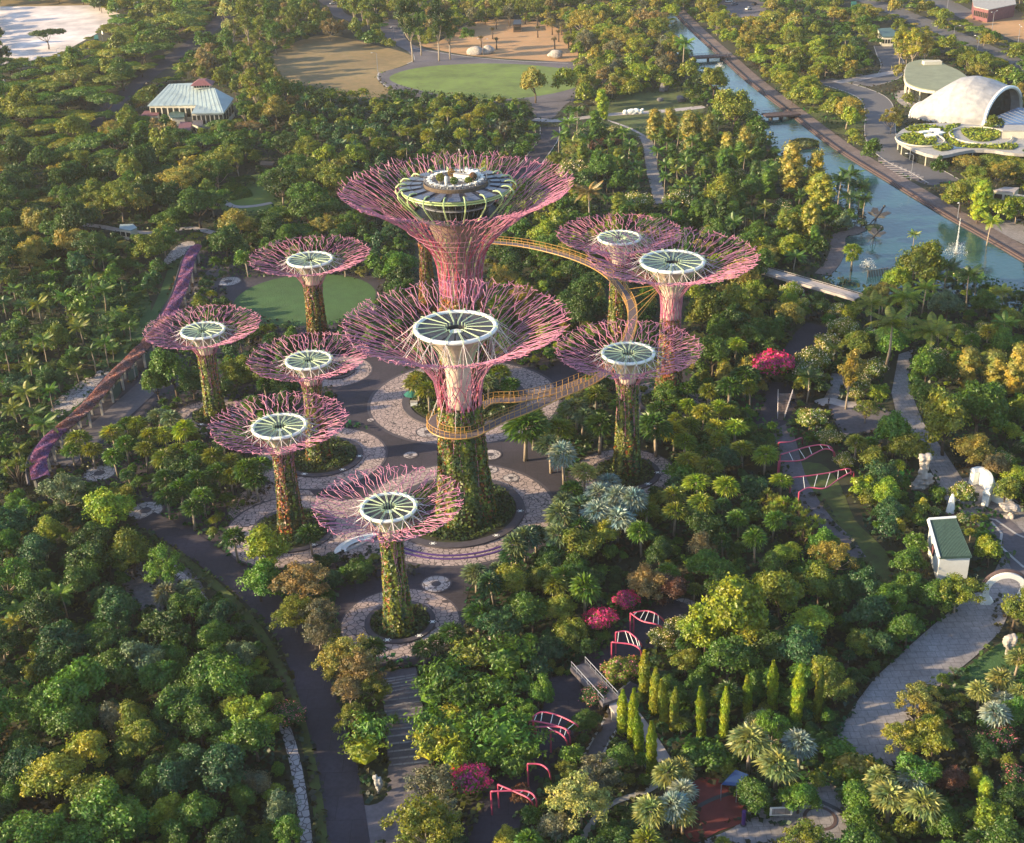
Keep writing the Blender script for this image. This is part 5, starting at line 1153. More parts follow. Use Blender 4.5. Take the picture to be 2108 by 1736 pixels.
# ---- flowered arbour on the left
def arbour():
    line = [(404, 508), (392, 530), (383, 560), (372, 598), (352, 640), (328, 676), (300, 708), (268, 742), (233, 776), (200, 815), (165, 851), (135, 877), (108, 900), (86, 930), (79, 955), (84, 985)]
    z = 4.4; c = spline([G(x, y, z) for x, y in line], 6); c0 = centre(c); c0.z = 0
    t = thing('flowered_arbour', c0, 'long curving arbour whose flat roof is thick with purple and rusty pink flowers', 'arbour')
    n = len(c); W_ = 3.1; nrm = []
    for i in range(n): d = c[min(i+1, n-1)]-c[max(i-1, 0)]; d.z = 0; d.normalize(); q = Vector((-d.y, d.x, 0)); q = q if q.x > 0 else -q; nrm.append(q)
    mb = MB()
    for i in range(n-1):
        a, b, e, f = c[i]-nrm[i]*W_/2-c0, c[i+1]-nrm[i+1]*W_/2-c0, c[i+1]+nrm[i+1]*W_/2-c0, c[i]+nrm[i]*W_/2-c0
        mb.quadpts([a, b, e, f]); dz = Vector((0, 0, -.25)); mb.quadpts([a+dz, f+dz, e+dz, b+dz]); mb.quadpts([a, a+dz, b+dz, b]); mb.quadpts([f, e, e+dz, f+dz])
    mb.build('roof', M['bark'], t)
    for k, (i0, i1, mm, nm) in enumerate(((0, 26, 'purple', 'purple_flowers'), (26, 68, 'rust', 'rusty_flowers'), (68, n-1, 'purple', 'purple_flowers'))):
        N_ = (i1-i0)*520; idx = nr.randint(i0, i1, N_); f = nr.rand(N_); s = nr.uniform(-1, 1, N_); P_ = []
        for a, ff, ss in zip(idx, f, s):
            p = c[a].lerp(c[min(a+1, n-1)], ff)+nrm[a]*ss*(W_/2+.25)-c0; P_.append((p.x, p.y, p.z+.1+.75*(1-abs(ss)**2.5)*(.6+.5*math.sin(a*.9+ff+ss*2))))
        P_ = np.array(P_); V, F = leaf_quads(P_, np.tile([0, 0, 1.], (N_, 1)), .34, 1, .7); o = bpy.data.objects.new(nm, np_mesh(nm, V, F, M[mm])); col.objects.link(o); o.parent = t
        sel = nr.rand(N_) < .4; V, F = leaf_quads(P_[sel]-np.array([0, 0, .1]), np.tile([0, 0, 1.], (sel.sum(), 1)), .4, 1, .7); o = bpy.data.objects.new('leaves', np_mesh('leaves', V, F, M['leaf'])); col.objects.link(o); o.parent = t; o.color = (.06, .07, .025, 1)
    for i in range(3, n, 4):
        for sg in (-1, 1):
            p = c[i]+nrm[i]*sg*(W_/2-.3)-c0; mb = MB(); mb.box((p.x, p.y, 2.1), (.5, .5, 4.2)); mb.build('post', M['conc'], t)
    p2 = [c[i]-nrm[i]*(W_/2+1.0) for i in range(n)]
    mb = MB(); mb.tube([Vector((p.x, p.y, 3.6))-c0 for p in p2], .35, 5); mb.build('side_wall_rail', M['ring'], t)
    EXTRA_MASKS.append([(392, 512), (412, 520), (392, 600), (345, 690), (300, 745), (255, 790), (200, 850), (120, 925), (100, 985), (62, 985), (62, 935), (110, 880), (170, 830), (240, 755), (320, 660), (362, 580)])
    for i in range(0, n, 3): KEEP_OUT.append((c[i].x, c[i].y, 3))
    for i in range(30, 50, 6):     # teal screens between the posts
        p, q = c[i]+nrm[i]*(W_/2-.2)-c0, c[i+3]+nrm[i+3]*(W_/2-.2)-c0; mb = MB(); mb.quadpts([(p.x, p.y, .3), (q.x, q.y, .3), (q.x, q.y, 3.2), (p.x, p.y, 3.2)]); mb.quadpts([(p.x+.08, p.y+.08, 3.2), (q.x+.08, q.y+.08, 3.2), (q.x+.08, q.y+.08, .3), (p.x+.08, p.y+.08, .3)]); mb.build('screen', M['greentile'], t)
arbour()

# ---- pink pergola frames
def pergola(reg, front, back, lab, zf=4.5, legs=True, rung=5):
    def lift(pts):
        out = []
        for i, (x, y) in enumerate(pts): out.append(G(*Z(*reg, x, y), zf if (i < len(pts)-1 or not legs) else .2))
        return out
    A_ = lift(front); c = centre(A_); c.z = 0; t = thing('pergola_frame', c, lab, 'pergola'); rails = []
    for pts in [A_]+([lift(back)] if back else []):
        if legs:      # the last point is the foot: stand it below the bend
            k = pts[-2]; f = pts[-1]; pts[-1] = Vector((f.x, f.y, .1))
        sp = spline(pts, 6); rails.append(sp); mb = MB(); mb.tube([p-c for p in sp], .14, 6); mb.build('rail', M['pink2'], t, True)
    if len(rails) == 2:
        for i in range(rung):
            f = (i+1)/(rung+2); a = rails[0][int(f*(len(rails[0])-1))]; b = rails[1][int(f*(len(rails[1])-1))]; mb = MB(); mb.bar(a-c, b-c, .055, 5); mb.build('rung', M['white'], t)
    for r_ in rails: s = r_[0]-c; mb = MB(); mb.bar((s.x, s.y, 0), s, .16, 6); mb.build('post', M['pink2'], t)
    xs = [Z(*reg, *p) for p in front+(back or [])]; x0, x1, y0, y1 = min(p[0] for p in xs), max(p[0] for p in xs), min(p[1] for p in xs), max(p[1] for p in xs); EXTRA_MASKS.append([(x0, y0), (x1, y0), (x1, y1), (x0, y1)])
pergola(N0, [(605, 1120), (740, 1115), (810, 1080), (890, 1045), (945, 1065), (945, 1120)], [(615, 1080), (700, 1055), (790, 1030), (870, 1020), (930, 1040), (945, 1110)], 'double pink tubular pergola frame on the slope below the frangipanis')
pergola(N0, [(730, 1310), (790, 1282), (890, 1285), (980, 1225), (1060, 1185), (1065, 1215)], [(680, 1222), (800, 1208), (920, 1190), (980, 1175), (1040, 1168), (1050, 1200)], 'long pink tubular pergola frame reaching over the sloping lawn')
pergola(N0, [(605, 1005), (680, 1000), (745, 978), (750, 1010)], None, 'short dark pink curved beam above the double frame')
pergola(Q0, [(925, 1415), (1050, 1410), (1150, 1415), (1200, 1460), (1207, 1552)], [(968, 1372), (1080, 1420), (1170, 1470), (1190, 1552)], 'bright pink hooked pergola frame nearest the camera beside the drive')
pergola(Q0, [(1150, 1245), (1230, 1250), (1280, 1290), (1292, 1345)], None, 'single pink hook beam above the nearest frame')
pergola(Q0, [(1200, 1020), (1340, 1020), (1400, 1055), (1415, 1155)], [(1290, 1038), (1340, 1055), (1385, 1095), (1400, 1155)], 'pink hooked pergola frame right of the bamboo', rung=3)
pergola(Q0, [(1185, 955), (1240, 928), (1340, 950), (1450, 1005), (1455, 1030)], [(1160, 980), (1230, 990), (1320, 1010), (1400, 1040), (1410, 1060)], 'pink pergola frame with white rungs in the lower court')
pergola(Q0, [(1665, 500), (1790, 515), (1842, 550), (1848, 590)], [(1690, 440), (1760, 435), (1830, 490), (1855, 530)], 'pink pergola frame with white rungs below the magenta bougainvilleas')
pergola(Q0, [(1780, 322), (1850, 370), (1950, 395), (2005, 440)], [(1800, 318), (1880, 308), (1950, 335), (2010, 390)], 'pink pergola frame right of the magenta bougainvilleas')
# ---- steps in the stair walk and by the canal
sw = spline([G(x, y) for x, y in ((818, 1392), (826, 1430), (835, 1500), (842, 1582))], 6)
for i in range(1, len(sw)-1):
    d = (sw[i+1]-sw[i-1]).normalized(); q = Vector((-d.y, d.x, 0))*3.0; mb = MB(); mb.box((sw[i].x, sw[i].y, .10), (6.0, .35, .14), math.atan2(q.y, q.x)); structure(mb.build('walk_step', M['paving']))
sa, sb = [G(*Z(1660, 0, x, y)) for x, y in ((1215, 985), (1370, 1100))], [G(*Z(1660, 0, x, y)) for x, y in ((1260, 985), (1500, 1090))]
for i in range(9):
    f = i/8; a = G(*Z(1660, 0, 1215+i*18, 990+i*13)); b = G(*Z(1660, 0, 1285+i*26, 992+i*12)); d = b-a; mb = MB(); mb.box((a.x+d.x/2, a.y+d.y/2, .15), (d.length, .5, .18), math.atan2(d.y, d.x)); structure(mb.build('terrace_step', M['pave_pale']))
# ---- piles in the lake
pl = None
for i in range(13):
    p = G(*Z(1660, 0, 1150+i*10, 1700-i*1.6)); mb = MB(); mb.lathe([(.16, -.2), (.16, 1.9), (.1, 2.1), (.01, 2.12)], 8)
    if pl is None: pl = mb.mesh('mooring_pile', M['bark'])
    o = bpy.data.objects.new('mooring_pile', pl); col.objects.link(o); o.location = p; tag(o, 'dark timber pile in the row at the near edge of the lake', 'pile', 'timber piles along the near edge of the lake')
# ---- lamps
def lamp(p, h, lab, arms=1, rz=0, banner=False, grp='street lamps along the far roads'):
    t = thing('street_lamp', p, lab, 'street lamp', grp, rz); mb = MB(); mb.bar((0, 0, 0), (0, 0, h), .16, 6, .09); mb.build('pole', M['grey'], t)
    for s in ((1,), (1, -1))[arms-1]:
        mb = MB(); mb.tube([(0, 0, h-.1), (s*.8, 0, h+.35), (s*2.2, 0, h+.5)], .07, 5); mb.build('arm', M['grey'], t); mb = MB(); mb.box((s*2.5, 0, h+.48), (.9, .35, .16)); mb.build('lamp_head', M['white'], t)
    if banner: mb = MB(); mb.box((.75, 0, h*.55), (1.1, .08, 2.6)); mb.build('banner', M['white'], t)
LP = [(C0, 1665, 330, 13, 'tall street lamp beside the expressway behind the round green roof'), (C0, 1905, 235, 13, 'street lamp between the expressway lanes'), (C0, 2060, 345, 14, 'tall street lamp at the right edge above the vaulted hall'), (C0, 1820, 330, 8, 'shorter street lamp left of the tall ones'), (C0, 1415, 1105, 9, 'slim lamp beside the service road near the canal'), (C0, 1630, 120, 12, 'street lamp at the head of the expressway'), (C0, 1700, 1350, 6, 'short lamp on the quay promenade'),
      (A0, 205, 470, 9, 'two armed lamp among the flat crowned trees near the sand plot'), (A0, 630, 250, 9, 'lamp with a white banner near the green hoarding'), (A0, 832, 110, 9, 'lamp with a white banner at the top of the avenue'), (A0, 365, 410, 9, 'lamp with a white banner left of the yellow flat crowned tree'), (A0, 727, 160, 9, 'lamp with a white banner between the flat crowned trees'), (A0, 55, 620, 9, 'lamp with a white banner at the left edge'),
      (B0, 878, 340, 8, 'lamp post between the two boulders on the orange field'), (B0, 232, 440, 9, 'thin white pole on the dry field'), (B0, 333, 235, 6, 'short lamp on the drive bend left of the tall trees')]
for i, (reg, x, y, h, lab) in enumerate(LP): lamp(G(*Z(*reg, x, y)), h, lab, 2 if 'two' in lab or i in (1, 2) else 1, i*.7, 'banner' in lab)
# ---- kiosk and parasol, white bench shell, info board, person, cars, canopy
p = G(*Z(830, 680, 445, 765)); t = thing('parasol', p, 'dark green parasol standing on the bed beside the central cracked disc', 'parasol'); mb = MB(); mb.bar((0, 0, 0), (0, 0, 3.0), .06, 6); mb.build('pole', M['grey'], t); mb = MB(); mb.lathe([(2.0, 2.4), (1.0, 3.0), (.01, 3.3)], 8); mb.lathe([(2.0, 2.38), (.01, 3.2)], 8); mb.build('canopy', M['greencl'], t)
p = G(*Z(830, 680, 455, 790)); t = thing('vending_cart', p, 'small white cart under the green parasol', 'cart'); mb = MB(); mb.box((0, 0, .95), (1.6, 1.0, 1.1)); mb.build('body', M['white'], t); mb = MB(); mb.box((0, 0, 1.56), (1.8, 1.2, .1)); mb.build('counter', M['conc'], t)
for s in (-1, 1):
    mb = MB(); mb.lathe([(.3, -.05), (.3, .05)], 12, cap=True); o = mb.build('wheel', M['dark'], t, loc=(s*.5, -.5, .3)); o.rotation_euler = (PI_/2, 0, 0)
zmask(M0, [(405, 690), (490, 690), (490, 800), (410, 800)])
p = G(*Z(830, 680, 110, 1650)); t = thing('bench_shell', p, 'white curved shell bench on the paving left of the nearest supertree', 'bench', rz=.7); mb = MB()
rings = []
for i in range(13):
    a = PI_*i/12; rings.append([(5.2*math.cos(a)*k, 2.6*math.sin(a)*k, h) for k, h in ((1, .1), (1, .9), (.72, 1.0), (.7, .5), (.5, .45))])
for i in range(12):
    for j in range(4): mb.quadpts([rings[i][j], rings[i+1][j], rings[i+1][j+1], rings[i][j+1]])
mb.build('shell', M['white'], t, True); mb = MB(); mb.box((0, .4, .2), (6.5, .8, .4)); mb.build('seat', M['conc'], t); zmask(M0, [(30, 1600), (200, 1590), (200, 1640), (60, 1710)])
p = G(*Z(1660, 1369, 615, 1590)); t = thing('information_board', p, 'white framed board on two posts beside the red floored court', 'sign'); mb = MB(); mb.box((0, 0, 1.7), (3.2, .12, 1.5)); mb.build('panel', M['white'], t); mb = MB(); mb.box((0, -.08, 1.7), (2.6, .04, 1.1)); mb.build('print', M['paving'], t)
for s in (-1, 1): mb = MB(); mb.bar((s*1.4, .1, 0), (s*1.4, .1, 2.4), .06, 5); mb.build('post', M['grey'], t)
zmask(S0, [(570, 1520), (665, 1520), (665, 1600), (575, 1600)])
p = G(*Z(1660, 1369, 388, 1620)); t = thing('purple_post', p, 'short purple banner post at the lower corner of the red court', 'post'); mb = MB(); mb.bar((0, 0, 0), (0, 0, 2.6), .3, 8); mb.build('shaft', MATS['purple_step'], t); mb = MB(); mb.lathe([(.45, 0), (.45, .2), (.3, .25)], 10); mb.build('base', M['ring'], t)
bl = mat('blue_canvas', (.015, .05, .16), .7)
pts = ZP(S0, [(255, 1370), (340, 1280), (420, 1310), (350, 1380)], 3.2); c = centre(pts); c.z = 0; t = thing('blue_canopy', c, 'dark blue canvas canopy between the bushes at the red court', 'canopy'); local(slab(pts, .12), c).build('canvas', bl, t)
for q in pts: mb = MB(); mb.bar((q.x-c.x, q.y-c.y, 0), (q.x-c.x, q.y-c.y, 3.1), .07, 5); mb.build('post', M['grey'], t)
def person(p, rz):
    t = thing('person', p, 'person in dark clothes walking on the pale path by the tiled court', 'person', rz=rz)
    def sk(nm, verts, edges, rad, m, root):
        me = bpy.data.meshes.new(nm); me.from_pydata(verts, edges, []); o = bpy.data.objects.new(nm, me); col.objects.link(o); o.parent = t
        md = o.modifiers.new('skin', 'SKIN'); o.modifiers.new('sub', 'SUBSURF').levels = 1
        for v, r_ in zip(me.skin_vertices[0].data, rad): v.radius = (r_, r_)
        me.skin_vertices[0].data[root].use_root = True; me.materials.append(M[m]); return o
    V = [(0, 0, .95), (0, .01, 1.2), (0, 0, 1.42), (0, 0, 1.5), (0, .02, 1.58), (0, .02, 1.7), (.18, 0, 1.4), (.25, .08, 1.14), (.26, .2, .92), (-.18, 0, 1.4), (-.25, -.06, 1.14), (-.26, -.02, .9),
         (.1, 0, .9), (.11, .2, .5), (.11, .12, .08), (.11, .3, .04), (-.1, 0, .9), (-.11, -.05, .5), (-.11, -.3, .12), (-.11, -.14, .04), (.27, .27, .86), (-.27, .02, .83)]
    E = [(0, 1), (1, 2), (2, 3), (3, 4), (4, 5), (2, 6), (6, 7), (7, 8), (8, 20), (2, 9), (9, 10), (10, 11), (11, 21), (0, 12), (12, 13), (13, 14), (14, 15), (0, 16), (16, 17), (17, 18), (18, 19)]
    Rr = [.14, .12, .15, .055, .09, .09, .06, .045, .035, .06, .045, .035, .095, .065, .045, .035, .095, .065, .045, .035, .03, .03]
    sk('body', V, E, Rr, 'skin', 0)
    sk('shirt', [(0, 0, 1.0), (0, .01, 1.2), (0, 0, 1.42), (.18, 0, 1.41), (.24, .07, 1.18), (-.18, 0, 1.41), (-.24, -.05, 1.18)], [(0, 1), (1, 2), (2, 3), (3, 4), (2, 5), (5, 6)], [.17, .15, .17, .08, .065, .08, .065], 'cloth', 0)
    sk('trousers', [(0, 0, 1.0), (.1, 0, .9), (.11, .2, .5), (.11, .13, .14), (-.1, 0, .9), (-.11, -.05, .5), (-.11, -.28, .17)], [(0, 1), (1, 2), (2, 3), (0, 4), (4, 5), (5, 6)], [.165, .115, .085, .065, .115, .085, .065], 'cloth', 0)
    mb = MB(); mb.lathe([(.098, 1.62), (.108, 1.7), (.085, 1.78), (.01, 1.82)], 12, (0, .0, 0)); mb.build('hair', M['hair'], t, True)
person(G(*Z(1660, 680, 910, 772)), .6)
cm = None
def car(p, rz, m, lab):
    t = thing('parked_car', p, lab, 'car', None, rz); mb = MB()
    sec = [(-2.2, .45, .75), (-2.1, .4, .95), (-1.2, .4, 1.0), (-.8, .4, 1.05), (1.3, .4, 1.05), (2.0, .4, .95), (2.2, .45, .7)]
    for i in range(len(sec)-1):
        (x0, a0, b0), (x1, a1, b1) = sec[i], sec[i+1]
        for y in (-.88, .88): mb.quadpts([(x0, y, a0), (x1, y, a1), (x1, y, b1), (x0, y, b0)])
        mb.quadpts([(x0, -.88, b0), (x1, -.88, b1), (x1, .88, b1), (x0, .88, b0)])
    mb.quadpts([(-2.2, -.88, .45), (-2.2, .88, .45), (-2.2, .88, .75), (-2.2, -.88, .75)]); mb.quadpts([(2.2, -.88, .45), (2.2, .88, .45), (2.2, .88, .7), (2.2, -.88, .7)])
    b_ = mb.build('body', M[m], t); mb = MB(); q = [(-1.5, 1.0), (-.9, 1.48), (.7, 1.5), (1.4, 1.03)]
    for i in range(3): mb.quadpts([(q[i][0], -.76, q[i][1]), (q[i+1][0], -.76, q[i+1][1]), (q[i+1][0], .76, q[i+1][1]), (q[i][0], .76, q[i][1])])
    for y in (-.76, .76): mb.quadpts([(a, y, b) for a, b in q])
    mb.build('window', M['glass'], t); mb = MB(); mb.box((-.1, 0, 1.51), (1.5, 1.3, .04)); mb.build('car_roof', M[m], t)
    for x in (-1.35, 1.35):
        for y in (-.85, .85): mb = MB(); mb.lathe([(.33, -.1), (.33, .1)], 14, cap=True); o = mb.build('wheel', M['dark'], t, loc=(x, y, .33)); o.rotation_euler = (PI_/2, 0, 0)
car(G(*Z(0, 0, 2040, 28)), .5, 'white', 'white car parked at the top of the drive left of the tall trees'); ribbon('drive', [Z(0, 0, 1960, -20), Z(0, 0, 2030, 30), Z(0, 0, 2080, 90), Z(830, 0, 120, 130)], 9, M['asphalt2'], 1, maskw=.6)
for i, (x, y) in enumerate(((300, 15), (335, 32), (420, 60), (455, 30))): car(G(*Z(1660, 0, x, y)), .3+i*.2, ('white', 'grey', 'white', 'dark')[i], ('white', 'silver', 'second white', 'dark')[i]+' car in the northern car park above the canal')
# ================================================================ vegetation
PI = math.pi
LIB = {}
def sph(n, rs):
    P = rs.normal(0, 1, (n, 3)); return P/np.linalg.norm(P, axis=1, keepdims=True)
def ico():
    import bmesh
    bm = bmesh.new(); bmesh.ops.create_icosphere(bm, subdivisions=1, radius=1); V = np.array([v.co[:] for v in bm.verts]); F = np.array([[v.index for v in f.verts] for f in bm.faces]); bm.free(); return V, F
ICO = ico()
def join(parts):
    """parts: list of (V, F quads or tris, material index) -> one mesh's arrays with quads (tris repeat their last vertex as a 4-gon is not allowed)"""
    Vs, Fs, mi, off = [], [], [], 0
    for V, F, m in parts:
        Vs.append(V); Fs += [tuple(int(i)+off for i in f) for f in F]; mi += [m]*len(F); off += len(V)
    return np.concatenate(Vs), Fs, mi
def mesh_from(name, parts, mats):
    V, F, mi = join(parts); me = bpy.data.meshes.new(name); me.from_pydata([tuple(v) for v in V], [], F)
    for m in mats: me.materials.append(m)
    me.polygons.foreach_set('material_index', mi); me.update(); return me
def clumps(cl, n, size, rs, core=.8, asp=1.1, jit=.5, flat=1.0, low=-.35):
    """cl: list of (centre, radius) ; leaves on the clump shells, dark cores inside"""
    C = np.array([c for c, r in cl]); Rr = np.array([r if hasattr(r, '__len__') else (r, r, r*flat) for c, r in cl], float)
    w = Rr[:, 0]**2; idx = rs.choice(len(cl), n, p=w/w.sum()); d = sph(n, rs)
    lo = d[:, 2] < low; d[lo, 2] *= -.6; d /= np.linalg.norm(d, axis=1, keepdims=True)
    rad = (.72+.5*rs.rand(n)**1.3)[:, None]*(1+.14*np.sin(d[:, :1]*7+d[:, 1:2]*5+C[idx][:, :1]*3))
    P = C[idx]+d*Rr[idx]*rad
    ctr = C.mean(0); out = P-ctr; out /= np.linalg.norm(out, axis=1, keepdims=True)+1e-6
    V, F = leaf_quads(P, d*.75+out*.35+np.array([0, 0, .25]), size, asp, jit, rs)
    parts = [(V, F, 0)]
    if core:
        for (c, r), R3 in zip(cl, Rr):
            k = ICO[0]*(1+rs.normal(0, .1, (len(ICO[0]), 1)))*R3*core+np.array(c); parts.append((k, ICO[1], 1))
    return parts
def limb_mesh(paths, mat_, name='trunk', n=6):
    mb = MB()
    for pts, r in paths: mb.tube(pts, r, n)
    return mb.mesh(name, mat_, True)
def tree_limbs(h, base_r, tops, rs, fork=.35, lean=.0):
    """a tapered trunk that forks to the crown clumps"""
    f = Vector((rs.normal(0, lean), rs.normal(0, lean), h*fork)); P = [([Vector((0, 0, -.3)), f*.5+Vector((rs.normal(0, .1), rs.normal(0, .1), 0)), f], [base_r*1.25, base_r*.95, base_r*.8])]
    for t in tops:
        t = Vector(t); m_ = f.lerp(t, .5)+Vector((0, 0, -.08*h)); P.append(([f, m_, t], [base_r*.55, base_r*.35, base_r*.12]))
    return P
LM = [M['leaf'], M['leafc']]
def lib(kind, i, crown_parts, trunk_paths, mats=None, bark='bark', extra=None, dims=(1, 1)):
    LIB.setdefault(kind, []).append(dict(crown=mesh_from('crown', crown_parts, mats or LM), trunk=limb_mesh(trunk_paths, M[bark]) if trunk_paths else None, extra=extra, dims=dims))
def dims(kind, w, h, ch): 
    for v in LIB[kind]: v['dims'] = (w, h, ch)   # crown width, total height, height of the crown's middle
# ---- round broadleaf trees, 10 m wide
for i in range(9):
    rs = np.random.RandomState(100+i); cl = []; lx, ly = rs.uniform(.8, 1.2), rs.uniform(.8, 1.2); nb = rs.randint(3, 6); lob = [(rs.rand()*6.28, rs.uniform(1.2, 2.6), rs.uniform(-1.2, 1.3)) for _ in range(nb)]
    for k in range(34):
        A_, r0, dz = lob[k % nb]; a = rs.rand()*6.28; q = rs.rand()**.6*2.3; x = r0*math.cos(A_)+q*math.cos(a); y = r0*math.sin(A_)+q*math.sin(a); rr = math.hypot(x, y)
        if rr > 4.6: x *= 4.6/rr; y *= 4.6/rr; rr = 4.6
        z = 8.4+dz-2.6*(q/2.3)**2-1.2*(rr/4.5)**2+rs.uniform(-.5, .5); cl.append(((x*lx, y*ly, max(3.2, z)), rs.uniform(.6, 1.5)))
    cl.append(((0, 0, 6.2), (3.1, 3.1, 2.2)))
    lib('broad', i, clumps(cl, 6200, .37, rs, .68, 1.3, .7), tree_limbs(8, .26, [cl[j][0] for j in (0, 4, 9, 14, 19, 25)], rs))
dims('broad', 10, 10.3, 6.6)
# ---- fine leaved, airy trees
for i in range(5):
    rs = np.random.RandomState(200+i); cl = []
    for k in range(40):
        a = k*2.4+rs.rand(); u = (k+.5)/40; rr = 4.0*math.sqrt(u)*rs.uniform(.7, 1.2); z = rs.uniform(5.0, 9.5)-1.6*(rr/4)**2
        cl.append(((rr*math.cos(a), rr*math.sin(a), z), rs.uniform(.6, 1.15)))
    lib('airy', i, clumps(cl, 4600, .30, rs, .45, 1.3, .8), tree_limbs(8, .2, [cl[j][0] for j in range(0, 40, 4)], rs, .3), bark='bark_pale')
dims('airy', 9.5, 10, 6.8)
# ---- wide umbrella crowns
for i in range(5):
    rs = np.random.RandomState(300+i); cl = []
    for k in range(26):
        a = k*2.4+rs.rand(); u = (k+.5)/26; rr = 5.6*math.sqrt(u)*rs.uniform(.85, 1.1); z = 7.6-1.2*(rr/6)**2+rs.uniform(-.35, .35)
        cl.append(((rr*math.cos(a), rr*math.sin(a), z), rs.uniform(1.1, 1.9)))
    lib('umbrella', i, clumps(cl, 3600, .44, rs, .75, 1.2, .45, flat=.5), tree_limbs(7, .24, [cl[j][0] for j in (3, 8, 13, 17, 21, 24)], rs, .45))
dims('umbrella', 14, 8.6, 7.2)
# ---- tall trees with pale bare boles
for i in range(3):
    rs = np.random.RandomState(400+i); cl = []; tops = []
    for k in range(30):
        a = k*2.4+rs.rand(); z = rs.uniform(8.5, 18); rr = rs.uniform(.3, 3.4)*(1.15-abs(z-13)/8)
        cl.append(((rr*math.cos(a), rr*math.sin(a), z), rs.uniform(.8, 1.5)))
    lib('tall', i, clumps(cl, 3000, .42, rs, .6, 1.3, .7), tree_limbs(14, .28, [cl[j][0] for j in range(0, 30, 4)], rs, .4), bark='bark_pale')
dims('tall', 8, 19, 13)
# ---- dense upright egg shaped trees
for i in range(4):
    rs = np.random.RandomState(500+i); cl = []
    for k in range(30):
        a = k*2.4+rs.rand(); z = 1.6+9.6*k/30; env = 2.1*math.sin(min(PI*.93, PI*(.12+.83*k/30)))**.6; rr = env*rs.uniform(.55, .85)
        cl.append(((rr*math.cos(a), rr*math.sin(a), z), rs.uniform(.8, 1.2)))
    for k in range(5): cl.append(((0, 0, 2.5+2*k), 1.5))
    lib('upright', i, clumps(cl, 3000, .34, rs, .82, 1.1, .5), tree_limbs(3, .2, [(0, 0, 4)], rs))
dims('upright', 5.4, 12.4, 6.6)
# ---- slim columns
for i in range(4):
    rs = np.random.RandomState(600+i); n = 2200; z = rs.rand(n)**.9*11.5+.4; env = np.clip(np.minimum(1.15, (12.3-z)*.28+.1), .12, 1.2)*(.85+.3*np.sin(z*3.3+rs.rand()*6)*.4+.15*rs.rand(n)); a = rs.rand(n)*2*PI
    P = np.stack([env*np.cos(a), env*np.sin(a), z], 1); Nn = np.stack([np.cos(a), np.sin(a), -.15*np.ones(n)], 1); V, F = leaf_quads(P, Nn, .42, 1.3, .4, rs)
    mb = MB(); mb.lathe([(.75, .5), (.8, 4), (.78, 8), (.4, 11), (.05, 12)], 10)
    lib('column', i, [(V, F, 0), (np.array(mb.v), mb.f, 1)], [([Vector((0, 0, -.2)), Vector((0, 0, 1)), Vector((0, 0, 11))], [.15, .13, .03])])
dims('column', 2.5, 12.3, 6)
# ---- clipped globes
for i in range(2):
    rs = np.random.RandomState(700+i); d = sph(2200, rs); d[:, 2] = np.abs(d[:, 2]+.15); P = d*np.array([2, 2, 1.9])*(1+.05*rs.rand(2200, 1)); V, F = leaf_quads(P, d, .26, 1, .35, rs)
    lib('globe', i, [(V, F, 0), (ICO[0]*np.array([1.9, 1.9, 1.75]), ICO[1], 1)], None)
dims('globe', 4, 1.9, .9)
# ---- low bushes
for i in range(4):
    rs = np.random.RandomState(800+i); cl = []
    for k in range(9):
        a = k*2.4; rr = 1.5*math.sqrt(k/9); cl.append(((rr*math.cos(a), rr*math.sin(a), rs.uniform(.5, 1.3)), rs.uniform(.6, 1.0)))
    lib('bush', i, clumps(cl, 1000, .36, rs, .85), None)
dims('bush', 4.2, 2.2, .9)
# ---- bamboo clumps: arching feathery culms
for i in range(3):
    rs = np.random.RandomState(900+i); P = []; Nn = []; paths = []
    for k in range(42):
        a = rs.rand()*2*PI; b0 = rs.rand()*.9; L_ = rs.uniform(7, 11); sp = rs.uniform(1.2, 4.2)
        for j in range(62):
            t = .25+.75*j/62; x = b0+sp*t**2.2; z = L_*(t-.42*t**3.2)+rs.normal(0, .18); s_ = .55*(t-.2); P.append((x*math.cos(a)+rs.normal(0, s_), x*math.sin(a)+rs.normal(0, s_), z)); Nn.append((math.cos(a)*.5, math.sin(a)*.5, .8))
        if k % 4 == 0: paths.append(([Vector((b0*math.cos(a), b0*math.sin(a), 0)), Vector(((b0+sp*.15)*math.cos(a), (b0+sp*.15)*math.sin(a), L_*.45)), Vector(((b0+sp*.6)*math.cos(a), (b0+sp*.6)*math.sin(a), L_*.62))], [.07, .06, .04]))
    V, F = leaf_quads(np.array(P), np.array(Nn), .42, 1.7, .6, rs); k0 = ICO[0]*np.array([2.4, 2.4, 2.6])+np.array([0, 0, 3.6])
    lib('bamboo', i, [(V, F, 0), (k0, ICO[1], 1)], paths)
dims('bamboo', 8, 7.6, 4.5)
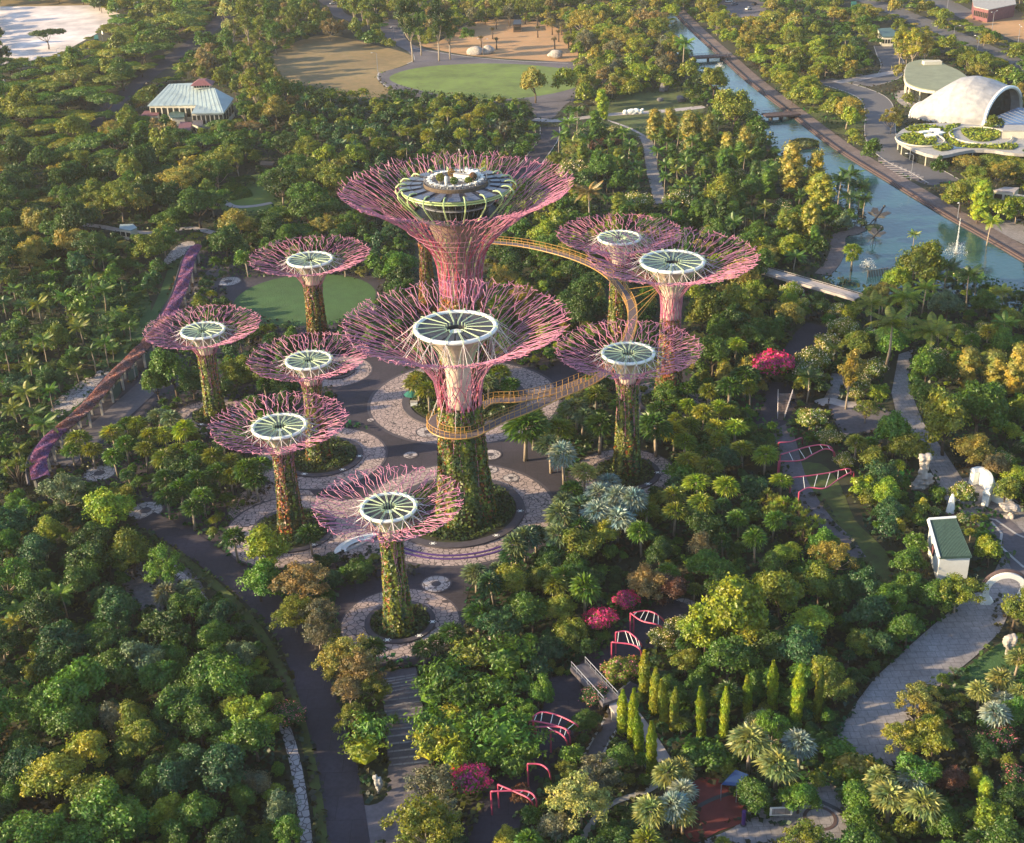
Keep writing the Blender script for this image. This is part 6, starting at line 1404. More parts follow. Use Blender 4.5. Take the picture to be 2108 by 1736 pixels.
# ---- feather palms
def frond(V, F, o, a, L_, rise, droop, w, nseg=17, rs=None, fold=.35):
    ca, sa = math.cos(a), math.sin(a); pts = []
    for j in range(nseg+1):
        t = j/nseg; pts.append((L_*(t-.12*t*t*droop)*1.0, rise*t-droop*t*t*L_*.55))
    for j in range(1, nseg):
        t = j/nseg; x, z = pts[j]; ww = w*math.sin(PI*min(1, .12+.9*t))**.7; x2, z2 = pts[j+1]
        for sg in (-1, 1):
            b = len(V); back = .45*ww
            for (px, py, pz) in ((x, 0, z), (x+(x2-x)*.62, 0, z+(z2-z)*.62), (x+(x2-x)*.5+back, sg*ww, z2-ww*fold), (x+back*.9, sg*ww*.92, z-ww*(fold+.08))):
                V.append((o[0]+px*ca-py*sa, o[1]+px*sa+py*ca, o[2]+pz))
            F.append((b, b+1, b+2, b+3))
for i in range(4):
    rs = np.random.RandomState(1000+i); V, F = [], []; H_ = 7.5; nf = 20
    for k in range(nf):
        t = k/nf; frond(V, F, (0, 0, H_), k*2.4+rs.rand()*.3, rs.uniform(3.4, 4.2), 2.9*(1-t)+.3, .55+.5*t+rs.rand()*.15, .75, rs=rs)
    lib('palm', i, [(np.array(V), F, 0)], [([Vector((0, 0, -.2)), Vector((rs.normal(0, .2), rs.normal(0, .2), 3.5)), Vector((0, 0, H_))], [.22, .16, .13])], bark='bark_pale')
dims('palm', 7.6, 9, 7.4)
# ---- fan palms: pleated round leaves on stalks
def fanleaf(V, F, o, d, r, rs, nseg=9, fold=.18):
    d = Vector(d).normalized(); t = Vector((0, 0, 1)) if abs(d.z) < .92 else Vector((1, 0, 0)); x = d.cross(t).normalized(); y = x.cross(d)
    # leaf blade spreads about direction d, hinge at o; blade plane holds d and x
    n = y; spread = 2.5
    for k in range(nseg):
        a0 = -spread+2*spread*(k+.16)/nseg; a1 = -spread+2*spread*(k+.84)/nseg; am = (a0+a1)/2; b = len(V)
        rr = r*rs.uniform(.88, 1.12)
        p0 = Vector(o); pl = p0+(d*math.cos(a0*.62)+x*math.sin(a0*.62))*rr*.66; pr = p0+(d*math.cos(a1*.62)+x*math.sin(a1*.62))*rr*.66
        pm = p0+(d*math.cos(am*.62)+x*math.sin(am*.62))*rr*1.12-n*rr*.10*abs(am)-Vector((0, 0, rr*.2)); up = n*r*fold*(.6 if k % 2 else -.3)
        V.extend([tuple(p0), tuple(pl-up), tuple(pm), tuple(pr+up)]); F.append((b, b+1, b+2, b+3))
for i in range(4):
    rs = np.random.RandomState(1100+i); V, F = [], []; H_ = 6.2; mb = MB(); nf = 36
    for k in range(nf):
        t = (k+.5)/nf; el = PI/2*.95-t*1.95; a = k*2.4+rs.rand()*.4; d = (math.cos(el)*math.cos(a), math.cos(el)*math.sin(a), math.sin(el)); st = rs.uniform(.9, 1.25)
        o = (d[0]*st, d[1]*st, H_+d[2]*st); fanleaf(V, F, o, d, 1.4, rs, 9); 
    lib('fanpalm', i, [(np.array(V), F, 0)], [([Vector((0, 0, -.2)), Vector((0, 0, 3)), Vector((0, 0, H_+.2))], [.24, .2, .24])], bark='bark_pale')
dims('fanpalm', 5.0, 8.3, 6.2)
# ---- spiky dragon or yucca like heads: narrow leaf bursts
for i in range(3):
    rs = np.random.RandomState(1200+i); V, F = [], []; paths = []
    for q in range(9):
        a = q*2.4; rr = 2.3*math.sqrt(q/9); c0 = Vector((rr*math.cos(a), rr*math.sin(a), 4.2-rr*.45+rs.uniform(-.4, .4))); paths.append(([Vector((0, 0, -.2)), c0*.5+Vector((0, 0, .3)), c0], [.2, .12, .08]))
        for k in range(46):
            d = Vector(sph(1, rs)[0]); d.z = abs(d.z)*.9-.15; d.normalize(); s_ = d.cross(Vector((0, 0, 1))).normalized()*.07; L_ = rs.uniform(.8, 1.25); b = len(V)
            V.extend([tuple(c0-s_), tuple(c0+s_), tuple(c0+d*L_*.6+s_*1.2), tuple(c0+d*L_-Vector((0, 0, .12)))]); F.append((b, b+1, b+2, b+3))
    lib('spiky', i, [(np.array(V), F, 0)], paths)
dims('spiky', 6.5, 5.2, 3.6)
# ---- flowering trees: blossoms are a part of their own
for kind, fm, dens, fs in (('frangipani', 'blossom', 560, .26), ('pinkbush', 'blossom_pink', 620, .24), ('bougain', 'magenta', 2300, .36)):
    for i in range(3):
        rs = np.random.RandomState(1300+i+len(kind)); cl = []
        for k in range(20):
            a = k*2.4+rs.rand(); u = (k+.5)/20; rr = 2.9*math.sqrt(u); cl.append(((rr*math.cos(a), rr*math.sin(a), 4.3-1.5*(rr/3)**2+rs.uniform(-.3, .3)), rs.uniform(.75, 1.15)))
        cl.append(((0, 0, 2.6), (2.3, 2.3, 1.6)))
        parts = clumps(cl, 1500 if kind == 'bougain' else 2200, .36, rs, .82)
        ext = clumps(cl, dens, fs, rs, 0, 1, .6); V, F, _ = ext[0]; V = V*np.array([1.04, 1.04, 1.04])
        ex = np_mesh('blossoms', V, F, M[fm])
        lib(kind, i, parts, tree_limbs(4, .17, [cl[j][0] for j in (0, 4, 9, 14)], rs, .3), extra=ex)
    dims(kind, 7.6, 5.5, 3.5)
# ---- bare or twiggy grey trees
for i in range(3):
    rs = np.random.RandomState(1400+i); paths = []; cl = []
    for k in range(46):
        a = k*2.4; rr = 3.6*math.sqrt((k+.5)/46); t = Vector((rr*math.cos(a), rr*math.sin(a), 7.2-2.4*(rr/3.6)**2+rs.uniform(-.5, .5))); b0 = Vector((0, 0, 1.6+rs.rand())); m_ = b0.lerp(t, .45)+Vector((0, 0, .5)); paths.append(([b0, m_, t], [.09, .05, .02])); cl.append((tuple(t), .7))
        for q in range(2): paths.append(([m_, m_.lerp(t, .6)+Vector(rs.normal(0, .5, 3)), t+Vector(rs.normal(0, .7, 3))], [.04, .025, .012]))
    paths.append(([Vector((0, 0, -.2)), Vector((0, 0, 2.4))], [.28, .18]))
    lib('twiggy', i, clumps(cl, 2600, .27, rs, .35, 1.5, 1.0), paths, bark='bark_pale')
dims('twiggy', 8.2, 8.2, 5.0)

# single meshes for the far trees: crown and trunk in one
for kind in list(LIB):
    for v in LIB[kind]:
        v['far'] = None
def far_mesh(v):
    if v['far'] is None:
        import bmesh
        bm = bmesh.new(); bm.from_mesh(v['crown'])
        if v['trunk']:
            k = len(bm.faces); bm.from_mesh(v['trunk']); bm.faces.ensure_lookup_table()
            for f in bm.faces[k:]: f.material_index = 2
        me = bpy.data.meshes.new('tree'); bm.to_mesh(me); bm.free()
        for m in v['crown'].materials: me.materials.append(m)
        me.materials.append(v['trunk'].materials[0] if v['trunk'] else M['bark']); v['far'] = me
    return v['far']

COL = dict(dark=(.034,.076,.011), mid=(.060,.124,.013), olive=(.138,.166,.017), lime=(.185,.245,.017), yellow=(.225,.235,.026), gold=(.235,.205,.040), brown=(.19,.145,.065), rust=(.14,.065,.035), teal=(.032,.088,.032),
           silver=(.21,.265,.28), pale=(.235,.25,.085), fresh=(.080,.165,.016), grey=(.13,.13,.085), redbrown=(.12,.05,.035), sage=(.10,.145,.08))
CW = dict(dark='dark green', mid='mid green', olive='olive green', lime='lime green', yellow='yellowish', gold='golden', brown='brownish', rust='rust tinged', teal='blue green', silver='silver grey', pale='pale straw green', fresh='bright green', grey='grey green', redbrown='reddish brown', sage='sage green')
KW = dict(broad=('broadleaf_tree', 'round crowned broadleaf tree', 'tree'), airy=('fine_leaved_tree', 'airy fine leaved tree', 'tree'), umbrella=('rain_tree', 'flat crowned tree', 'tree'), tall=('tall_tree', 'tall bare boled tree', 'tree'),
          upright=('upright_tree', 'dense egg shaped tree', 'tree'), column=('mast_tree', 'slim columnar tree', 'tree'), globe=('clipped_bush', 'clipped dome bush', 'bush'), bush=('bush', 'low bush', 'bush'), bamboo=('bamboo_clump', 'arching bamboo clump', 'bamboo'),
          palm=('feather_palm', 'feather palm', 'palm'), fanpalm=('fan_palm', 'fan palm', 'palm'), spiky=('pandan_tree', 'spiky leaved pandan', 'tree'), frangipani=('frangipani_tree', 'white flowered frangipani', 'tree'), pinkbush=('oleander_bush', 'pink flowered bush', 'bush'),
          bougain=('bougainvillea', 'magenta bougainvillea', 'bush'), twiggy=('twiggy_tree', 'twiggy half bare tree', 'tree'))
TREES = []          # (x, y, radius, height, kind, colour, ...)
def place(kind, x, y, w, colour, hs=1.0, z=0.0, group=None, label=None):
    lst = LIB[kind]; v = rnd.choice(lst); W, H, ch = v['dims']; s = w/W
    TREES.append(dict(x=x, y=y, w=w, kind=kind, c=colour, s=s, hs=s*hs, v=v, h=H*s*hs, ch=ch*s*hs, z=z, label=label))
def hero(kind, px, py, pw, colour, hs=1.0, label=None):
    """px, py, pw: crown middle and crown width in frame pixels"""
    v = LIB[kind][0]; W, H, ch = v['dims']; z = 5.0
    for _ in range(6):
        p = G(px, py, z); w = pw*mpp(p); z = ch*w/W*hs
    place(kind, p.x, p.y, w, colour, hs, label=label)
    return w
# ---------------------------------------------------------------- raster of open ground
QS = 4; MW, MH = 2108//QS+40, 1736//QS+40
OPEN = np.zeros((MH, MW), bool)
def raster(poly, arr):
    P = np.array([(p[0]/QS+20, p[1]/QS+20) for p in poly]); x0, y0 = np.floor(P.min(0)).astype(int); x1, y1 = np.ceil(P.max(0)).astype(int)
    x0, y0 = max(x0, 0), max(y0, 0); x1, y1 = min(x1, MW-1), min(y1, MH-1)
    if x1 <= x0 or y1 <= y0: return
    X, Y = np.meshgrid(np.arange(x0, x1+1)+.0, np.arange(y0, y1+1)+.0); ins = np.zeros(X.shape, bool); n = len(P)
    for i in range(n):
        (ax, ay), (bx, by) = P[i], P[(i+1) % n]
        if ay == by: continue
        c = ((ay > Y) != (by > Y)) & (X < (bx-ax)*(Y-ay)/(by-ay)+ax); ins ^= c
    arr[y0:y1+1, x0:x1+1] |= ins
def is_open(x, y):
    i, j = int(y/QS+20), int(x/QS+20)
    return 0 <= i < MH and 0 <= j < MW and OPEN[i, j]
# trees read off enlarged crops of the photograph: kind letter, crown middle x y, crown width, colour
KL = dict(B='broad', A='airy', U='umbrella', T='tall', E='upright', C='column', G='globe', S='bush', M='bamboo', P='palm', F='fanpalm', K='spiky', R='frangipani', I='pinkbush', O='bougain', W='twiggy')
HERO = {
 (0, 0): """T 1420 110 140 pale;T 1500 100 150 olive;T 1445 950 110 olive;A 1100 1090 240 gold;A 730 1200 260 olive;B 1210 1240 270 mid;B 440 780 210 olive;U 680 330 190 yellow;U 280 200 200 dark;B 600 15 150 dark;B -10 200 110 dark;B 10 330 140 dark
  B 1680 680 200 gold;A 1600 510 150 olive;B 920 1500 230 olive;B 860 960 230 dark;U 560 850 250 mid;U 720 1010 260 dark;B 480 1180 130 mid;G 1430 1130 95 fresh;G 1490 1180 95 fresh;G 1440 1203 66 fresh;G 1620 1092 76 mid;G 1697 1092 50 fresh;G 1812 1068 84 lime
  B 1650 1400 190 dark;B 1380 1460 230 dark;S 1720 1300 130 lime;A 1880 900 160 olive;B 1990 950 170 lime;B 180 1330 190 olive;B 330 1330 160 olive;U 640 700 150 mid;U 200 680 260 olive;U 500 560 250 mid;U 640 610 220 mid;U 860 290 250 mid;U 1080 130 250 olive;U 450 440 250 olive;U 380 590 230 dark
  T 1240 440 70 olive;B 1250 250 170 mid;A 1540 290 130 brown;P 1070 925 60 mid;B 980 860 180 olive;U 1220 850 260 mid;B 1060 1010 120 olive""",
 (830, 0): """T 430 100 170 dark;T 485 130 120 mid;T 595 130 140 dark;T 665 140 140 mid;B 790 205 115 fresh;B 1195 500 205 gold;B 1400 480 180 olive;B 1510 570 170 olive;E 1620 640 80 lime;F 140 570 70 olive;F 75 580 60 olive;B 300 270 90 olive;B 190 240 130 mid;A 1480 120 160 gold
  F 70 850 95 yellow;F 180 820 95 olive;F 235 880 95 olive;F 660 690 100 yellow;F 720 750 95 olive;F 790 730 100 gold;F 880 680 120 yellow;F 500 790 95 olive;F 545 840 90 yellow;F 420 810 90 olive;F 740 830 95 yellow;F 310 870 90 olive;K 1000 770 160 grey;F 850 770 90 olive;F 610 770 90 yellow
  B 90 940 190 lime;B 1600 1020 190 mid;A 1440 930 130 gold;R 1420 1040 210 olive;P 1545 1190 230 brown;R 1820 1230 235 olive;R 2070 1225 220 olive;R 1770 1260 120 olive;P 1740 800 120 fresh;P 1770 880 110 fresh;P 1800 960 120 mid;P 1825 1050 110 fresh;P 1700 980 110 mid;P 1530 860 150 mid
  P 1925 850 110 olive;P 1950 930 120 fresh;P 1990 1010 120 fresh;P 2065 1040 120 olive;P 1990 1090 110 fresh;P 2085 1120 110 lime;P 1955 780 100 mid;S 1620 880 120 rust;S 1560 900 120 rust;S 1680 870 100 rust;S 1500 920 120 rust;E 1920 760 90 gold;E 2030 760 95 gold;P 1410 760 150 fresh;P 1340 840 120 mid;P 1450 690 120 mid
  B 365 1620 200 fresh;B 1230 1420 190 lime;B 1330 1360 180 olive;B 1100 1400 170 mid;A 1300 1330 120 yellow;B 1800 540 170 olive;B 1420 100 110 fresh;A 1680 200 170 gold;A 1820 290 170 yellow""",
 (1660, 0): """E 70 790 125 gold;E 180 810 105 gold;E 290 880 90 gold;E 392 880 85 gold;E 690 1030 150 gold;E 820 1050 120 gold;E 865 1180 150 yellow;E 810 1360 130 yellow;P 1040 1060 200 dark;P 1110 1150 170 dark;P 980 1120 170 dark;P 1040 1200 180 dark;P 1130 1230 130 dark;B 1000 1350 130 sage
  P 250 920 115 olive;P 320 940 110 mid;P 395 960 110 olive;P 540 1020 130 fresh;P 340 1350 150 mid;P 400 1320 110 mid;P 460 1300 110 dark;P 520 1260 110 olive;B 700 1490 200 lime;F 510 1490 125 olive;F 1060 1530 105 lime;F 1060 1580 80 lime;P 1435 1430 95 lime;B 1430 1620 300 olive;B 1330 1690 200 lime;P 1640 1640 200 dark;P 1780 1700 200 dark;P 1560 1700 160 mid
  B 240 1180 230 olive;B 450 1150 190 mid;B 1180 900 160 mid;B 1730 1170 210 olive;E 1835 1230 120 lime;P 1900 1360 150 lime;U 1770 980 190 gold;U 1910 980 170 olive;U 2060 1040 120 olive;B 1930 760 140 olive;P 20 270 170 fresh;B 210 490 190 olive;B 60 430 150 olive;B 340 650 240 olive;B 480 780 160 mid;B 290 610 130 lime
  B 700 130 140 gold;U 560 90 160 yellow;A 640 130 110 gold;B 680 330 150 gold;A 840 330 110 lime;A 870 240 110 lime;P 1020 240 110 olive;B 1030 330 130 olive;A 830 510 90 yellow;U 690 580 130 olive;B 1040 460 90 olive;A 1400 600 90 olive;T 1360 240 110 yellow;T 1440 250 110 yellow;T 1510 250 100 gold;B 620 370 150 olive;E 340 210 45 lime;E 490 330 70 lime
  A 1300 720 130 gold;A 1030 660 190 gold;A 1350 430 100 gold;B 1960 510 90 lime;B 2050 560 90 lime;B 1600 1020 130 dark;P 50 1000 130 mid;R 40 1240 110 olive""",
 (0, 680): """F 480 1000 140 olive;F 565 1060 135 olive;F 690 950 140 yellow;F 770 1020 135 mid;F 700 1090 130 mid;F 880 1050 140 olive;F 925 960 140 olive;F 1010 960 140 yellow;F 1135 940 150 lime;F 1000 1090 150 olive;F 1090 1050 140 olive;F 1190 1050 140 mid;F 850 890 130 olive;F 780 890 120 mid;F 1040 850 130 sage;F 970 830 130 sage
  F 1010 1230 150 dark;F 1100 1290 150 mid;F 1200 1240 150 dark;F 1020 1340 150 dark;F 1170 1400 150 dark;F 1240 1330 150 mid;F 1330 1190 150 mid;F 1410 1210 150 olive;F 1500 1180 160 mid;F 1570 1250 150 dark;F 1600 1150 150 mid;F 1420 1120 140 olive;F 1300 1090 140 olive;F 440 1060 120 mid
  B 640 1390 320 lime;B 740 1330 190 yellow;A 390 1300 270 sage;B 800 1650 290 olive;B 1060 560 300 mid;B 960 640 200 mid;B 1180 640 200 dark;B 1440 560 220 olive;B 1580 580 200 olive;B 1380 680 150 dark;P 440 190 110 yellow;P 120 180 130 mid;P 180 500 130 olive;P 350 590 120 mid;P 690 210 130 olive;P 750 190 110 lime;P 80 780 170 olive
  K 100 1150 250 olive;F 1440 1600 150 dark;F 1900 1560 170 dark;B 1640 1640 330 lime;P 250 880 210 mid;P 640 400 150 mid;B 830 430 130 dark;P 160 680 190 olive;P 470 560 110 olive;P 260 580 120 mid;M 500 150 200 fresh;B 180 1420 180 fresh;B 300 1540 230 lime;B 60 1620 200 fresh;P 790 300 130 mid;P 560 440 150 dark""",
 (830, 680): """F 480 640 150 yellow;F 540 690 150 olive;F 470 610 120 yellow;F 560 600 110 olive;F 905 640 130 sage;F 980 590 130 olive;F 1040 640 120 mid;F 1130 900 270 mid;F 1180 880 180 olive;F 1340 920 180 olive;F 1290 1040 180 sage;F 1370 1090 190 silver;F 1450 810 160 sage;F 1480 850 140 sage;F 1590 890 200 dark;F 1400 800 130 mid;F 1570 700 150 olive
  F 1490 1210 150 pale;F 1590 1330 190 silver;F 1560 1430 190 silver;F 1700 1480 190 silver;F 1790 1360 190 silver;F 1690 1340 180 silver;F 1640 1250 150 silver;F 1600 1540 150 silver;F 1470 1390 200 sage;F 1350 1430 200 sage;F 1420 1310 150 mid;F 1380 1370 150 sage
  B 1500 1610 280 olive;B 1620 1570 200 yellow;F 1130 1600 190 sage;F 1080 1640 180 sage;F 1200 1570 160 teal;F 1330 1590 170 sage;F 1050 1690 160 teal;F 1880 1430 150 olive;F 1850 1560 160 mid;F 2050 1320 140 yellow;F 2050 1440 150 olive;F 2050 950 160 yellow;F 1940 900 220 dark;B 1990 700 200 mid;F 1950 580 150 mid;F 1960 800 150 dark;F 1700 790 100 mid
  B 1260 330 130 lime;F 970 150 130 lime;B 1250 420 100 yellow;R 1440 700 120 pale;M 1540 640 140 fresh;B 1400 150 200 dark;B 1500 90 220 dark;B 1580 180 180 dark;E 1250 80 80 lime""",
 (1660, 680): """F 40 690 130 mid;F 170 700 130 olive;F 140 830 150 yellow;F 240 790 130 lime;F 220 920 140 yellow;F 340 920 150 lime;F 385 1040 150 olive;F 240 1010 140 olive;F 520 1085 160 lime;F 120 1270 160 lime;F 280 1275 160 lime;F 130 1390 160 olive;F 60 910 140 olive;F 30 1000 140 lime;F 180 1150 150 olive;F 60 1110 150 yellow;F 620 1240 130 lime;F 40 790 120 lime;F 310 820 120 olive
  K 540 1330 210 olive;K 640 1380 220 lime;K 740 1430 220 olive;K 820 1500 210 lime;K 560 1430 210 olive;K 680 1490 220 mid;K 760 1540 200 olive;K 600 1380 200 yellow
  R 830 480 260 olive;R 900 390 230 olive;R 780 570 200 mid;R 1010 290 220 olive;T 1040 560 190 gold;R 1200 560 190 olive;R 1110 630 170 olive;B 1300 370 240 fresh;B 1160 380 170 mid;P 1540 330 290 olive;P 1290 250 330 olive;P 1400 130 270 lime;P 1190 150 220 yellow;P 1500 60 200 lime;B 1050 200 140 lime;B 660 130 160 lime;B 560 100 110 olive;B 450 220 140 gold;B 1640 160 240 sage
  B 1520 530 250 fresh;B 1490 690 210 mid;E 1770 540 130 gold;E 1940 560 150 gold;E 2060 560 150 gold;B 1640 850 360 olive;B 1830 790 330 mid;B 1780 1010 250 gold;B 1320 940 260 fresh;B 1400 1040 240 olive;B 1225 690 150 lime;W 1140 800 180 olive;R 800 850 210 olive;R 920 970 180 olive;R 1010 1110 160 olive;B 1120 1260 180 lime;B 1260 1310 200 lime;B 1480 1400 130 yellow;B 1580 1310 150 mid;R 1730 1310 190 olive
  B 1340 1520 120 yellow;B 1440 1620 170 fresh;B 1900 1660 210 lime;B 760 640 140 yellow;F 340 410 125 lime;F 400 590 170 dark;O 565 510 270 magenta;B 1720 380 130 lime;B 1840 1000 110 olive;B 1990 400 190 fresh;P 1990 270 200 mid;B 2030 250 190 olive;F 1890 330 110 yellow;F 300 680 160 dark;A 950 1690 240 gold;B 120 1650 200 brown;B 660 1690 190 lime;B 1900 1200 100 lime;B 2000 1290 200 olive;B 1940 1150 200 brown;S 1260 480 100 fresh
  A 1250 80 180 gold;B 350 130 260 olive;B 230 300 200 mid;B 450 330 200 mid;F 1080 1010 130 yellow;B 1170 1100 200 olive;B 2090 850 120 mid""",
 (0, 1369): """B 670 270 200 lime;B 1110 880 340 mid;B 1400 720 360 fresh;B 1420 900 260 olive;B 1560 1080 330 fresh;I 1760 930 250 dark;B 1560 1330 220 grey;B 1740 1500 240 sage;B 1760 1660 220 fresh;B 420 780 420 lime;B 250 900 300 fresh;B 700 680 300 mid;B 1000 440 300 dark;B 900 620 320 sage;B 1340 290 220 teal;B 1150 280 240 mid;F 1010 190 160 grey;F 1150 180 140 sage
  P 90 300 200 lime;P 220 230 190 lime;P 380 200 190 lime;P 90 360 170 yellow;B 230 160 260 mid;B 520 120 260 mid;B 700 950 240 grey;B 500 1150 320 yellow;B 280 1300 380 yellow;B 150 1130 240 fresh;B 420 1000 280 fresh;B 820 1100 300 olive;B 1220 1000 280 mid;B 560 1400 350 olive;B 680 1560 440 lime;B 500 1690 330 lime;B 1080 1330 290 teal;B 930 1350 220 fresh;B 1240 1550 300 mid;B 820 1620 240 fresh;P 350 1570 130 fresh;B 120 1620 200 olive;B 1290 600 250 mid;B 1480 560 200 sage;B 60 1450 200 olive;B 1180 1220 220 teal
  B 590 480 240 lime;B 400 430 190 mid;B 780 1180 220 dark;B 1080 1680 200 mid;B 1580 100 260 fresh;A 1850 110 320 brown;A 1930 330 260 grey;A 1800 300 260 olive;W 1950 450 220 grey;A 2090 600 290 gold""",
 (830, 1369): """A 70 560 300 gold;A 120 660 250 brown;W 60 800 220 brown;M 180 1030 260 fresh;M 150 1160 250 lime;A 80 960 200 olive;M 330 970 80 fresh;A 200 780 200 olive
  F 210 530 150 dark;F 510 560 140 dark;F 690 450 170 dark;F 840 330 190 dark;F 590 500 120 dark;F 830 70 170 sage;F 940 130 170 teal;F 960 50 120 sage;B 1080 120 230 olive;F 1500 180 200 fresh;F 1320 170 150 olive;F 1370 90 160 mid;B 1180 300 280 mid;B 1330 300 230 yellow;B 1400 420 220 olive;B 1080 260 150 mid;O 1600 350 230 magenta;O 1760 240 180 magenta
  M 650 680 280 mid;M 820 560 260 olive;M 1020 600 300 mid;M 560 800 230 fresh;M 760 800 280 mid;M 960 790 260 mid;M 560 980 270 fresh;M 700 1050 300 lime;M 560 1120 260 yellow;M 1000 1050 320 fresh;M 840 960 260 mid;M 1150 1130 260 fresh;M 1050 1230 230 fresh;M 690 1200 260 lime;M 690 920 130 yellow;B 1210 800 190 fresh;M 900 1180 240 fresh
  O 800 1330 280 magenta;A 590 1370 290 grey;A 520 1600 400 olive;A 640 1540 230 grey;A 440 1650 220 olive;A 1480 1420 370 pale;A 1570 1290 280 grey;B 1720 1200 220 mid;I 1570 830 210 dark;B 1500 980 190 mid;I 1720 660 260 olive;R 1980 470 220 olive;R 2080 400 200 olive;B 1430 1190 180 fresh;W 1320 1640 240 grey;B 1170 1570 180 mid;B 1010 1720 200 yellow;B 1130 1430 160 rust
  C 1865 700 64 yellow;C 1925 790 62 yellow;C 1730 930 64 lime;C 1790 960 62 lime;C 1840 1060 62 lime;C 1912 1140 66 lime;C 1996 870 58 yellow;C 2045 900 58 yellow;F 2010 1310 200 pale;F 1900 1540 220 pale;F 2050 1500 200 silver;B 1890 130 260 brown;B 2040 150 230 redbrown""",
 (1660, 1369): """B 330 280 480 lime;B 420 420 300 yellow;B 160 400 300 lime;B 780 380 330 lime;B 620 180 320 olive;B 850 160 260 olive;B 1150 170 240 teal;B 1180 330 260 teal;B 1210 480 230 teal;B 1400 130 230 mid;B 1560 200 240 mid;B 1400 400 230 mid;A 1700 170 280 olive;B 2060 270 250 olive;B 1090 500 200 olive;B 300 600 300 mid;B 900 670 270 olive;B 960 790 220 olive
  C 138 940 66 lime;C 272 920 62 lime;C 424 840 60 lime;C 577 780 66 lime;C 718 830 74 lime;C 850 820 60 olive;B 30 600 200 olive;B 100 720 200 mid;B 500 720 200 mid
  F 430 1100 240 pale;F 590 1230 250 pale;F 740 1130 200 silver;F 1290 1440 240 pale;F 1470 1500 240 pale;F 1230 1340 180 pale;F 1960 730 160 pale;F 1840 800 150 pale;F 1920 920 180 silver;F 1975 850 140 silver;F 2070 600 150 pale;F 2080 820 140 pale;F 20 1290 160 pale;F 40 1420 180 silver;F 20 1560 180 pale;F 1440 1330 160 silver
  A 1480 840 250 gold;A 1370 1070 230 yellow;B 1560 1080 260 olive;I 1960 1080 250 dark;I 2050 1310 210 dark;B 1690 1350 190 redbrown;B 1480 1310 260 fresh;S 990 1180 220 fresh;S 1060 1270 230 gold;S 1180 1290 200 fresh;S 1000 1290 200 lime;S 1110 1370 180 mid;S 900 1130 200 mid;S 120 1210 200 mid;S 250 1230 220 mid;S 200 1160 200 mid;B 450 1440 240 mid;B 730 1430 260 fresh;B 1100 1600 240 fresh;B 1630 1600 250 mid
  E 1820 1330 90 lime;E 1880 1400 100 lime;B 1910 1560 260 lime;E 1990 1600 100 yellow;E 1430 1060 70 lime;R 480 970 200 pale;A 760 1690 260 olive;B 2090 1680 160 lime;K 1720 850 170 yellow;F 1610 720 80 mid;K 1700 690 130 sage;B 1870 1000 150 dark;I 1820 1080 150 dark;B 2020 1230 130 olive;S 1740 950 160 dark;B 1380 1640 180 olive;S 680 1010 130 mid""",
}
for (ox, oy), txt in HERO.items():
    for e in txt.replace('\n', ';').split(';'):
        e = e.split()
        if not e: continue
        x, y = Z(ox, oy, float(e[1]), float(e[2])); w = float(e[3])/2.5095*.8432
        k = KL[e[0]]; cc = e[4]
        if cc == 'magenta': cc = 'olive'
        hh = 1.0
        if (ox, oy) == (0, 1369) and x < 460: cc = {'lime': 'fresh', 'fresh': 'mid', 'olive': 'mid' if len(TREES) % 2 else 'olive'}.get(cc, cc)  # shade of the lower left wood put into its leaf colours
        if k == 'fanpalm': hh = .72; w *= 1.15
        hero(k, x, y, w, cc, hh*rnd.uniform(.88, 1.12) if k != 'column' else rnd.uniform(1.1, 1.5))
NH = len(TREES)
SMASK = []
for S in SUPER:                                # keep the trunks of the supertrees in view
    cx, cy = S['c']; b = proj((cx, cy, 0)); t = proj((cx, cy, S['zd'])); w = S['rb']*1.2/mpp((cx, cy, 0))
    SMASK.append([(b[0]-w, b[1]+w*.5), (b[0]+w, b[1]+w*.5), (t[0]+w*.5, t[1]), (t[0]-w*.5, t[1])])
for p in MASKS+SMASK+EXTRA_MASKS: raster(p, OPEN)
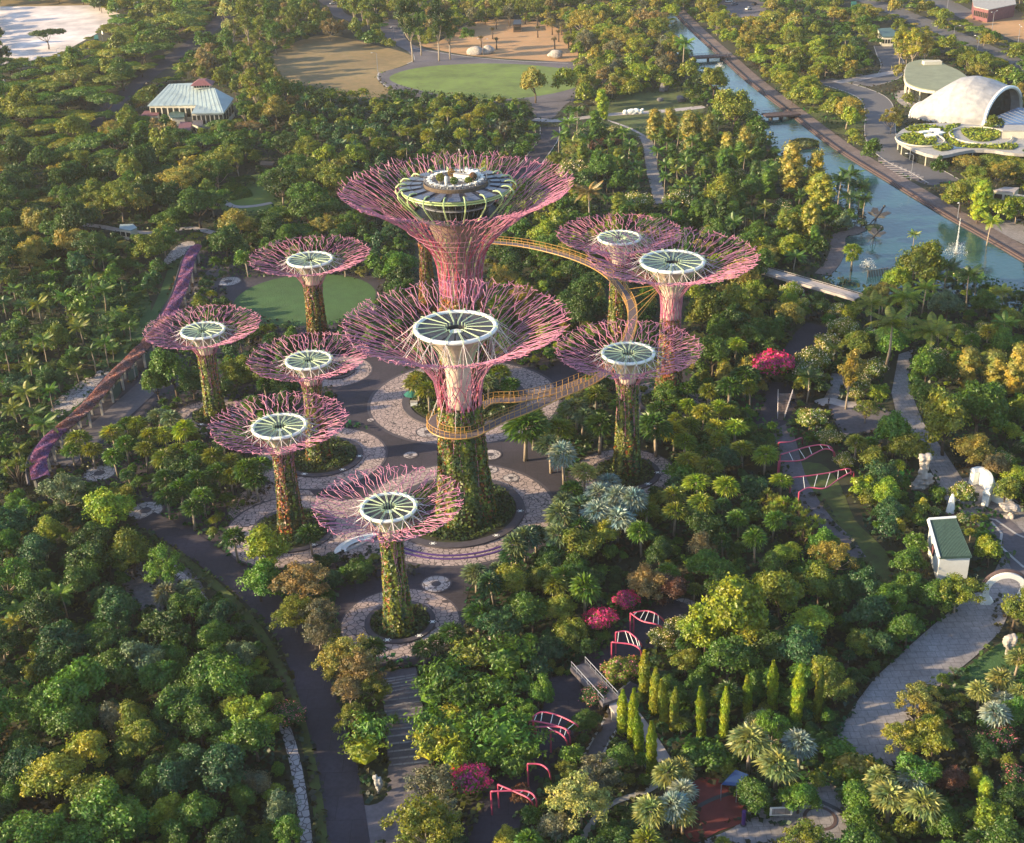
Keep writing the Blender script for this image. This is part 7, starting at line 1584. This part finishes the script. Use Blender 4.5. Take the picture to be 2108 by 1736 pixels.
# ---------------------------------------------------------------- filling the woods between
ZONES = [  # polygon, kinds, colours (golden light of the upper zones put in), crown width range
 ([(-60, -40), (440, -40), (450, 70), (215, 250), (160, 300), (-60, 330)], 'UUUUB', 'mid olive mid olive olive yellow fresh', (11, 15)),
 ([(430, -60), (860, -60), (870, 90), (560, 240), (420, 300), (215, 260), (450, 70)], 'BBATBU', 'olive mid olive mid brown olive', (8, 12)),
 ([(780, -80), (1420, -80), (1400, 60), (1380, 200), (1180, 230), (1180, 60), (860, 60)], 'BAAUB', 'olive lime gold grey olive brown lime', (7, 11)),
 ([(700, 60), (1180, 20), (1180, 140), (860, 120)], 'A', 'olive', (6, 8)),
 ([(-60, 300), (215, 250), (480, 280), (700, 330), (720, 480), (400, 510), (240, 520), (-60, 560)], 'BBUAB', 'dark mid olive dark mid gold', (9, 13)),
 ([(480, 200), (800, 190), (1130, 250), (1110, 350), (1180, 440), (700, 440), (640, 340)], 'BBFBP', 'dark dark mid olive teal', (6, 9)),
 ([(-60, 540), (400, 500), (360, 640), (200, 830), (60, 960), (-60, 960)], 'BPPBM', 'dark mid dark olive teal fresh', (5, 9)),
 ([(-60, 940), (120, 960), (300, 1090), (640, 1440), (700, 1800), (-60, 1800)], 'BBBAB', 'mid dark fresh olive dark lime teal', (6, 10)),
 ([(640, 540), (1150, 440), (1600, 480), (1560, 620), (1700, 640), (1620, 780), (1300, 760), (900, 640)], 'BBBAB', 'dark mid olive lime dark mid gold', (6, 10)),
 ([(1120, 240), (1600, 240), (1800, 420), (1700, 560), (1200, 470)], 'PBBPER', 'mid dark olive mid', (5, 9)),
 ([(1380, -60), (1480, -60), (2200, 400), (2200, 580), (1980, 440), (1500, 120)], 'ABUAAB', 'olive gold lime yellow olive olive lime gold', (6, 11)),
 ([(1500, -80), (2400, -80), (2400, 400)], 'UABU', 'olive gold olive olive mid', (8, 12)),
 ([(1560, 540), (2200, 560), (2200, 1180), (1700, 900), (1600, 700)], 'BBPRFB', 'mid dark olive fresh lime', (5, 9)),
 ([(1030, 800), (1600, 760), (1760, 1100), (1700, 1180), (1200, 1180), (1040, 1000)], 'BFFBMB', 'dark mid teal olive fresh dark', (5, 8)),
 ([(-200, -200), (2400, -200), (2400, 2000), (-200, 2000)], 'BBAFB', 'mid dark olive fresh dark teal', (4.5, 8)),
]
def inpoly(x, y, P):
    c = False; n = len(P)
    for i in range(n):
        (ax, ay), (bx, by) = P[i], P[(i+1) % n]
        if (ay > y) != (by > y) and x < (bx-ax)*(y-ay)/(by-ay)+ax: c = not c
    return c
GRID = {}
def gadd(t): GRID.setdefault((int(t['x']//12), int(t['y']//12)), []).append(t)
def gfree(x, y, w, k):
    i, j = int(x//12), int(y//12)
    for a in range(i-1, i+2):
        for b in range(j-1, j+2):
            for t in GRID.get((a, b), ()):
                if (t['x']-x)**2+(t['y']-y)**2 < (k*(t['w']+w)*.5)**2: return False
    return True
for t in TREES: gadd(t)
def crown_clear(x, y, w, h, ch):
    pts = [(x, y, ch), (x-w*.42, y, ch), (x+w*.42, y, ch), (x, y, h*.93), (x, y-w*.4, ch*.75), (x-w*.25, y-w*.3, ch*.6), (x+w*.25, y-w*.3, ch*.6), (x, y, 0), (x, y, ch*.4), (x-w*.3, y, h*.85), (x+w*.3, y, h*.85)]
    return not any(is_open(*proj(p)[:2]) for p in pts)
def fill(n, wmul, kk, seed, kinds=None, mind=0, maxd=1e9):
    r2 = random.Random(seed); cnt = 0
    for _ in range(n):
        # sample in world space over the seen wedge
        y = 95+(r2.random()**.8)*900; x = (r2.random()-.5)*2*(y*.46+45)
        if not (mind < y < maxd): continue
        px, py, k = proj((x, y, 5))
        if px < -70 or px > 2180 or py < -90 or py > 1840: continue
        for P, ks, cs, (w0, w1) in ZONES:
            if inpoly(px, py, P): break
        ks = kinds or ks; kind = KL[r2.choice(ks)]; cs = cs.split(); colour = r2.choice(cs); w = r2.uniform(w0, w1)*wmul
        if kind in ('palm', 'frangipani', 'bamboo'): w = min(w, 8)*r2.uniform(.8, 1)
        if kind == 'fanpalm': w = min(w*.7, 5.5)
        if kind == 'upright': w *= .6
        if kind == 'tall': w *= .85
        W, H, ch = LIB[kind][0]['dims']; s = w/W; hs = r2.uniform(.8, 1.1)*(1 if wmul > .8 else .85)*(.8 if kind == 'fanpalm' else 1)
        if not gfree(x, y, w, kk): continue
        if any((x-S['c'][0])**2+(y-S['c'][1])**2 < (S['rb']+w*.35)**2 for S in SUPER): continue
        if any((x-c[0])**2+(y-c[1])**2 < (c[2]+w*.4)**2 for c in KEEP): continue
        if any((x-c[0])**2+(y-c[1])**2 < (c[2]+w*.25)**2 for c in FULLDISC): continue
        if not crown_clear(x, y, w, H*s*hs, ch*s*hs): continue
        place(kind, x, y, w, colour, hs); gadd(TREES[-1]); cnt += 1
    return cnt
KEEP = [(d[0], d[1], d[2]+.5) for d in DISCS]+KEEP_OUT
n1 = fill(16000, 1.0, .62, 1)
n2 = fill(22000, .62, .62, 2)
n3 = fill(26000, .45, .62, 3, None, 0, 420)
n4 = fill(30000, .34, .6, 4, 'SSSBA', 0, 330)
print('heroes', NH, 'filled', n1, n2, n3, n4)

# ---------------------------------------------------------------- linking them
for t in TREES:
    px, py, k = proj((t['x'], t['y'], t['ch'])); t['px'], t['py'], t['size'] = px, py, t['w']/k*FV
LIMIT = {k: 295 for k in LIB}
rank = {}
for t in sorted(TREES, key=lambda t: -t['size']):
    vis = -60 < t['px'] < 2170 and -60 < t['py'] < 1800
    rank[t['kind']] = rank.get(t['kind'], 0)+1
    t['solo'] = rank[t['kind']] <= LIMIT[t['kind']] and vis
print({k: v for k, v in rank.items()}, 'solo', sum(t['solo'] for t in TREES))
LAND = [('the sand plot', 110, 70), ('the mint roofed building', 395, 210), ('the dry field', 690, 130), ('the oval lawn', 1000, 165), ('the orange field', 1040, 90), ('the first canal bridge', 1470, 112), ('the second canal bridge', 1605, 234), ('the white vaulted hall', 1985, 215), ('the round green roof', 1960, 285), ('the canal fountain', 1970, 500), ('the insect sculptures', 1810, 470),
        ('the observatory supertree', 940, 400), ('the central supertree', 940, 850), ('the event lawn', 628, 610), ('the leftmost supertree', 430, 760), ('the flowered arbour', 200, 830), ('the brown trunked supertree', 590, 1000), ('the nearest supertree', 815, 1220), ('the curving south drive', 560, 1380), ('the stair walk', 830, 1500), ('the ivy clad supertree', 1290, 880), ('the right tall supertree', 1380, 700), ('the silver palms', 1260, 1030),
        ('the pink pergola frames', 1690, 970), ('the tall pale rock', 1895, 975), ('the green tiled pavilion', 1955, 1115), ('the white moon gate', 2055, 1200), ('the wide grey walk', 1880, 1400), ('the red floored court', 1480, 1655), ('the footbridge', 1225, 1400), ('the column trees', 1450, 1450), ('the tiled court', 1775, 860), ('the clipped dome bushes', 580, 390), ('the white sculpture', 1303, 230), ('the reed islet', 1657, 297), ('the garden path', 230, 470), ('the palm avenue', 1340, 330), ('the avenue', 300, 160), ('the near left wood', 180, 1500), ('the western palm wood', 90, 700), ('the northern car park', 1520, 15), ('the service road', 1850, 300), ('the southern medallion', 800, 1700), ('the lower right corner', 2080, 1700), ('the lower left corner', 20, 1720), ('the upper left corner', 20, 300), ('the crossing below the lake', 1670, 590)]
def describe(t):
    nm, ph, cat = KW[t['kind']]; px, py = t['px'], t['py']
    L = min(LAND, key=lambda l: ((l[1]-px)**2+((l[2]-py)*1.6)**2)); dx, dy = px-L[1], (py-L[2])*1.6
    if abs(dx) > abs(dy)*1.2: rel = 'left of' if dx < 0 else 'right of'
    else: rel = 'behind' if dy < 0 else 'in front of'
    W = LIB[t['kind']][0]['dims'][0]; q = t['w']/W; sz = 'small ' if q < .68 else ('large ' if q > 1.05 else '')
    return f"{sz}{CW[t['c']]} {ph} {rel} {L[0]}", nm, cat
WORDS = 'second third fourth fifth sixth seventh eighth ninth tenth eleventh twelfth thirteenth fourteenth fifteenth sixteenth seventeenth eighteenth nineteenth'.split()
ORD = ['leftmost', 'second from left', 'third from left', 'fourth from left', 'fifth from left', 'rightmost']
groups = {}
for t in TREES:
    if t['solo']:
        t['lab'], t['nm'], t['cat'] = describe(t); groups.setdefault(t['lab'], []).append(t)
for lab, ts in groups.items():
    if len(ts) > 1:
        ts.sort(key=lambda t: t['px'])
        for i, t in enumerate(ts):
            t['grp'] = ('group: '+lab)[7:]
            n = len(ts)
            if n <= 20:
                o = 'rightmost' if i == n-1 else 'leftmost' if i == 0 else WORDS[i-1]+' from left'; t['lab'] = f"{lab}, {o}"
def tint(c):
    b = COL[c]; j = rnd.uniform(.82, 1.2); w = rnd.uniform(-.08, .08); return (b[0]*j*(1+w), b[1]*j, b[2]*j*(1-w), 1)
FARPX = 21
for t in TREES:
    t['rgb'] = tint(t['c'])
    if not t['solo']: continue
    v = t['v']; q_ = rnd.uniform(.88, 1.14); g_ = 1.13 if t['kind'] in ('broad', 'airy', 'umbrella', 'bamboo', 'upright') else 1.0; sc = (t['s']*q_*g_, t['s']/q_*g_, t['hs']*rnd.uniform(.92, 1.1)); rz = rnd.uniform(0, 6.28); tl = (0, 0) if t['kind'] in ('globe', 'bush') else (rnd.gauss(0, .045), rnd.gauss(0, .045))
    if t['size'] < FARPX or (not v['trunk'] and not v['extra']):
        o = bpy.data.objects.new(t['nm'], far_mesh(v) if v['trunk'] else v['crown']); col.objects.link(o); o.location = (t['x'], t['y'], 0); o.rotation_euler = (*tl, rz); o.scale = sc; o.color = t['rgb']
        tag(o, t['lab'], t['cat'], t.get('grp')); continue
    r_ = empty(t['nm'], (t['x'], t['y'], 0), rz, t['lab'], t['cat'], t.get('grp')); r_.scale = sc; r_.rotation_euler = (*tl, rz)
    o = bpy.data.objects.new('crown', v['crown']); col.objects.link(o); o.parent = r_; o.color = t['rgb']
    if v['trunk']: o = bpy.data.objects.new('trunk', v['trunk']); col.objects.link(o); o.parent = r_
    if v['extra']: o = bpy.data.objects.new('blossoms', v['extra']); col.objects.link(o); o.parent = r_
# the remainder, too many to count: one mesh
attm = leafmat('wood_leaves'); nt = attm.node_tree; att = nt.nodes.new('ShaderNodeAttribute'); att.attribute_name = 'tint'
for l in list(nt.links):
    if l.from_node.type == 'OBJECT_INFO': nt.links.new(att.outputs['Color'], l.to_socket)
Vs, Cs = [], []
cache = {}
for t in TREES:
    if t['solo']: continue
    v = t['v']; key = id(v)
    if key not in cache:
        me = v['crown']; co = np.empty(len(me.vertices)*3, np.float32); me.vertices.foreach_get('co', co); co = co.reshape(-1, 3)
        nq = min(sum(1 for p in me.polygons if p.material_index == 0), len(co)//4); q = co[:nq*4].reshape(-1, 4, 3); sel = nr.rand(nq) < .3; q = q[sel]; m_ = q.mean(1, keepdims=True); cache[key] = m_+(q-m_)*1.75
    q = cache[key]*np.array([t['s'], t['s'], t['hs']]); a = rnd.uniform(0, 6.28); ca, sa = math.cos(a), math.sin(a)
    q = np.stack([q[..., 0]*ca-q[..., 1]*sa+t['x'], q[..., 0]*sa+q[..., 1]*ca+t['y'], q[..., 2]], -1); Vs.append(q.reshape(-1, 3)); Cs.append(np.tile(np.array(t['rgb'], np.float32), (len(q)*4, 1)))
if Vs:
    V = np.concatenate(Vs); me = np_mesh('distant_wood', V, np.arange(len(V)).reshape(-1, 4), attm)
    at = me.attributes.new('tint', 'FLOAT_COLOR', 'POINT'); at.data.foreach_set('color', np.concatenate(Cs).ravel())
    o = bpy.data.objects.new('distant_wood', me); col.objects.link(o); tag(o, 'mass of small and distant trees filling the gaps of the woods', 'wood', None, 'stuff')
# ground cover: leafy undergrowth wherever nothing is paved
n = 190000; y = 90+(nr.rand(n)**1.25)*560; x = (nr.rand(n)-.5)*2*(y*.46+30)
hh = .25+.35*(np.sin(x*.5+np.sin(y*.3)*2)+1)*(np.sin(y*.45+x*.13)+1)*.6+.3*nr.rand(n)
keep = np.array([not is_open(*proj((a, b, 0))[:2]) for a, b in zip(x, y)])
for d in DISCS: keep &= ((x-d[0])**2+(y-d[1])**2) > (d[2]+8)**2*.0+ (d[2])**2
for d in FULLDISC: keep &= ((x-d[0])**2+(y-d[1])**2) > (d[2]-.3)**2
x, y, hh = x[keep], y[keep], hh[keep]; P = np.stack([x, y, hh], 1); V, F = leaf_quads(P, np.tile([0, 0, 1.], (len(P), 1)), .95, 1.0, .55)
me = np_mesh('undergrowth', V, F, attm); tc = np.stack([.035+.03*(np.sin(x*.21)*np.sin(y*.17)), .062+.03*np.sin(x*.13+y*.1), np.full(len(x), .018), np.ones(len(x))], 1).astype(np.float32)
at = me.attributes.new('tint', 'FLOAT_COLOR', 'POINT'); at.data.foreach_set('color', np.repeat(tc, 4, 0).ravel())
o = bpy.data.objects.new('undergrowth', me); col.objects.link(o); tag(o, 'leafy ground cover and low undergrowth between the trees', 'undergrowth', None, 'stuff')

# ================================================================ haze
hz = bpy.data.materials.new('haze'); hz.use_nodes = True; nt = hz.node_tree; nt.nodes.clear()
o_ = nt.nodes.new('ShaderNodeOutputMaterial'); pv = nt.nodes.new('ShaderNodeVolumePrincipled'); pv.inputs['Color'].default_value = (.92, .90, .92, 1); pv.inputs['Density'].default_value = .00006; pv.inputs['Anisotropy'].default_value = .1
nt.links.new(pv.outputs[0], o_.inputs['Volume'])
mb = MB(); mb.box((0, 560, 69), (1700, 1500, 142)); hb = mb.build('haze', hz); tag(hb, 'thin pale evening haze over the gardens', 'haze', None, 'stuff')
